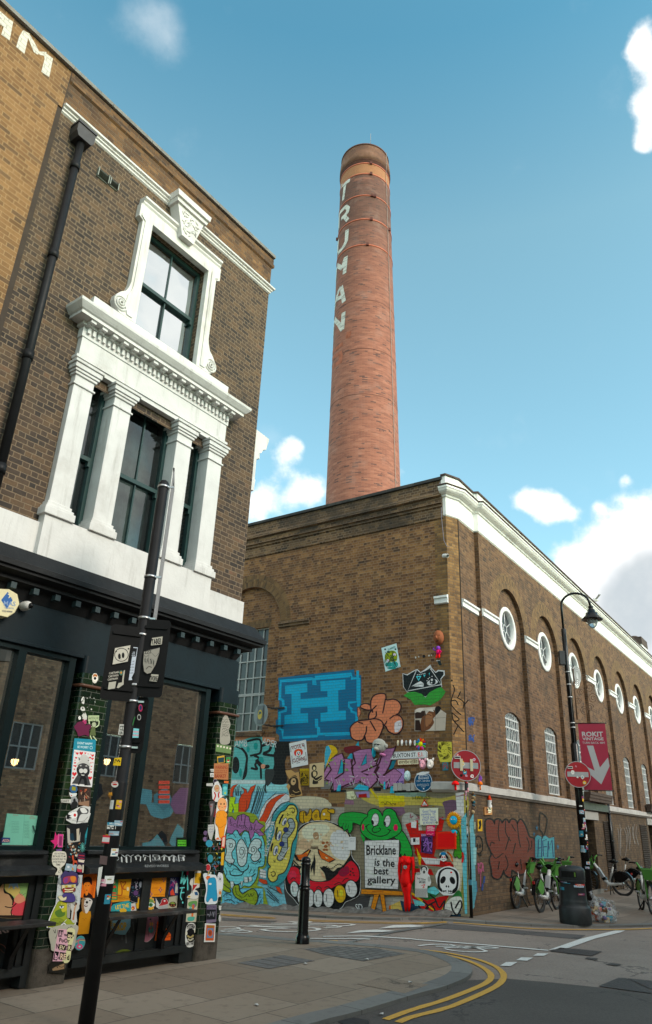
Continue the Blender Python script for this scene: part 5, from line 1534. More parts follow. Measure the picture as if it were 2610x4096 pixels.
for st in ('190 900 250 940 300 990 360 960 370 920', '150 900 180 940 205 905', '400 890 440 910 480 880', '180 980 190 1020 240 1030 300 1020 320 990', '200 985 230 960 290 985', '150 1060 200 1110 260 1120 330 1080 400 1040 440 1010', '130 950 150 1000 130 1040', '490 700 500 760', '495 800 500 850', '480 900 500 870', '330 640 350 700', '160 620 210 600 240 640', '440 960 420 1000', '380 1000 400 960', '290 600 300 640'):
    a.stroke(K, 10 if st.startswith(('190 900', '150 1060', '180 980')) else 6, st)
a.poly('#b9c2c0', '325 1045 362 1045 365 1095 330 1100', out=K, ow=5).poly('#b9c2c0', '372 1045 400 1035 405 1080 378 1092', out=K, ow=5).poly('#b9c2c0', '290 1090 315 1085 300 1140', out=K, ow=5).poly('#b9c2c0', '185 1090 215 1090 222 1150 205 1170 190 1140', out=K, ow=5)
a.blob('#7d8c35', '222 1140 268 1130 276 1182 310 1218 362 1188 420 1168 458 1220 452 1300 400 1340 340 1292 262 1262 214 1204', K, 9).stroke(K, 6, '240 1150 250 1220 320 1250 360 1215 380 1245 395 1215 405 1240 425 1220')
a.blob('#7d8c35', '95 1110 150 1150 185 1180 175 1200 120 1180 95 1150', K, 7)
for i in range(60):
    r = random.Random(i + 90); x = r.uniform(120, 520); y = r.choice([r.uniform(1190, 1340), r.uniform(640, 1100)])
    if y < 1100 and 140 < x < 490: continue
    a.ell(K, x, y, 4)
for st in ('110 1240 150 1210 200 1240', '120 1290 180 1270 230 1310', '250 1300 300 1320', '470 1250 490 1200', '480 1320 500 1280'): a.stroke(K, 6, st)
a.poly('#e85a34', '95 1325 160 1330 280 1338 290 1350 180 1352 95 1345').poly('#f0603a', '408 1350 500 1352 496 1372 408 1370')
for st in ('555 1160 680 1290', '560 1190 680 1310', '555 1220 640 1290', '570 1140 700 1210'): a.stroke('#26343c', 9, st, cap=False)
a.poly('#ee5722', '480 1060 560 1080 560 1115 520 1110 480 1085', out=K, ow=4).poly('#cfd4d4', '490 960 550 980 550 1060 490 1040').stroke(K, 5, '490 990 550 1000').stroke(K, 5, '490 1015 550 1030')
a.poly('#ee5722', '650 1140 690 1150 715 1220 700 1210 665 1180', out=K, ow=4)
a.done('blue_face_mural', M['paint'], brew)
a = Art(FB, 0.044, c5)
a.blob('#3f8188', '558 960 560 700 612 560 622 430 700 340 760 290 830 286 878 340 884 430 872 640 832 850 772 1010 722 1090 650 1135 588 1130 552 1060', None)
a.blob('#bfb064', '575 842 600 702 640 602 650 482 700 392 750 362 790 312 842 320 866 382 850 440 872 502 850 622 812 702 790 852 740 982 672 1020 656 1070 610 1088 574 1042 580 962 602 940 575 900', K, 11)
a.stroke(K, 68, '800 470 818 520 782 590 742 640 742 740 722 800 692 850').stroke('#8c9598', 50, '800 470 818 520 782 590 742 640 742 740 722 800 692 850')
for q in ((775, 490, 830, 480), (790, 545, 838, 548), (765, 570, 815, 590), (738, 600, 790, 612), (718, 640, 765, 645), (715, 690, 765, 690), (715, 740, 762, 745), (700, 780, 745, 800), (680, 815, 720, 835)):
    a.stroke(K, 5, [(q[0], q[1]), (q[2], q[3])], cap=False)
for (x, y, rx, ry, ro) in ((738, 478, 18, 40, 25), (683, 622, 20, 50, 15), (648, 772, 20, 50, 15)):
    a.ell('#c9d3d6', x, y, rx, ry, ro, K, 5).ell('#31406b', x + 5, y + 6, rx * .5, ry * .6, ro)
for st in ('722 410 700 450 686 492', '664 540 652 600 650 650', '618 705 606 740 602 775'): a.stroke(K, 17, st)
a.ell('#252f63', 752, 560, 24, out=K, ow=4).ell('#252f63', 712, 706, 24, out=K, ow=4).stroke(K, 7, '790 345 825 335 845 360 825 390 815 370').stroke(K, 7, '600 1000 630 985 645 1015 620 1040 605 1015')
for x, y in ((770, 395), (785, 405), (772, 412), (630, 875), (642, 880), (634, 888)): a.ell(K, x, y, 5)
a.stroke('#dfe7ea', 6, '655 790 700 835 760 860').stroke('#dfe7ea', 6, '690 860 715 830 790 740').stroke('#dfe7ea', 5, '550 830 570 790 600 700 640 560 620 480')
a.text('#dfe3e2', 'HEWKOR', 560, 830, 640, 470, 40)
a.done('yellow_face_mural', M['paint'], brew)
a = Art(FB, 0.02, c5)
for e in ('890 420 900 380 940 370 960 400 960 440 930 490 900 470', '940 380 960 420 985 390 1000 350 1015 370 1010 440 970 490 940 470', '1020 400 1060 355 1090 370 1095 430 1110 460 1060 470 1025 450', '1110 450 1115 390 1140 350 1190 350 1205 420 1200 465 1160 450 1140 470', '1180 360 1240 350 1245 390 1210 385'):
    a.blob('#ad8a22', e, K, 7)
a.ell('#8a6a18', 1060, 420, 12, 18, out=K, ow=3).ell('#d8d8d4', 1143, 400, 12)
a.blob('#0d0c0e', '745 1060 760 920 830 930 850 700 880 560 970 490 1100 470 1240 490 1360 560 1420 640 1425 830 1500 940 1515 1080 1500 1220 1430 1270 1360 1300 1300 1370 1120 1385 980 1370 890 1330 830 1260 760 1180', '#c8cdd0', 5)
a.blob('#c5b296', '860 742 855 642 900 560 972 502 1062 482 1182 482 1292 532 1382 592 1408 682 1412 802 1388 852 1330 932 1280 950 1240 985 1190 955 1140 930 1120 960 1165 1010 1180 1062 1130 1085 1052 1085 1002 1062 975 1020 930 1000 880 1010 900 960 925 935 850 920 822 872 812 832 852 812 842 790', K, 6)
a.poly('#d9d9d4', '1230 590 1300 560 1380 600 1405 700 1405 800 1360 870 1260 840 1210 760 1205 660', True).poly('#d8c8b0', '920 560 1000 510 1150 505 1200 560 1100 640 950 650', True)
a.poly('#9c7f63', '1040 590 1080 590 1090 650 1050 660 1030 620', True).poly('#b29a80', '870 700 930 650 1000 690 1010 760 900 760', True)
for i in range(22):
    r = random.Random(i + 5); a.stroke(r.choice(['#9d8c78', '#e3dccd', '#a99b88', '#7f6d5c']), r.uniform(3, 9), [(r.uniform(880, 1380), r.uniform(520, 800))] * 1 + [(r.uniform(880, 1380), r.uniform(520, 800))], cap=False) if False else None
    x, y = r.uniform(890, 1370), r.uniform(520, 760); a.ell(r.choice(['#b5a289', '#d6c9b3', '#aa967e']), x, y, r.uniform(10, 34), r.uniform(4, 14), r.uniform(0, 180))
for x, y, r in ((1135, 695, 18), (1160, 730, 20), (1175, 690, 14), (1145, 765, 16), (1170, 765, 15), (1195, 715, 10)): a.ell('#8f5a3c', x, y, r, r * .8)
a.poly(K, '832 812 900 818 982 758 1014 768 972 842 902 888 858 872').poly('#ff6a12', '862 822 932 806 1000 762 968 836 892 872').poly(K, '1076 748 1150 798 1264 866 1202 898 1120 862 1084 802').poly('#ff6a12', '1086 764 1150 804 1250 862 1192 890 1116 852')
a.poly('#ffb070', '960 800 992 770 980 800').poly('#ffc9a0', '1150 832 1190 850 1170 858')
a.poly(K, '1040 796 1058 880 1044 1036 1028 960').poly(K, '1005 940 1040 860 1030 940 1010 1000').poly('#0d0c0e', '1100 940 1180 970 1260 1000 1290 960 1330 945 1240 1050 1170 1080 1150 1010', True).poly('#c89a80', '1105 980 1130 1000 1160 1060 1125 1040')
for i in range(8): a.stroke(K, 5, [(1008 + i * 10, 760 - abs(i - 3.5) * 2), (1012 + i * 9, 728)], cap=False)
for i in range(14): a.ell(K, 1170 + i * 16, 935 + 25 * math.sin(i * .6), 8, 5)
for i in range(8): a.ell(K, 815 + i * 9, 860 + i * 9, 6, 8)
a.blob('#c0213f', '770 962 830 938 880 960 900 1022 962 1062 1052 1092 1180 1088 1252 1042 1332 962 1402 885 1442 892 1492 962 1502 1042 1470 1090 1402 1072 1360 1108 1300 1122 1232 1150 1150 1204 1090 1172 1040 1195 980 1150 900 1130 850 1090 792 1112 766 1042', K, 8)
a.poly('#7c1738', '1290 990 1380 930 1400 1000 1330 1040', True).poly('#e04a58', '780 1000 840 980 860 1040 800 1060', True)
for (x, y, rx, ry, ro, c) in ((840, 1168, 40, 76, -5, '#b9ccca'), (925, 1240, 52, 92, 0, '#c3cac6'), (1000, 1258, 42, 88, 0, '#ccd2cd'), (1082, 1262, 44, 88, 0, '#c2ccc8'), (1190, 1258, 54, 94, 0, '#d2d4d0'), (1306, 1216, 58, 90, -4, '#b8962a'), (1422, 1164, 58, 84, -6, '#d4d6d3')):
    a.ell(c, x, y, rx, ry, ro, K, 9); a.stroke(K, 7, [(x - rx * .45, y - ry * .4), (x - rx * .35, y + ry * .35)])
    a.ell('#ecece8', x + rx * .2, y - ry * .1, rx * .35, ry * .5, ro) if c != '#b8962a' else a.ell('#d2b552', x + rx * .2, y - ry * .1, rx * .35, ry * .4, ro)
for st in ('800 1070 830 1050 850 1065', '895 1110 925 1100 945 1130', '1060 1160 1090 1140 1120 1170', '1150 1150 1180 1140 1210 1160', '1330 1095 1360 1060 1390 1055', '1250 1120 1290 1100 1320 1110'): a.stroke(K, 7, st)
for x, y in ((1410, 1020), (1440, 1000), (1450, 1025), (1435, 960), (1415, 985)): a.ell(K, x, y, 8)
a.crop(*c8).text('#cfd4d2', 'SD...', 65, 1650, 192, 1640, 72, 0.01)
a.done('skull_mural', M['paint'], brew)
a = Art(FB, 0.052, c8)
G_ = '#2c8a3d'
a.crop(*c5).poly(G_, '1290 478 1318 404 1400 384 1470 384 1560 400 1640 440 1600 520 1534 520 1440 486 1432 550 1404 592 1382 548 1352 570 1334 528 1306 524', True, K, 8)
for st in ('1330 530 1345 490', '1355 560 1372 500', '1385 560 1395 510'): a.stroke(K, 5, st)
a.crop(*c8)
a.poly(G_, '490 822 572 762 640 850 690 980 690 1040 662 1078 632 1050 612 1012 590 1062 570 1012 552 1050 572 950 560 880', True, K, 9)
a.poly(G_, '120 800 165 810 165 900 140 860', True)
a.blob(G_, '126 702 160 640 202 602 206 560 242 524 302 524 342 560 366 602 386 540 442 518 502 550 522 602 562 682 576 742 546 792 482 832 402 862 332 876 242 862 160 812 124 752', K, 10)
a.ell('#dfe3dc', 284, 640, 38, 70, 5, K, 7).ell('#dfe3dc', 420, 655, 32, 62, 8, K, 7).ell(K, 256, 668, 13, 26, -15).ell(K, 390, 682, 14, 26, -15)
a.ell('#c92a55', 148, 722, 15, 38).ell('#d22a5a', 512, 727, 25, 38)
a.stroke(K, 9, '320 700 280 710 250 745 265 778 310 775 345 750 330 728').stroke(K, 9, '190 710 195 750 250 800 340 825 420 800 450 760').stroke(K, 8, '175 715 200 700 215 690').stroke(K, 8, '425 745 460 760')
a.poly('#d3d5cc', '165 874 550 864 540 1412 170 1396', False, K, 7)
for i in range(16):
    r = random.Random(i + 50); a.ell(r.choice(['#c3c6bd', '#dfe0d8', '#b9bfb6']), r.uniform(200, 510), r.uniform(900, 1370), r.uniform(15, 45), r.uniform(5, 16), r.uniform(0, 90))
a.text(K, 'Bricklane', 186, 1030, 515, 1026, 112, 0.018).text(K, 'is the', 275, 1150, 500, 1166, 90, 0.018).text(K, 'best', 268, 1245, 432, 1250, 86, 0.018).text(K, 'gallery', 195, 1345, 510, 1350, 82, 0.018)
a.poly('#f4801e', '130 1414 588 1440 592 1484 128 1464', False, K, 6).poly('#f4801e', '272 1476 326 1476 266 1690 222 1690', False, K, 6).poly('#f4801e', '340 1476 384 1480 410 1690 374 1690', False, K, 6)
a.stroke('#8a3a12', 5, '250 1440 300 1436 380 1444')
a.done('frog_mural', M['paint'], brew)
a = Art(FB, 0.02, c8)
a.poly('#3d7a2c', '1190 760 1220 790 1230 940 1250 1010 1240 1060 1215 1070 1195 1040 1175 1060 1158 1020 1175 960 1185 860', True, K, 6)
a.stroke('#c0392b', 22, '1258 1010 1265 1060 1255 1110').stroke('#c9652a', 18, '1090 1000 1130 1040 1145 1100')
a.text('#c8362a', 'S', 1055, 1180, 1140, 1180, 70, 0.05)
a.done('green_arm_mural', M['paint'], brew)
a = Art(FB, 0.002, (0, 0, 1))
a.poly('#0a5c7c', '1113 2711 1418 2678 1420 2701 1446 2700 1446 2824 1433 2826 1433 2900 1440 2955 1119 2968 1117 2942 1105 2932 1104 2880 1112 2876 1112 2835 1119 2832')
a.crop(*c6)
B2 = '#3493b3'
a.stroke(B2, 32, '752 280 765 68 1105 42 1130 42 1132 105 1150 105 1152 40 1534 8', smooth=False, cap=False)
a.stroke(B2, 30, '765 270 790 285 795 350 822 362 820 398 752 418 750 600 785 612 788 700 1170 680 1185 660 1534 650', smooth=False, cap=False).stroke(B2, 36, '1162 490 1165 580 1185 590 1188 670', smooth=False, cap=False)
a.crop(*c1).stroke(B2, 40, '505 -260 505 215 370 232 372 296 410 330 410 372 488 390 490 530', smooth=False, cap=False).stroke(B2, 46, '0 722 395 706', smooth=False, cap=False)
a.crop(850, 1800, .6845).stroke(B2, 20, '600 1330 812 1310 815 1335 856 1335 856 1500', smooth=False, cap=False)
a.crop(*c6).poly(B2, '812 120 1060 92 1062 190 985 200 985 270 1285 245 1285 180 1210 180 1205 70 1485 50 1485 160 1405 170 1410 400 1490 395 1492 500 1208 520 1208 425 1285 415 1285 350 985 370 985 430 1068 425 1070 530 806 548 806 450 885 440 885 210 812 215')
a.done('block_letter_mural', M['paint'], brew)
a = Art(FB, 0.008, c1)
O_, D_ = '#d37a62', '#24141a'
a.poly(O_, '550 290 618 254 690 278 722 330 640 334', True, D_, 16).poly(O_, '508 310 540 340 548 400 510 450', True, D_, 9)
a.poly(O_, '714 292 720 202 760 132 850 102 920 112 932 182 962 202 1052 190 1122 220 1160 290 1130 382 1060 430 1140 440 1190 512 1182 622 1130 690 1060 702 982 662 945 592 900 572 850 600 720 560 690 500 682 420 720 352', True, D_, 20)
a.poly(O_, '404 692 400 622 450 560 530 520 640 508 760 490 850 512 890 572 870 652 830 742 760 832 690 842 640 812 622 742 560 800 480 802 420 762', True, D_, 20)
for st in ('930 180 910 290 890 390', '1060 430 1000 475', '790 280 740 330 690 390 670 460', '790 370 790 430 760 470 700 490', '640 600 635 680 600 760', '700 520 740 590 780 660', '950 520 920 570 890 570', '520 535 580 550', '730 340 735 380'): a.stroke(D_, 20, st)
a.poly('#c6bcbf', '1072 542 1120 512 1172 500 1182 602 1130 680 1076 690 1066 622')
a.stroke('#8f868a', 5, '1130 560 1160 545 1165 580 1130 580 1130 560').stroke('#8f868a', 4, '1100 640 1125 650')
a.done('bubble_letter_mural', M['paint'], brew)
a = Art(FB, 0.004, c1)
a.poly('#3f8ea3', '340 1090 520 815 530 950 470 1000 440 1100').poly('#b99a38', '0 990 30 900 100 882 170 920 200 1000 150 1040 90 1150 0 1200', True, '#1c2a33', 6).poly('#4f97b0', '20 900 60 892 100 980 60 1080 0 1250 0 1010')
a.poly('#5b2026', '300 920 500 890 560 960 430 1010 320 1000', True).poly('#2f6f80', '1040 1120 1100 1110 1040 1260 940 1250')
a.poly('#6d6b6a', '-80 1380 1040 1340 1040 1510 -60 1560')
a.poly('#9a6f91', '-60 1400 60 1180 110 1090 180 1050 270 1010 300 1090 400 1110 420 1190 440 1100 430 1000 540 960 720 940 760 1100 800 1170 900 950 1060 930 1090 900 1000 1190 900 1350 1010 1270 1060 1240 1180 1330 1090 1470 950 1550 880 1520 800 1440 690 1560 560 1440 380 1500 140 1580 130 1440 0 1420', False, '#35191f', 12)
for e in ('250 1120 280 1090 280 1300 200 1330 240 1200', '560 1200 640 1020 640 1160'): a.poly('#3f8ea3', e, False, '#35191f', 10)
for st in ('60 1180 100 1260 0 1400 130 1460 90 1560', '430 1010 470 1160 410 1230 450 1400 440 1450 250 1530', '270 1010 300 1090 290 1310 160 1400', '400 1110 430 1250', '760 1100 800 1190 560 1300 660 1340', '830 1220 780 1310 820 1380', '720 940 740 1060 800 1180', '900 950 840 1150 760 1300', '1090 900 1000 1190 910 1360', '1060 1240 940 1320 900 1340', '800 1400 880 1520 1000 1400 960 1550', '540 1440 690 1550 800 1440'):
    a.stroke('#35191f', 24, st, smooth=False)
for i in range(40):
    r = random.Random(i + 200); x = r.uniform(0, 1000); y = r.uniform(1050, 1500)
    a.stroke(r.choice(['#7f9a4a', '#bb8fb2', '#8b8b86', '#6f9a5a', '#a85f8e', '#a9a9a9']), r.uniform(8, 18), [(x, y), (x + r.uniform(-50, 70), y + r.uniform(-40, 40))])
for q in ('440 1560 660 1580 680 1520 520 1480', '180 1590 240 1590 250 1480 200 1500', '900 1560 930 1560 930 1440 905 1450', '1000 1620 1065 1620 1060 1510 1010 1520'): a.poly('#4aa0b8', q)
for i in range(12):
    r = random.Random(i + 300); x = r.uniform(40, 1000); a.stroke('#cfcfcb', 5, [(x, 1380 + r.uniform(0, 60)), (x + r.uniform(-20, 60), 1500)], cap=False)
a.text('#4d3a7c', '25', 1100, 1500, 1210, 1490, 60, 0.02)
a.done('purple_letter_mural', M['paint'], brew)
a = Art(FB, 0.0035, c1)
a.poly('#141416', '1068 1515 1440 1510 1440 1605 1070 1615').poly('#141416', '100 1560 330 1570 330 1600 90 1610').poly('#141416', '740 1530 870 1530 860 1590 760 1590').poly('#9c7fae', '1100 1250 1220 1245 1215 1505 1030 1515 1160 1340')
a.poly('#d7c9a8', '335 1600 440 1585 460 1640 500 1700 420 1720 340 1700').poly('#7d5f70', '310 1720 440 1730 450 1800 300 1790').poly('#8a7fa2', '470 1600 680 1590 690 1690 500 1690').poly('#8c1f22', '520 1640 640 1625 650 1690 520 1690')
a.poly('#7b6446', '60 1620 320 1615 310 1760 150 1780 60 1760').poly('#c9b04a', '820 1660 1010 1660 1220 1660 1220 1750 830 1800')
a.stroke('#b3a23a', 34, '700 1560 760 1640 800 1700').text('#5a5f2a', 'PCA', 412, 1720, 500, 1715, 60)
a.done('painted_background', M['paint'], brew)
a = Art(FB, 0.003, c6)
a.poly('#5e9a99', '100 700 560 690 700 760 720 1150 600 1210 100 1200')
a.poly('#a9785f', '230 690 440 690 330 730 235 740').poly('#a9785f', '560 690 700 700 690 760 560 740').poly('#5e9a99', '190 820 240 800 350 860 380 1000 350 1150 190 1170', True, K, 14)
a.ell(K, 262, 1005, 42, 95).stroke(K, 26, '330 820 385 900 375 1030 350 1150').stroke(K, 24, '390 740 530 720 540 860 470 890 430 900').stroke(K, 26, '470 900 520 930 480 1000 500 1050 440 1040').stroke(K, 30, '560 790 650 760 640 840 570 880 690 900')
a.stroke(K, 44, '500 960 560 1020 620 1020').stroke(K, 22, '540 1020 545 1150').poly(K, '690 860 800 850 830 900 810 1000 830 1200 690 1220 650 1150 690 1000', True).poly(K, '690 740 870 740 870 900 820 900 700 860')
for x, y, rx, ry in ((485, 795, 24, 40), (400, 830, 18, 34), (545, 940, 28, 28), (315, 1090, 16, 50), (555, 960, 20, 20)): a.ell('#2c7f7c', x, y, rx, ry)
a.poly('#c88b76', '545 1000 590 1000 580 1040 550 1040', True)
a.text('#c9cfd0', 'LAMB', 222, 800, 390, 800, 82).text('#c9cfd0', 'ADER', 552, 770, 712, 810, 75)
a.poly('#b8d4e0', '60 1168 590 1172 590 1216 60 1215').poly('#8fbdd0', '60 1216 600 1216 850 1230 850 1300 60 1290')
a.poly('#2c2e2e', '590 1060 640 1050 690 1060 680 1150 620 1240 590 1180', True).stroke('#20282a', 16, '600 1200 590 1260 600 1310')
a.done('teal_letter_mural', M['paint'], brew)
a = Art(FB, 0.006, c7)
a.poly('#d9d3c8', '588 538 640 552 700 515 752 490 790 525 840 495 900 440 915 480 960 525 985 500 1058 508 1060 560 1020 602 1030 690 920 744 845 806 780 776 640 750 596 690')
a.poly('#121a1c', '594 545 642 562 702 525 748 500 788 536 838 515 900 478 958 535 990 515 1045 520 1048 552 1012 602 1024 690 920 740 845 800 780 770 640 745 602 690')
a.poly('#39803a', '600 788 650 750 722 745 800 768 845 808 890 752 962 710 1020 692 1068 742 1050 782 1010 832 962 862 900 896 830 886 722 892 680 832')
a.stroke('#dfe3e2', 10, '745 502 646 735 1020 665 902 490', smooth=False)
a.poly('#e5e8e8', '690 684 740 650 790 626 826 652 822 690').stroke('#121a1c', 4, '700 684 822 656').poly('#e5e8e8', '862 645 900 612 958 606 982 640 930 672 882 672', True).ell('#121a1c', 925, 632, 34, 34).ell('#e5e8e8', 916, 612, 13, 14).ell('#e5e8e8', 912, 645, 9)
a.poly('#5fb4bd', '738 572 800 566 768 625').poly('#121a1c', '754 582 784 578 768 604').poly('#5fb4bd', '820 556 846 552 832 584').poly('#5fb4bd', '882 540 892 530 890 566')
for x, y in ((755, 556), (775, 553), (796, 549), (818, 545), (838, 540), (875, 600), (890, 586), (862, 622), (918, 574)): a.ell('#e5e8e8', x, y, 6)
for (x, y, r) in ((770, 355, 6), (735, 362, 8), (884, 342, 8), (912, 338, 5)): a.ell('#cfc9bd', x, y, r, r * 1.3)
a.poly('#141416', '812 336 835 330 846 352 828 370 812 362').poly('#d9d3c8', '965 395 1005 392 1010 425 990 430').poly('#17282a', '975 400 1012 400 1026 445 1000 452 985 430')
a.done('eye_mural', M['paint'], brew)
a = Art(FB, 0.031, c7)
for st in ('1155 680 1170 720 1150 780 1130 850 1135 890', '1130 850 1180 840 1210 890', '1210 800 1235 745', '1200 810 1270 860 1265 930', '1130 890 1190 960 1240 1000', '1140 980 1160 1070 1220 1050 1140 980', '1170 1080 1270 1190', '1210 1120 1160 1220', '1320 840 1270 900'): a.stroke('#1c1712', 12, st)
a.ell('#1c1712', 1140, 618, 11).ell('#1c1712', 1155, 678, 9)
a.done('black_tag', M['paint'], brew)
GAIN = 0.95
a = Art(FC, 0.045, cR3)
a.blob('#6e3427', '190 190 205 160 240 165 262 200 270 165 300 160 322 190 352 158 378 190 400 160 430 170 445 200 470 160 500 200 520 250 540 300 580 320 598 400 590 470 560 500 530 480 520 560 470 600 400 560 390 620 350 600 335 560 300 630 250 620 240 560 225 480 240 430 200 330', '#0d0808', 13)
for st in ('300 160 290 260 300 330', '352 160 350 260 390 330', '445 200 455 300 470 380', '400 200 430 250', '240 430 270 470 330 430', '260 350 235 340 225 370', '520 300 540 360 530 420', '380 300 350 400', '350 450 370 520 350 570', '430 350 410 430', '560 330 560 380 545 400', '300 500 290 560', '470 480 480 560'): a.stroke('#0d0808', 8, st)
a.poly('#4b9aa6', '590 300 610 285 640 300 672 290 700 310 740 300 745 470 590 470', False, '#1f4f6c', 4)
for st in ('610 460 615 320 640 310 640 460', '612 390 640 385', '655 450 650 330 680 320', '655 380 680 375', '690 460 695 330 700 400 725 320 735 460'): a.stroke('#20406c', 8, st, smooth=False)
for x, y, s_ in ((603, 225, 26), (580, 275, 22), (772, 378, 26), (785, 470, 16)):
    a.poly('#2f6b8c', [(x + s_ * (1 if i % 2 == 0 else .4) * math.sin(i * math.pi / 5) * .5, y - s_ * (1 if i % 2 == 0 else .4) * math.cos(i * math.pi / 5)) for i in range(10)])
a.stroke('#15120f', 9, '645 310 650 270 625 230 625 120 640 105 680 140 684 180 670 260 645 300').stroke('#15120f', 7, '640 250 655 290')
a.stroke('#0a0807', 8, '105 380 110 310 130 290 160 320 163 400 140 430 110 420 105 380').ell('#241d16', 124, 373, 7, 20).ell('#241d16', 145, 372, 8, 18)
for i in range(4): a.stroke('#241d16', 4, [(132 + i * 7, 430), (134 + i * 7, 452)], cap=False)
a.scrib('#b2577c', 6, 122, 500, 52, 80, 14).stroke('#b2577c', 5, '150 560 148 700', cap=False).scrib('#b2577c', 5, 126, 540, 40, 60, 9)
a.stroke('#27498a', 14, '180 620 175 665').stroke('#27498a', 14, '165 680 162 725').scrib('#2b4f86', 6, 100, 650, 22, 90, 10)
a.poly('#62a5b2', '55 180 92 100 92 250 105 300 105 520 108 650 95 760 100 860 75 900 70 700 60 400').poly('#86bcc0', '90 380 115 385 112 525 92 520').poly('#4c93a4', '85 650 115 655 118 740 95 860 85 800')
for i in range(10):
    r = random.Random(i + 20); x = 1255 + i * 17; a.stroke('#8a817c', 4, [(x, 190 + r.uniform(0, 40)), (x + r.uniform(-20, 20), 280), (x + r.uniform(-10, 20), 330 + r.uniform(0, 120))])
a.done('wall_tags', M['paint'], brew)
a = Art(FC, 0.05, cR3)
a.poly('#d2a520', '124 155 160 155 163 252 126 252').poly('#141210', '130 175 150 160 156 200 145 240 130 230 138 205').poly('#8a9a86', '95 175 108 178 106 285 97 283').poly('#3e4a3a', '98 235 106 237 105 275 98 273')
a.done('yellow_print', M['paper'], brew)
a = Art(FC, 0.002, cR2)
for st in ('235 640 232 740', '235 640 265 630 262 680 236 690', '275 640 270 730', '275 690 300 650 305 730', '250 700 262 735'): a.stroke('#a8912a', 6, st, smooth=False)
for st in ('218 790 235 850 240 770 262 840 262 760 290 850', '250 850 280 830 300 880 240 880', '300 740 315 800 300 860', '230 880 270 870 325 880', '290 760 318 760'): a.stroke('#5aa9bd', 6, st)
a.done('spray_tag', M['paint'], brew)
a = Art(FC, 0.001, cR2)
for y in (370, 500): a.scrib('#2b4b8c', 15, 55, y - 30, 42, 66, 8).scrib('#2b4b8c', 10, 52, y - 30, 46, 70, 6, 3)
a.done('blue_smudge', M['paint'], brew)
GAIN = 1.8
def board(fr, w, crop, quad, th, mat, col='#dddddd', m2=None):
    """Empty thing + backing plate; returns root, Art for its face"""
    pts = pp(quad)
    T_ = lambda p: fr.hit(crop[0] + p[0] * crop[2], crop[1] + p[1] * crop[2], w + th)
    q = [T_(p) for p in pts]
    return q
def thing_board(name, label, cat, fr, w, crop, quad, th, col, draw=None, group=None, mat=None, part='board', art='print'):
    q = board(fr, w, crop, quad, th, mat)
    uc = sum(p[0] for p in q) / len(q); zc = min(p[1] for p in q)
    root = empty(name, fr.P(uc, w, zc), label, cat, group)
    mb = MB(fr)
    mb.prism(q, w, w + th, 0, col=CC(col))
    mb.build(part, mat or M['paper'], root)
    if draw:
        a = Art(fr, w + th + 0.0008, crop, 0.00012)
        draw(a)
        a.done(art, M['paper'], root)
    return root
def d(a):
    a.stroke(K, 3, '503 1420 836 1400 858 1420 856 1470 836 1480 462 1497 459 1490 478 1462', closed=True, smooth=False, cap=False)
    a.text('#141414', 'BUXTON ST.', 484, 1480, 745, 1466, 46, 0.012).text('#b3262a', 'E.I.', 762, 1467, 822, 1464, 46, 0.012)
thing_board('street_sign', 'white enamel BUXTON ST. E.I. street name sign with clipped corners on the painted wall', 'street sign', FB, 0.008, c7, '500 1415 836 1396 864 1415 862 1475 838 1486 458 1502 452 1492 478 1455', 0.02, '#dcdcd6', d, art='lettering')
def d(a):
    a.poly('#b8ad95', '534 1508 764 1496 768 1552 537 1562')
    a.text('#3a1c10', '\u09ac\u09be\u0995\u09cd\u09b8\u099f\u09a8 \u09b8\u09cd\u099f\u09cd\u09b0\u09c0\u099f', 545, 1552, 757, 1542, 34, 0.01)
thing_board('street_sign', 'rusty cream street name sign in Bengali script below the BUXTON ST. sign', 'street sign', FB, 0.008, c7, '523 1503 770 1490 775 1556 527 1568', 0.02, '#6b2f1c', d, art='lettering')
def d(a):
    a.ell('#dfe4e6', 820, 214, 100, 112).ell('#14405c', 820, 214, 94, 106)
    a.text('#dfe4e6', 'Adrian', 772, 158, 872, 150, 30).text('#dfe4e6', 'Boswell', 768, 188, 882, 184, 32).text('#dfe4e6', '1957 - still alive', 748, 216, 893, 212, 20)
    a.text('#b9c6cf', 'the collage & street artist', 752, 248, 884, 244, 11).text('#b9c6cf', 'known as the broccoli man', 752, 262, 884, 259, 11).text('#b9c6cf', 'was here', 796, 276, 845, 274, 11).ell('#dfe4e6', 824, 292, 8).poly('#c9cdd0', '740 130 800 108 890 104 850 130 790 140', True)
thing_board('wall_plaque', 'round dark blue plaque to Adrian Boswell, its top edge peeling, below the street signs', 'plaque', FB, 0.07, c8, ' '.join('%.0f %.0f' % (820 + 101 * math.cos(t * math.pi / 14), 214 + 113 * math.sin(t * math.pi / 14)) for t in range(28)), 0.012, '#14405c', d, art='lettering')
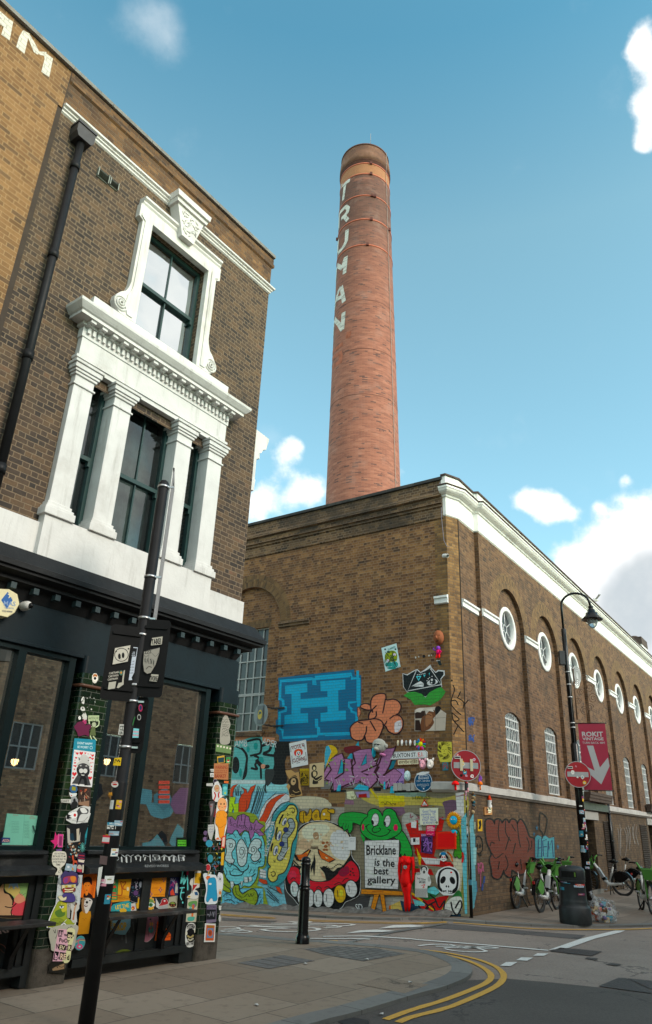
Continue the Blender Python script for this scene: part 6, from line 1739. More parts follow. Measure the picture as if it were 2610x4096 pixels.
def d(a):
    a.stroke('#1c1c1e', 5, '884 800 960 778', cap=False).stroke('#1c1c1e', 5, '990 772 1022 762 1030 790 1036 830', smooth=False, cap=False).stroke('#1c1c1e', 5, '1042 860 1050 950 1025 965', smooth=False, cap=False).stroke('#1c1c1e', 5, '980 975 940 984', cap=False).stroke('#1c1c1e', 5, '905 990 893 985 888 900', smooth=False, cap=False).stroke('#1c1c1e', 5, '878 860 876 805 890 795', smooth=False, cap=False)
    a.text('#6a2a25', 'VOTE 4', 888, 835, 1026, 802, 42, 0.02).text('#5a1c20', 'CLOWNS', 902, 978, 1042, 948, 44, 0.02)
    a.ell('#c8332a', 935, 868, 22, 34).ell('#c8332a', 988, 860, 22, 34).ell('#b5502a', 962, 850, 40, 26).ell('#e6ded2', 962, 880, 28, 34).ell('#1c1c1e', 950, 872, 6, 8).ell('#1c1c1e', 975, 868, 6, 8).ell('#d02a24', 963, 888, 9, 10).stroke('#1c1c1e', 5, '945 905 962 915 982 898').ell('#3f8f4a', 975, 905, 6, 5)
thing_board('poster', 'white VOTE 4 CLOWNS poster with a red haired clown face', 'poster', FB, 0.009, c6, '858 763 1045 722 1069 1000 884 1036', 0.004, '#d3d3d2', d)
def d(a):
    a.poly('#2b2118', '880 1140 930 1120 960 1180 965 1260 990 1330 880 1345 855 1290 870 1240 845 1200', True).ell('#a48a6a', 905, 1190, 28, 40, 10).ell('#15110d', 910, 1185, 12, 9).stroke('#8f7656', 5, '880 1150 910 1130 950 1150').stroke('#a88c66', 6, '900 1290 930 1310 970 1300').stroke('#a88c66', 5, '880 1330 920 1340')
thing_board('poster', 'torn brown print of a man in goggles, leftmost of the sepia prints', 'poster', FB, 0.011, c6, '815 1065 880 1060 925 1090 965 1080 978 1200 1004 1345 860 1362 850 1290 825 1240 870 1180 830 1110', 0.004, '#9c7d58', d)
def d(a):
    a.text('#b89a30', 'EGGSHELL', 980, 1068, 1082, 1064, 20, 0.02)
    for i in range(18):
        r = random.Random(i); a.stroke(r.choice(['#141008', '#201a0c', '#a58a32']), 5, [(r.uniform(985, 1075), r.uniform(1085, 1225)) for _ in range(3)])
thing_board('poster', 'small dark olive EGGSHELL print between the goggles man and the sitting woman print', 'poster', FB, 0.008, c6, '975 1045 1084 1042 1080 1232 985 1232', 0.004, '#7a6426', d)
def d(a):
    a.ell('#231d18', 1137, 1035, 26, 34).ell('#b8a684', 1138, 1042, 13, 20).poly('#231d18', '1110 1080 1165 1070 1175 1110 1150 1150 1225 1120 1215 1165 1180 1185 1180 1210 1120 1215 1125 1160 1105 1130', True).poly('#b09d7c', '1125 1085 1155 1080 1160 1120 1130 1130', True).stroke('#b09d7c', 6, '1120 1150 1160 1180 1220 1140')
thing_board('poster', 'tan print of a woman playing a stringed instrument, tallest of the three sepia prints', 'poster', FB, 0.011, c6, '1086 992 1245 975 1245 1248 1085 1252', 0.006, '#a8967a', d)
def d(a):
    a.poly('#6f7a2a', '395 330 440 290 500 290 530 340 520 400 480 410 430 410 395 390', True).ell('#8c9636', 450, 345, 26, 40).ell('#b8a8b8', 425, 395, 14).ell('#b8a8b8', 500, 330, 16).ell('#1f3a30', 430, 300, 16, 12).ell('#2f6f6a', 440, 440, 42, 26).ell('#3a7f7c', 500, 440, 40, 34).ell('#2f6f6a', 470, 480, 50, 14).ell('#2a3a3a', 395, 272, 10).ell('#2a3a3a', 510, 270, 10)
    for i in range(12):
        r = random.Random(i); a.stroke('#23302a', 4, [(r.uniform(385, 540), r.uniform(280, 490)) for _ in range(3)])
    a.text('#5f7f80', 'SUMMER', 430, 285, 515, 250, 22, 0.02).text('#8a9a9a', '2024', 535, 480, 562, 470, 20)
thing_board('poster', 'pale blue tilted poster of an olive monster on teal clouds, highest on the wall', 'poster', FB, 0.004, c7, '352 256 520 204 566 465 398 521', 0.004, '#a6bcbd', d)
def d(a):
    a.poly('#2a1e1a', '726 985 760 965 840 955 850 1000 800 1040 730 1045').poly('#5a3a2a', '800 1045 850 1000 900 950 960 960 960 1010 930 1045 940 1090 900 1150 860 1175 790 1180', True).poly('#7d5842', '850 1000 910 985 925 1045 900 1100 850 1130', True).poly('#241814', '730 1060 780 1060 800 1180 728 1178').poly('#171413', '955 920 1000 905 1015 940 970 1000 950 990', True)
    a.poly('#9b9187', '980 1000 1040 960 1075 1000 1065 1170 940 1170 940 1080').stroke('#1c1412', 6, '845 1005 880 1000 910 1012').stroke('#1c1412', 5, '880 1115 910 1120').stroke('#55483f', 3, '835 950 835 1180', cap=False).stroke('#55483f', 3, '955 960 955 1175', cap=False).stroke('#55483f', 3, '726 1052 1070 1032', cap=False)
    a.poly('#b5aca3', '738 940 780 925 830 930 790 975 745 970').poly('#b5aca3', '850 945 920 930 940 970 890 960')
thing_board('poster', 'torn tiled portrait of a brown face with closed eyes below the black and green eye', 'poster', FB, 0.008, c7, '724 950 780 925 900 918 960 912 1005 905 1015 945 1075 985 1064 1176 724 1184', 0.006, '#a39a90', d)
def d(a):
    for i in range(40):
        r = random.Random(i); t = r.uniform(0, 6.28); a.stroke('#2a240f', 5, [(1058 + 42 * math.cos(t), 1400 + 70 * math.sin(t)), (1058 + 75 * math.cos(t + .3), 1400 + 100 * math.sin(t + .3))])
    a.ell('#a8a050', 1055, 1400, 34, 60).stroke('#2a240f', 4, '1035 1390 1048 1386').stroke('#2a240f', 4, '1062 1386 1078 1388').stroke('#2a240f', 4, '1055 1395 1052 1415').stroke('#5a4a1a', 6, '1045 1438 1056 1434 1068 1438')
thing_board('poster', 'olive yellow print of a woman with ammonite curls right of the street sign', 'poster', FB, 0.008, c7, '985 1305 1050 1300 1135 1305 1142 1528 1010 1530 980 1440', 0.004, '#a8a052', d)
def d(a):
    a.stroke('#8a3226', 7, '1040 50 1050 20 1065 5 1080 20 1092 60').stroke('#8a3226', 6, '1045 70 1065 30 1085 70')
thing_board('poster', 'small teal panel with a red outline figure just left of the round no entry sign', 'poster', FB, 0.006, c8, '1033 0 1098 -6 1098 86 1036 90', 0.01, '#3b6670', d)
for nm, lab, quad, col, fn in (
    ('poster', 'white handwritten GOOD THINGS HAPPEN poster under the red triangle', '780 508 985 506 988 694 782 697', '#bfbba8', lambda a: [a.text('#1f3a8a', t, x0, y, x1, y - 2, h) for t, x0, x1, y, h in (('Good Things', 812, 962, 560, 34), ('HAPPEN  To', 800, 955, 594, 26), ('THOSE WHO', 812, 958, 626, 26), ('STAY TRUE.', 808, 972, 655, 26), ('@_PESONETO', 818, 950, 684, 24))] and a.ell('#6a6a5a', 970, 670, 14)),
    ('poster', 'pink PATTERN CUTTING flyer torn at its lower edge', '858 704 952 700 946 824 905 815 890 828 846 820', '#c22a55', lambda a: [a.text('#e8c0c8', t, x0, y, x1, y, h, .02) for t, x0, x1, y, h in (('Bespoke', 868, 925, 722, 12), ('PATTERN', 862, 944, 742, 17), ('CUTTING', 864, 940, 764, 17))] and a.scrib('#e0909c', 4, 860, 790, 76, 18, 12)),
    ('poster', 'purple and black EXO gig print below the pink flyer', '797 795 925 815 920 1022 793 1002', '#3d2a4f', lambda a: [a.text('#b49ac0', 'EXO', 800, 822, 850, 820, 24, .02)] + [a.stroke(random.Random(i).choice(['#17121c', '#7d5c94', '#0e0c10']), 12, [(random.Random(i * 3 + k).uniform(805, 915), random.Random(i * 5 + k).uniform(840, 1000)) for k in range(3)]) for i in range(14)]),
    ('poster', 'blank white paper sheet taped beside the handwritten poster', '686 662 744 656 740 732 686 726', '#c9c9c2', lambda a: a.scrib('#9a9a95', 2, 694, 680, 40, 30, 10)),
    ('poster', 'folded white leaflet with a black photo left of the purple print', '682 840 776 836 778 914 684 918', '#c6cbcf', lambda a: a.poly('#15161a', '706 846 732 844 733 886 708 888').stroke('#8f9499', 2, '735 838 736 914', cap=False).scrib('#5a5f64', 2, 742, 868, 26, 18, 8)),
    ('poster', 'white notice stuck on the grey wall beside the frog hand', '-14 832 66 830 64 978 -16 976', '#c3c9cf', lambda a: a.scrib('#4a4e54', 2, 0, 846, 56, 8, 12).scrib('#4a4e54', 2, 0, 862, 56, 8, 12).scrib('#4a4e54', 2, 0, 878, 50, 8, 12)),
    ('poster', 'small olive sticker beside the red torso', '728 1054 756 1056 756 1110 728 1108', '#8a8468', lambda a: a.scrib('#3a382c', 3, 732, 1070, 20, 30, 8)),
    ('poster', 'black and white cut out of a shouting person in a slogan T-shirt', '730 1265 745 1225 785 1240 785 1190 815 1150 860 1155 878 1190 870 1235 895 1270 908 1340 895 1375 868 1375 862 1430 872 1506 728 1500', '#b9b9b6', lambda a: [a.ell('#1d1d1f', 828, 1188, 38, 34), a.ell('#b0b0ae', 828, 1205, 27, 38), a.ell('#141414', 829, 1222, 11, 18), a.stroke('#1a1a1a', 4, '812 1192 822 1190'), a.stroke('#1a1a1a', 4, '835 1190 845 1192'), a.ell('#8f8f8d', 765, 1240, 26, 16), a.ell('#8f8f8d', 885, 1300, 16, 30), a.text('#111111', 'THIS TODAY', 748, 1300, 850, 1318, 18, .02), a.text('#111111', 'SATAN', 772, 1345, 842, 1350, 30, .03), a.stroke('#b3342a', 6, '800 1375 840 1360 815 1395 835 1390')] + [a.stroke('#2a2a2a', 3, [(735 + i * 12, 1405), (740 + i * 11, 1500)], cap=False) for i in range(11)] + [a.stroke('#555555', 2, [(732, 1410 + i * 13), (866, 1416 + i * 13)], cap=False) for i in range(7)]),
    ('poster', 'round headed figure in a blue cap, red sunglasses and headphones on white', '1005 1010 1045 992 1080 1005 1096 1060 1075 1095 1045 1106 1010 1090 1000 1050', '#cfd3d2', lambda a: a.ell('#1a1a1c', 1047, 1045, 42, 36).ell('#c9c4b8', 1046, 1062, 26, 34).ell('#2a6a94', 1044, 1016, 30, 18).ell('#a02420', 1033, 1056, 9).ell('#a02420', 1060, 1056, 9).stroke(K, 4, '1030 1085 1046 1080 1062 1085').ell(K, 1088, 1060, 9, 18).ell(K, 1006, 1055, 8, 16)),
):
    thing_board(nm, lab, 'poster', FB, 0.03, c8, quad, 0.004, col, fn)
def d(a):
    a.poly('#0f0f11', '1010 1205 985 1260 975 1330 990 1410 1040 1450 1150 1462 1200 1420 1215 1330 1212 1250 1180 1200 1090 1170', True)
    a.poly('#d8dadf', '1006 1290 1020 1230 1060 1195 1110 1190 1160 1210 1185 1260 1192 1330 1180 1390 1150 1420 1135 1455 1040 1455 1030 1415 1008 1380', True)
    a.ell('#0f0f11', 1040, 1310, 28, 44, 25).ell('#0f0f11', 1146, 1316, 28, 44, -25).ell('#0f0f11', 1078, 1382, 8, 12).ell('#0f0f11', 1102, 1384, 8, 12)
    a.stroke('#0f0f11', 12, '1020 1428 1045 1436 1070 1432').stroke('#0f0f11', 12, '1105 1434 1130 1438 1160 1430')
    for x in (1050, 1075, 1100, 1125): a.stroke('#0f0f11', 6, [(x, 1425), (x, 1448)])
    a.ell('#b5332a', 1132, 1226, 12, 9)
thing_board('poster', 'big white smiling skull cut out, low right on the painted wall', 'poster', FB, 0.03, c8, '965 1330 955 1260 985 1200 1050 1165 1110 1155 1175 1175 1222 1230 1232 1320 1220 1400 1185 1445 1150 1482 1045 1482 1000 1440', 0.004, '#cdd0d6', d)
def d(a):
    a.poly('#cfcfca', '806 480 830 432 866 478').text('#222222', 'Street', 814, 468, 850, 466, 9, .02).text('#222222', 'Artists', 812, 478, 856, 476, 9, .02)
thing_board('warning_triangle', 'little red bordered triangle sign over the handwritten poster', 'sign', FB, 0.03, c8, '792 490 830 408 880 486', 0.008, '#a3211d', d)
def d(a):
    a.poly('#d8372a', '985 795 1165 790 1165 945 985 945')
    for i, t in enumerate(('CONGRATUL8', 'YOU ARE NOT', 'LOOKING AT', 'YOUR PHONE')): a.text('#a8261c', t, 992, 830 + i * 35, 1158, 826 + i * 35, 24, .012)
thing_board('plaster_plaque', 'bright orange square cast plaque with raised lettering at the right of the wall', 'plaque', FB, 0.03, c8, '962 772 1180 768 1180 965 962 970', 0.045, '#ee4a34', d, mat=M['relief'])
root = empty('torso_cast', FB.P(1.28, 0.1, 0.2), 'orange red painted cast of a headless standing figure on the wall beside the easel', 'sculpture')
mb = MB(FB)
def hp(x, y, w=0.0): 
    return FB.hit(c8[0] + x * c8[2], c8[1] + y * c8[2], w)
RED = CC('#dc3a30')
def limb(pts, rs):
    P = []
    for (x, y), r in zip(pts, rs):
        u, z = hp(x, y, 0.05); P.append((u, 0.06, z))
    mb.tube(P, [r * c8[2] / 205 for r in rs], 12, col=RED)
limb([(632, 1045), (632, 1090), (635, 1150), (632, 1210), (628, 1260), (630, 1330), (635, 1380)], [60, 70, 62, 50, 62, 72, 50])
for x, y in ((600, 1100), (655, 1100)):
    u, z = hp(x, y, 0.1); relief_ell(mb, u, 0.10, z, .065, .11, .075, col=RED)
limb([(602, 1340), (618, 1420), (632, 1480), (628, 1520), (628, 1600), (630, 1660)], [38, 36, 28, 25, 22, 12])
limb([(660, 1340), (655, 1420), (652, 1480), (665, 1540), (664, 1600), (662, 1660)], [38, 35, 28, 24, 20, 12])
limb([(570, 1060), (556, 1140), (552, 1220), (560, 1300), (580, 1350)], [22, 19, 17, 15, 12])
limb([(700, 1055), (712, 1140), (712, 1220), (708, 1300), (690, 1350)], [22, 19, 17, 15, 12])
mb.build('figure', M['relief'], root, merge=True)
a = Art(FB, 0.2, c8)
a.ell('#141414', 618, 1168, 22, 24).ell('#c9c9c9', 618, 1168, 19, 21).ell('#141414', 618, 1168, 16, 18).text('#d0d0d0', 'REID', 606, 1166, 632, 1166, 9, .02).text('#d0d0d0', 'KINF', 606, 1180, 632, 1180, 9, .02)
a.done('sticker', M['paper'], root)
def head(label, px, py, sc_, cols, kind, w=0.01, tilt=0):
    u, z = FB.hit(px, py, w)
    root = empty('mask', FB.P(u, w, z - sc_), label, 'mask')
    mb = MB(FB)
    c_, c2_ = CC(cols[0]), CC(cols[1])
    if kind == 'ape':
        relief_ell(mb, u, w, z, sc_ * 1.25, sc_ * .55, sc_, 20, col=c_)
        relief_ell(mb, u, w + .02, z - sc_ * .35, sc_ * .7, sc_ * 1.05, sc_ * .62, 0, col=CC('#6f736f'))
        relief_ell(mb, u - sc_ * .02, w + .1, z - sc_ * .55, sc_ * .42, sc_ * .9, sc_ * .33, col=CC('#83857e'))
        for s_ in (-1, 1): relief_ell(mb, u + s_ * sc_ * .27, w + sc_ * .85, z + sc_ * .02, sc_ * .15, .035, sc_ * .1, col=CC('#1a1a1a'))
        relief_ell(mb, u, w + sc_ * .6, z + sc_ * .2, sc_ * .6, sc_ * .35, sc_ * .15, 5, col=CC('#8a8a84'))
        relief_ell(mb, u - sc_ * 1.15, w, z - sc_ * .1, sc_ * .3, .06, sc_ * .35, col=c_)
        relief_ell(mb, u + sc_ * .95, w, z - sc_ * .9, sc_ * .35, .06, sc_ * .8, col=CC('#3f8ea3'))
        relief_ell(mb, u - sc_ * .6, w, z - sc_ * 1.3, sc_ * .6, .07, sc_ * .22, 15, col=CC('#a86f8f'))
    else:
        relief_ell(mb, u, w, z, sc_ * .72, sc_ * .7, sc_, tilt, col=c_)
        relief_ell(mb, u, w + sc_ * .45, z - sc_ * .12, sc_ * .14, sc_ * .5, sc_ * .3, tilt, col=c_)
        for s_ in (-1, 1):
            relief_ell(mb, u + s_ * sc_ * .28, w + sc_ * .58, z + sc_ * .15, sc_ * .13, .012, sc_ * .06, col=c2_)
            if kind == 'animal':
                relief_ell(mb, u + s_ * sc_ * .6, w, z + sc_ * .85, sc_ * .22, .04, sc_ * .42, -s_ * 20, col=c_)
        relief_ell(mb, u, w + sc_ * .5, z - sc_ * .55, sc_ * .24, .03, sc_ * .08, col=c2_)
        if kind == 'animal': relief_ell(mb, u, w + sc_ * .3, z - sc_ * .45, sc_ * .36, sc_ * .65, sc_ * .32, col=c_)
    mb.build('face', M['relief'], root)
    return root
head('big grey plaster ape head with a teal streak over the purple letters', 1300 + 840 * .2608, 2750 + 890 * .2608, 0.165, ('#8a8a84', '#222222'), 'ape')
head('pink animal mask right of the Bengali street sign', 1400 + 815 * .3585, 3050 + 22 * .3585, 0.115, ('#c08a94', '#4a1c22'), 'animal')
head('white animal mask with a black ear and mouth beside the pink mask', 1400 + 900 * .3585, 3050 + 18 * .3585, 0.115, ('#b9b2ae', '#101010'), 'animal', tilt=15)
head('pale blue human face mask left of the round plaque', 1400 + 645 * .3585, 3050 + 150 * .3585, 0.12, ('#a8c3c8', '#6f8f94'), 'human')
head('patterned terracotta carnival mask highest at the corner', 1400 + 995 * .3585, 2500 + 140 * .3585, 0.19, ('#6f4634', '#2a1712'), 'human', w=0.03, tilt=-8)
u, z = FB.hit(1400 + 990 * .3585, 2500 + 300 * .3585, 0.03)
root = empty('toy_figure', FB.P(u, .03, z - .16), 'small red and purple plastic toy figure fixed under the terracotta mask', 'toy')
mb = MB(FB)
relief_ell(mb, u, .03, z + .09, .055, .07, .06, col=CC('#6a3f8a')); relief_ell(mb, u, .03, z - .01, .06, .07, .075, col=CC('#b0285a'))
mb.tube([(u + .05, .06, z + .03), (u + .1, .08, z + .05), (u + .11, .08, z + .1)], .017, 6, col=CC('#6a3f8a')); mb.tube([(u - .05, .06, z + .03), (u - .1, .08, z - .02)], .017, 6, col=CC('#b0285a'))
for s_ in (-1, 1): mb.tube([(u + s_ * .03, .06, z - .07), (u + s_ * .035, .06, z - .14), (u + s_ * .04, .1, z - .15)], .022, 6, col=CC('#e0362c'))
mb.build('body', M['relief'], root)
for k, x in enumerate((540, 584, 632, 677, 728)):
    u, z = FB.hit(1400 + x * .3585, 2500 + 1315 * .3585, 0.01)
    mb = MB(FB)
    relief_ell(mb, u, .01, z, .028, .05, .065 + .012 * (k % 2), col=CC(['#a39c88', '#c9c9c4', '#7c7f80', '#d3d3ce', '#8d9092'][k])); relief_ell(mb, u - .012, .03, z - .05, .014, .04, .03, col=CC('#9a9488'))
    tag(mb.build('plaster_cast', M['relief']), ['leftmost cream little plaster cast above the street sign', 'white dangling little cast, second from the left above the street sign', 'middle grey little cast above the street sign', 'bright white little cast, fourth in the row above the street sign', 'grey little cast touching the petal flower'][k], 'ornament', 'small plaster casts in a row')
u, z = FB.hit(1400 + 793 * .3585, 2500 + 1330 * .3585, 0.01)
root = empty('wall_flower', FB.P(u, .01, z - .15), 'rainbow petalled flower ornament with yellow centre above the street sign', 'ornament')
for k, c_ in enumerate(('#c9452a', '#d9662a', '#9b1f3a', '#1f5f7a', '#4f8a3a', '#b5568a', '#b02030', '#3a5f9a', '#b5568a', '#4f8a3a', '#1f5f7a', '#1f6a8a')):
    t = math.radians(30 * k + 90); mb = MB(FB)
    relief_ell(mb, u + .095 * math.cos(t), .012, z + .095 * math.sin(t), .05, .02, .027, math.degrees(t), col=CC(c_)); mb.build('petal', M['relief'], root)
mb = MB(FB); relief_ell(mb, u, .014, z, .062, .035, .062, col=CC('#cfae2c')); mb.build('flower_centre', M['relief'], root)
u, z = FB.hit(1400 + 1160 * .3585, 3050 + 645 * .3585, 0.03)
root = empty('sunflower_figure', FB.P(u, .03, z - .32), 'orange sunflower headed figure with a blue face above the orange plaque', 'ornament')
mb = MB(FB)
for k in range(26):
    t = math.radians(360 / 26 * k); relief_ell(mb, u + .135 * math.cos(t), .032, z + .135 * math.sin(t), .055, .02, .018, math.degrees(t), n=6, col=CC('#c98a45' if k % 2 else '#b5762f'))
mb.build('petals', M['relief'], root)
mb = MB(FB); relief_ell(mb, u, .035, z, .092, .04, .092, col=CC('#2f86a8'))
for s_ in (-1, 1): relief_ell(mb, u + s_ * .035, .07, z + .02, .02, .012, .008, s_ * 15, col=CC('#d9d2b0'))
mb.build('face', M['relief'], root)
mb = MB(FB); relief_ell(mb, u, .032, z - .24, .08, .05, .05, col=CC('#2f7f94')); relief_ell(mb, u - .04, .032, z - .3, .035, .04, .04, col=CC('#7a4a3a')); relief_ell(mb, u + .04, .032, z - .3, .035, .04, .04, col=CC('#7a4a3a'))
mb.build('body', M['relief'], root)
def mushroom(fr, px, py, r, col, label, w=.14):
    u, z = fr.hit(px, py, w)
    root = empty('mushroom_ornament', fr.P(u, w, z - .1), label, 'ornament')
    mb = MB(fr); mb.lathe([(0, .09), (r * .6, .075), (r, .03), (r * .95, .0), (r * .3, .0)], (u, w + .05, z), 14, col=CC(col)); mb.build('cap', M['relief'], root)
    mb = MB(fr); mb.lathe([(r * .3, .0), (r * .26, -.07), (r * .34, -.11), (0, -.11)], (u, w + .05, z), 12, col=CC(col)); mb.build('stem', M['relief'], root)
mushroom(FB, 1400 + 1190 * .3585, 3050 + 252 * .3585, .085, '#b3261c', 'red mushroom ornament on the white ledge left of the no entry pole', .13)
mushroom(FC, 1400 + 1432 * .3585, 3050 + 250 * .3585, .06, '#b5622f', 'orange mushroom ornament on the white ledge right of the no entry pole', .13)
random.seed(3)
mb = MB(FC)
u, z = FC.hit(1400 + 1438 * .3585, 3050 + 185 * .3585, 0.14)
for k in range(12):
    t = random.uniform(0, 6.3); mb.tube([(u, .16, z - .05), (u + .06 * math.cos(t), .18, z + .05 * math.sin(t)), (u + .11 * math.cos(t + .3), .18, z + .1 * math.sin(t + .3))], [.02, .015, .008], 5, col=CC('#5d3f7a'))
tag(mb.build('coral_ornament', M['relief']), 'purple coral shaped ornament standing on the white ledge right of the pole', 'ornament')
mb = MB(FC)
u, z = FC.hit(1400 + 1370 * .3585, 3050 + 440 * .3585, 0.05)
for k in range(14):
    t = random.uniform(-.1, .1); zz = z + .24 - k * .035
    relief_ell(mb, u + random.uniform(-.06, .06), .05, zz, .05, .06, .03, random.uniform(0, 180), n=8, col=CC(random.choice(['#3d4a4f', '#6b5a44', '#2f5a6a', '#8a7a62', '#4a3f38'])))
tag(mb.build('tangled_ornament', M['relief']), 'tangle of blue and brown shells on the corner just below the ledge', 'ornament')
u, z = FC.hit(1850 + 207 * .4954, 2700 + 1025 * .4954, 0.05)
mb = MB(FC)
mb.lathe([(.055, -.12), (.05, .03), (.06, .04)], (u, .09, z), 10, col=CC('#c9c6ba')); mb.lathe([(.06, .04), (0, .2)], (u, .09, z), 10, col=CC('#9a3a28')); relief_ell(mb, u, .13, z - .04, .02, .02, .025, col=CC('#111111'))
tag(mb.build('tower_ornament', M['relief']), 'tiny white tower ornament with a red cone roof above the face tile', 'ornament')
def d(a):
    a.poly('#6a4a34', '186 1066 206 1064 214 1110 190 1120').poly('#c9bda2', '205 1070 235 1070 236 1110 212 1115').ell('#15110f', 204, 1085, 7, 5).ell('#15110f', 226, 1083, 7, 5).stroke('#5a2a1c', 4, '205 1105 220 1102 232 1106')
thing_board('face_tile', 'small square tile painted with a face on the street side near the corner', 'tile', FC, 0.045, cR2, '181 1066 242 1068 242 1128 183 1130', 0.03, '#8c6a4c', d)
u, z = FB.hit(1040, 2858, 0.55)
root = empty('round_sign', FB.P(u, 0.3, z - .3), 'round sign seen from its grey back on two iron brackets beside the grid window', 'road sign')
mb = MB(FB)
cx_, cz_ = u, z
n_ = Vector((0.5, 0.86))
def disc(mb, c, ax, r, th, m=0):
    tu, tw = -ax[1], ax[0]
    for s_, k in ((0, -1), (th, 1)):
        mb.face([(c[0] + tu * r * math.cos(t) + ax[0] * s_, c[1] + tw * r * math.cos(t) + ax[1] * s_, c[2] + r * math.sin(t)) for t in [math.radians(x) for x in range(0, 360, 12)]][::k], m)
    for x in range(0, 360, 12):
        t0, t1 = math.radians(x), math.radians(x + 12)
        q = lambda t, s_: (c[0] + tu * r * math.cos(t) + ax[0] * s_, c[1] + tw * r * math.cos(t) + ax[1] * s_, c[2] + r * math.sin(t))
        mb.face([q(t0, 0), q(t1, 0), q(t1, th), q(t0, th)], m)
ax_ = (0.2, 0.98)
disc(mb, (cx_, 0.5, cz_), ax_, 0.30, 0.006)
mb.build('disc', plain('grey sign back', (0.22, 0.24, 0.25), 0.45, var=0.15), root)
mb = MB(FB)
for dz in (0.24, -0.24):
    mb.box(5.12, cx_ + .06, 0.0, 0.03, cz_ + dz - 0.02, cz_ + dz + 0.02)
    mb.tube([(cx_, 0.03, cz_ + dz), (cx_, 0.49, cz_ + dz)], 0.018, 6)
mb.build('bracket', M['iron'], root)
mb = MB(FB)
tu, tw = -ax_[1], ax_[0]
mb.face([(cx_ + tu * a_ + ax_[0] * .03, .5 + tw * a_ + ax_[1] * .03, cz_ + b_) for a_, b_ in ((-.12, -.24), (.12, -.24), (.12, .24), (-.12, .24))])
mb.face([(cx_ + tu * .1 * math.cos(t) + ax_[0] * .034, .5 + tw * .1 * math.cos(t) + ax_[1] * .034, cz_ + .13 * math.sin(t)) for t in [math.radians(x) for x in range(0, 360, 20)]], 1)
mb.face([(cx_ + tu * .07 * math.cos(t) + ax_[0] * .037, .5 + tw * .07 * math.cos(t) + ax_[1] * .037, cz_ + .09 * math.sin(t)) for t in [math.radians(x) for x in range(20, 220, 40)]], 2)
mb.build('sticker', [plain('mid grey channel', (0.12, 0.13, 0.14), 0.5), plain('yellow sticker', (0.6, 0.42, 0.03), 0.5), M['black']], root)
GAIN = 1.2
WP = 0.034
def stk(crop, fn, name='sticker', parent=None, fr=FA, w=WP, mat='paper'):
    a = Art(fr, w, crop, 0.0001)
    fn(a)
    return a.done(name, M[mat], parent or P1)
wl = [WP]
def nw(d=0.0012):
    wl[0] += d
    return wl[0]
stk(cD, lambda a: a.poly('#c9c5bb', '755 180 780 148 815 150 838 190 838 230 815 275 790 288 765 270 752 225').ell('#a8642f', 797, 185, 30, 26).ell('#d9d5ca', 797, 225, 34, 34).ell(K, 795, 218, 18, 20).stroke(K, 3, '770 180 780 172').stroke(K, 3, '810 172 822 180'))
def d(a):
    r = random.Random(2)
    for (x, y, w_, h_) in ((600, 470, 60, 120), (585, 600, 80, 80), (615, 680, 70, 130), (565, 730, 40, 70), (680, 480, 12, 20), (720, 470, 14, 14), (775, 485, 14, 14), (735, 630, 20, 26), (790, 530, 10, 24), (680, 610, 18, 14)):
        n = 9; a.poly(r.choice(['#c9c8c2', '#bdbcb4', '#d4d2cc']), [(x + w_ / 2 + (w_ / 2) * r.uniform(.6, 1.1) * math.cos(2 * math.pi * i / n), y + h_ / 2 + (h_ / 2) * r.uniform(.6, 1.1) * math.sin(2 * math.pi * i / n)) for i in range(n)])
    for i in range(18): a.stroke('#23281f', 5, [(r.uniform(600, 740), r.uniform(470, 800)) for _ in range(1)] + [(r.uniform(600, 740), r.uniform(470, 800))], cap=False) if i < 3 else a.ell('#20261c', r.uniform(600, 670), r.uniform(480, 790), r.uniform(4, 10), r.uniform(5, 16))
stk(cD, d, 'torn_paper')
stk(cD, lambda a: a.poly('#9fae86', '702 728 852 728 848 810 698 806').text('#1c2018', "we'll be ok", 708, 780, 842, 776, 34).poly('#a0a98a', '760 830 800 826 806 870 780 888 756 870', True, K, 2).stroke('#b6c49a', 14, '715 800 720 850 755 890').stroke('#b6c49a', 14, '850 805 845 860 805 890').poly('#55603a', '752 888 795 888 806 1005 716 1002', False, K, 2).stroke('#b6c49a', 14, '730 1010 755 1075').stroke('#b6c49a', 14, '770 1015 815 1070').stroke(K, 5, '765 790 775 815').stroke(K, 5, '805 785 800 815'), w=nw())
stk(cD, lambda a: a.ell('#a0315f', 645, 825, 34, 30).stroke('#a0315f', 14, '635 800 640 780').stroke('#a0315f', 14, '660 800 672 790').poly('#5f1c3c', '560 820 620 815 660 862 720 850 742 890 712 930 712 1010 650 995 570 1015 548 960 508 890 530 855', True, K, 5), w=nw())
def d(a):
    a.poly('#1f7f95', '512 1042 808 1062 798 1238 740 1260 460 1600 480 1300').text('#c9dde0', 'DONT HAPPY', 553, 1122, 760, 1138, 34, .01).text('#c9dde0', 'BE WORRY', 553, 1176, 706, 1186, 34, .01).ell('#c9dde0', 742, 1172, 20, 22).ell('#1f7f95', 742, 1172, 16, 17)
stk(cD, d, 'poster', w=nw())
def heart(a, x, y, s_, c='#c8222a'): a.poly(c, [(x, y + s_), (x - s_, y - s_ * .1), (x - s_ * .8, y - s_ * .8), (x - s_ * .3, y - s_ * .8), (x, y - s_ * .35), (x + s_ * .3, y - s_ * .8), (x + s_ * .8, y - s_ * .8), (x + s_, y - s_ * .1)])
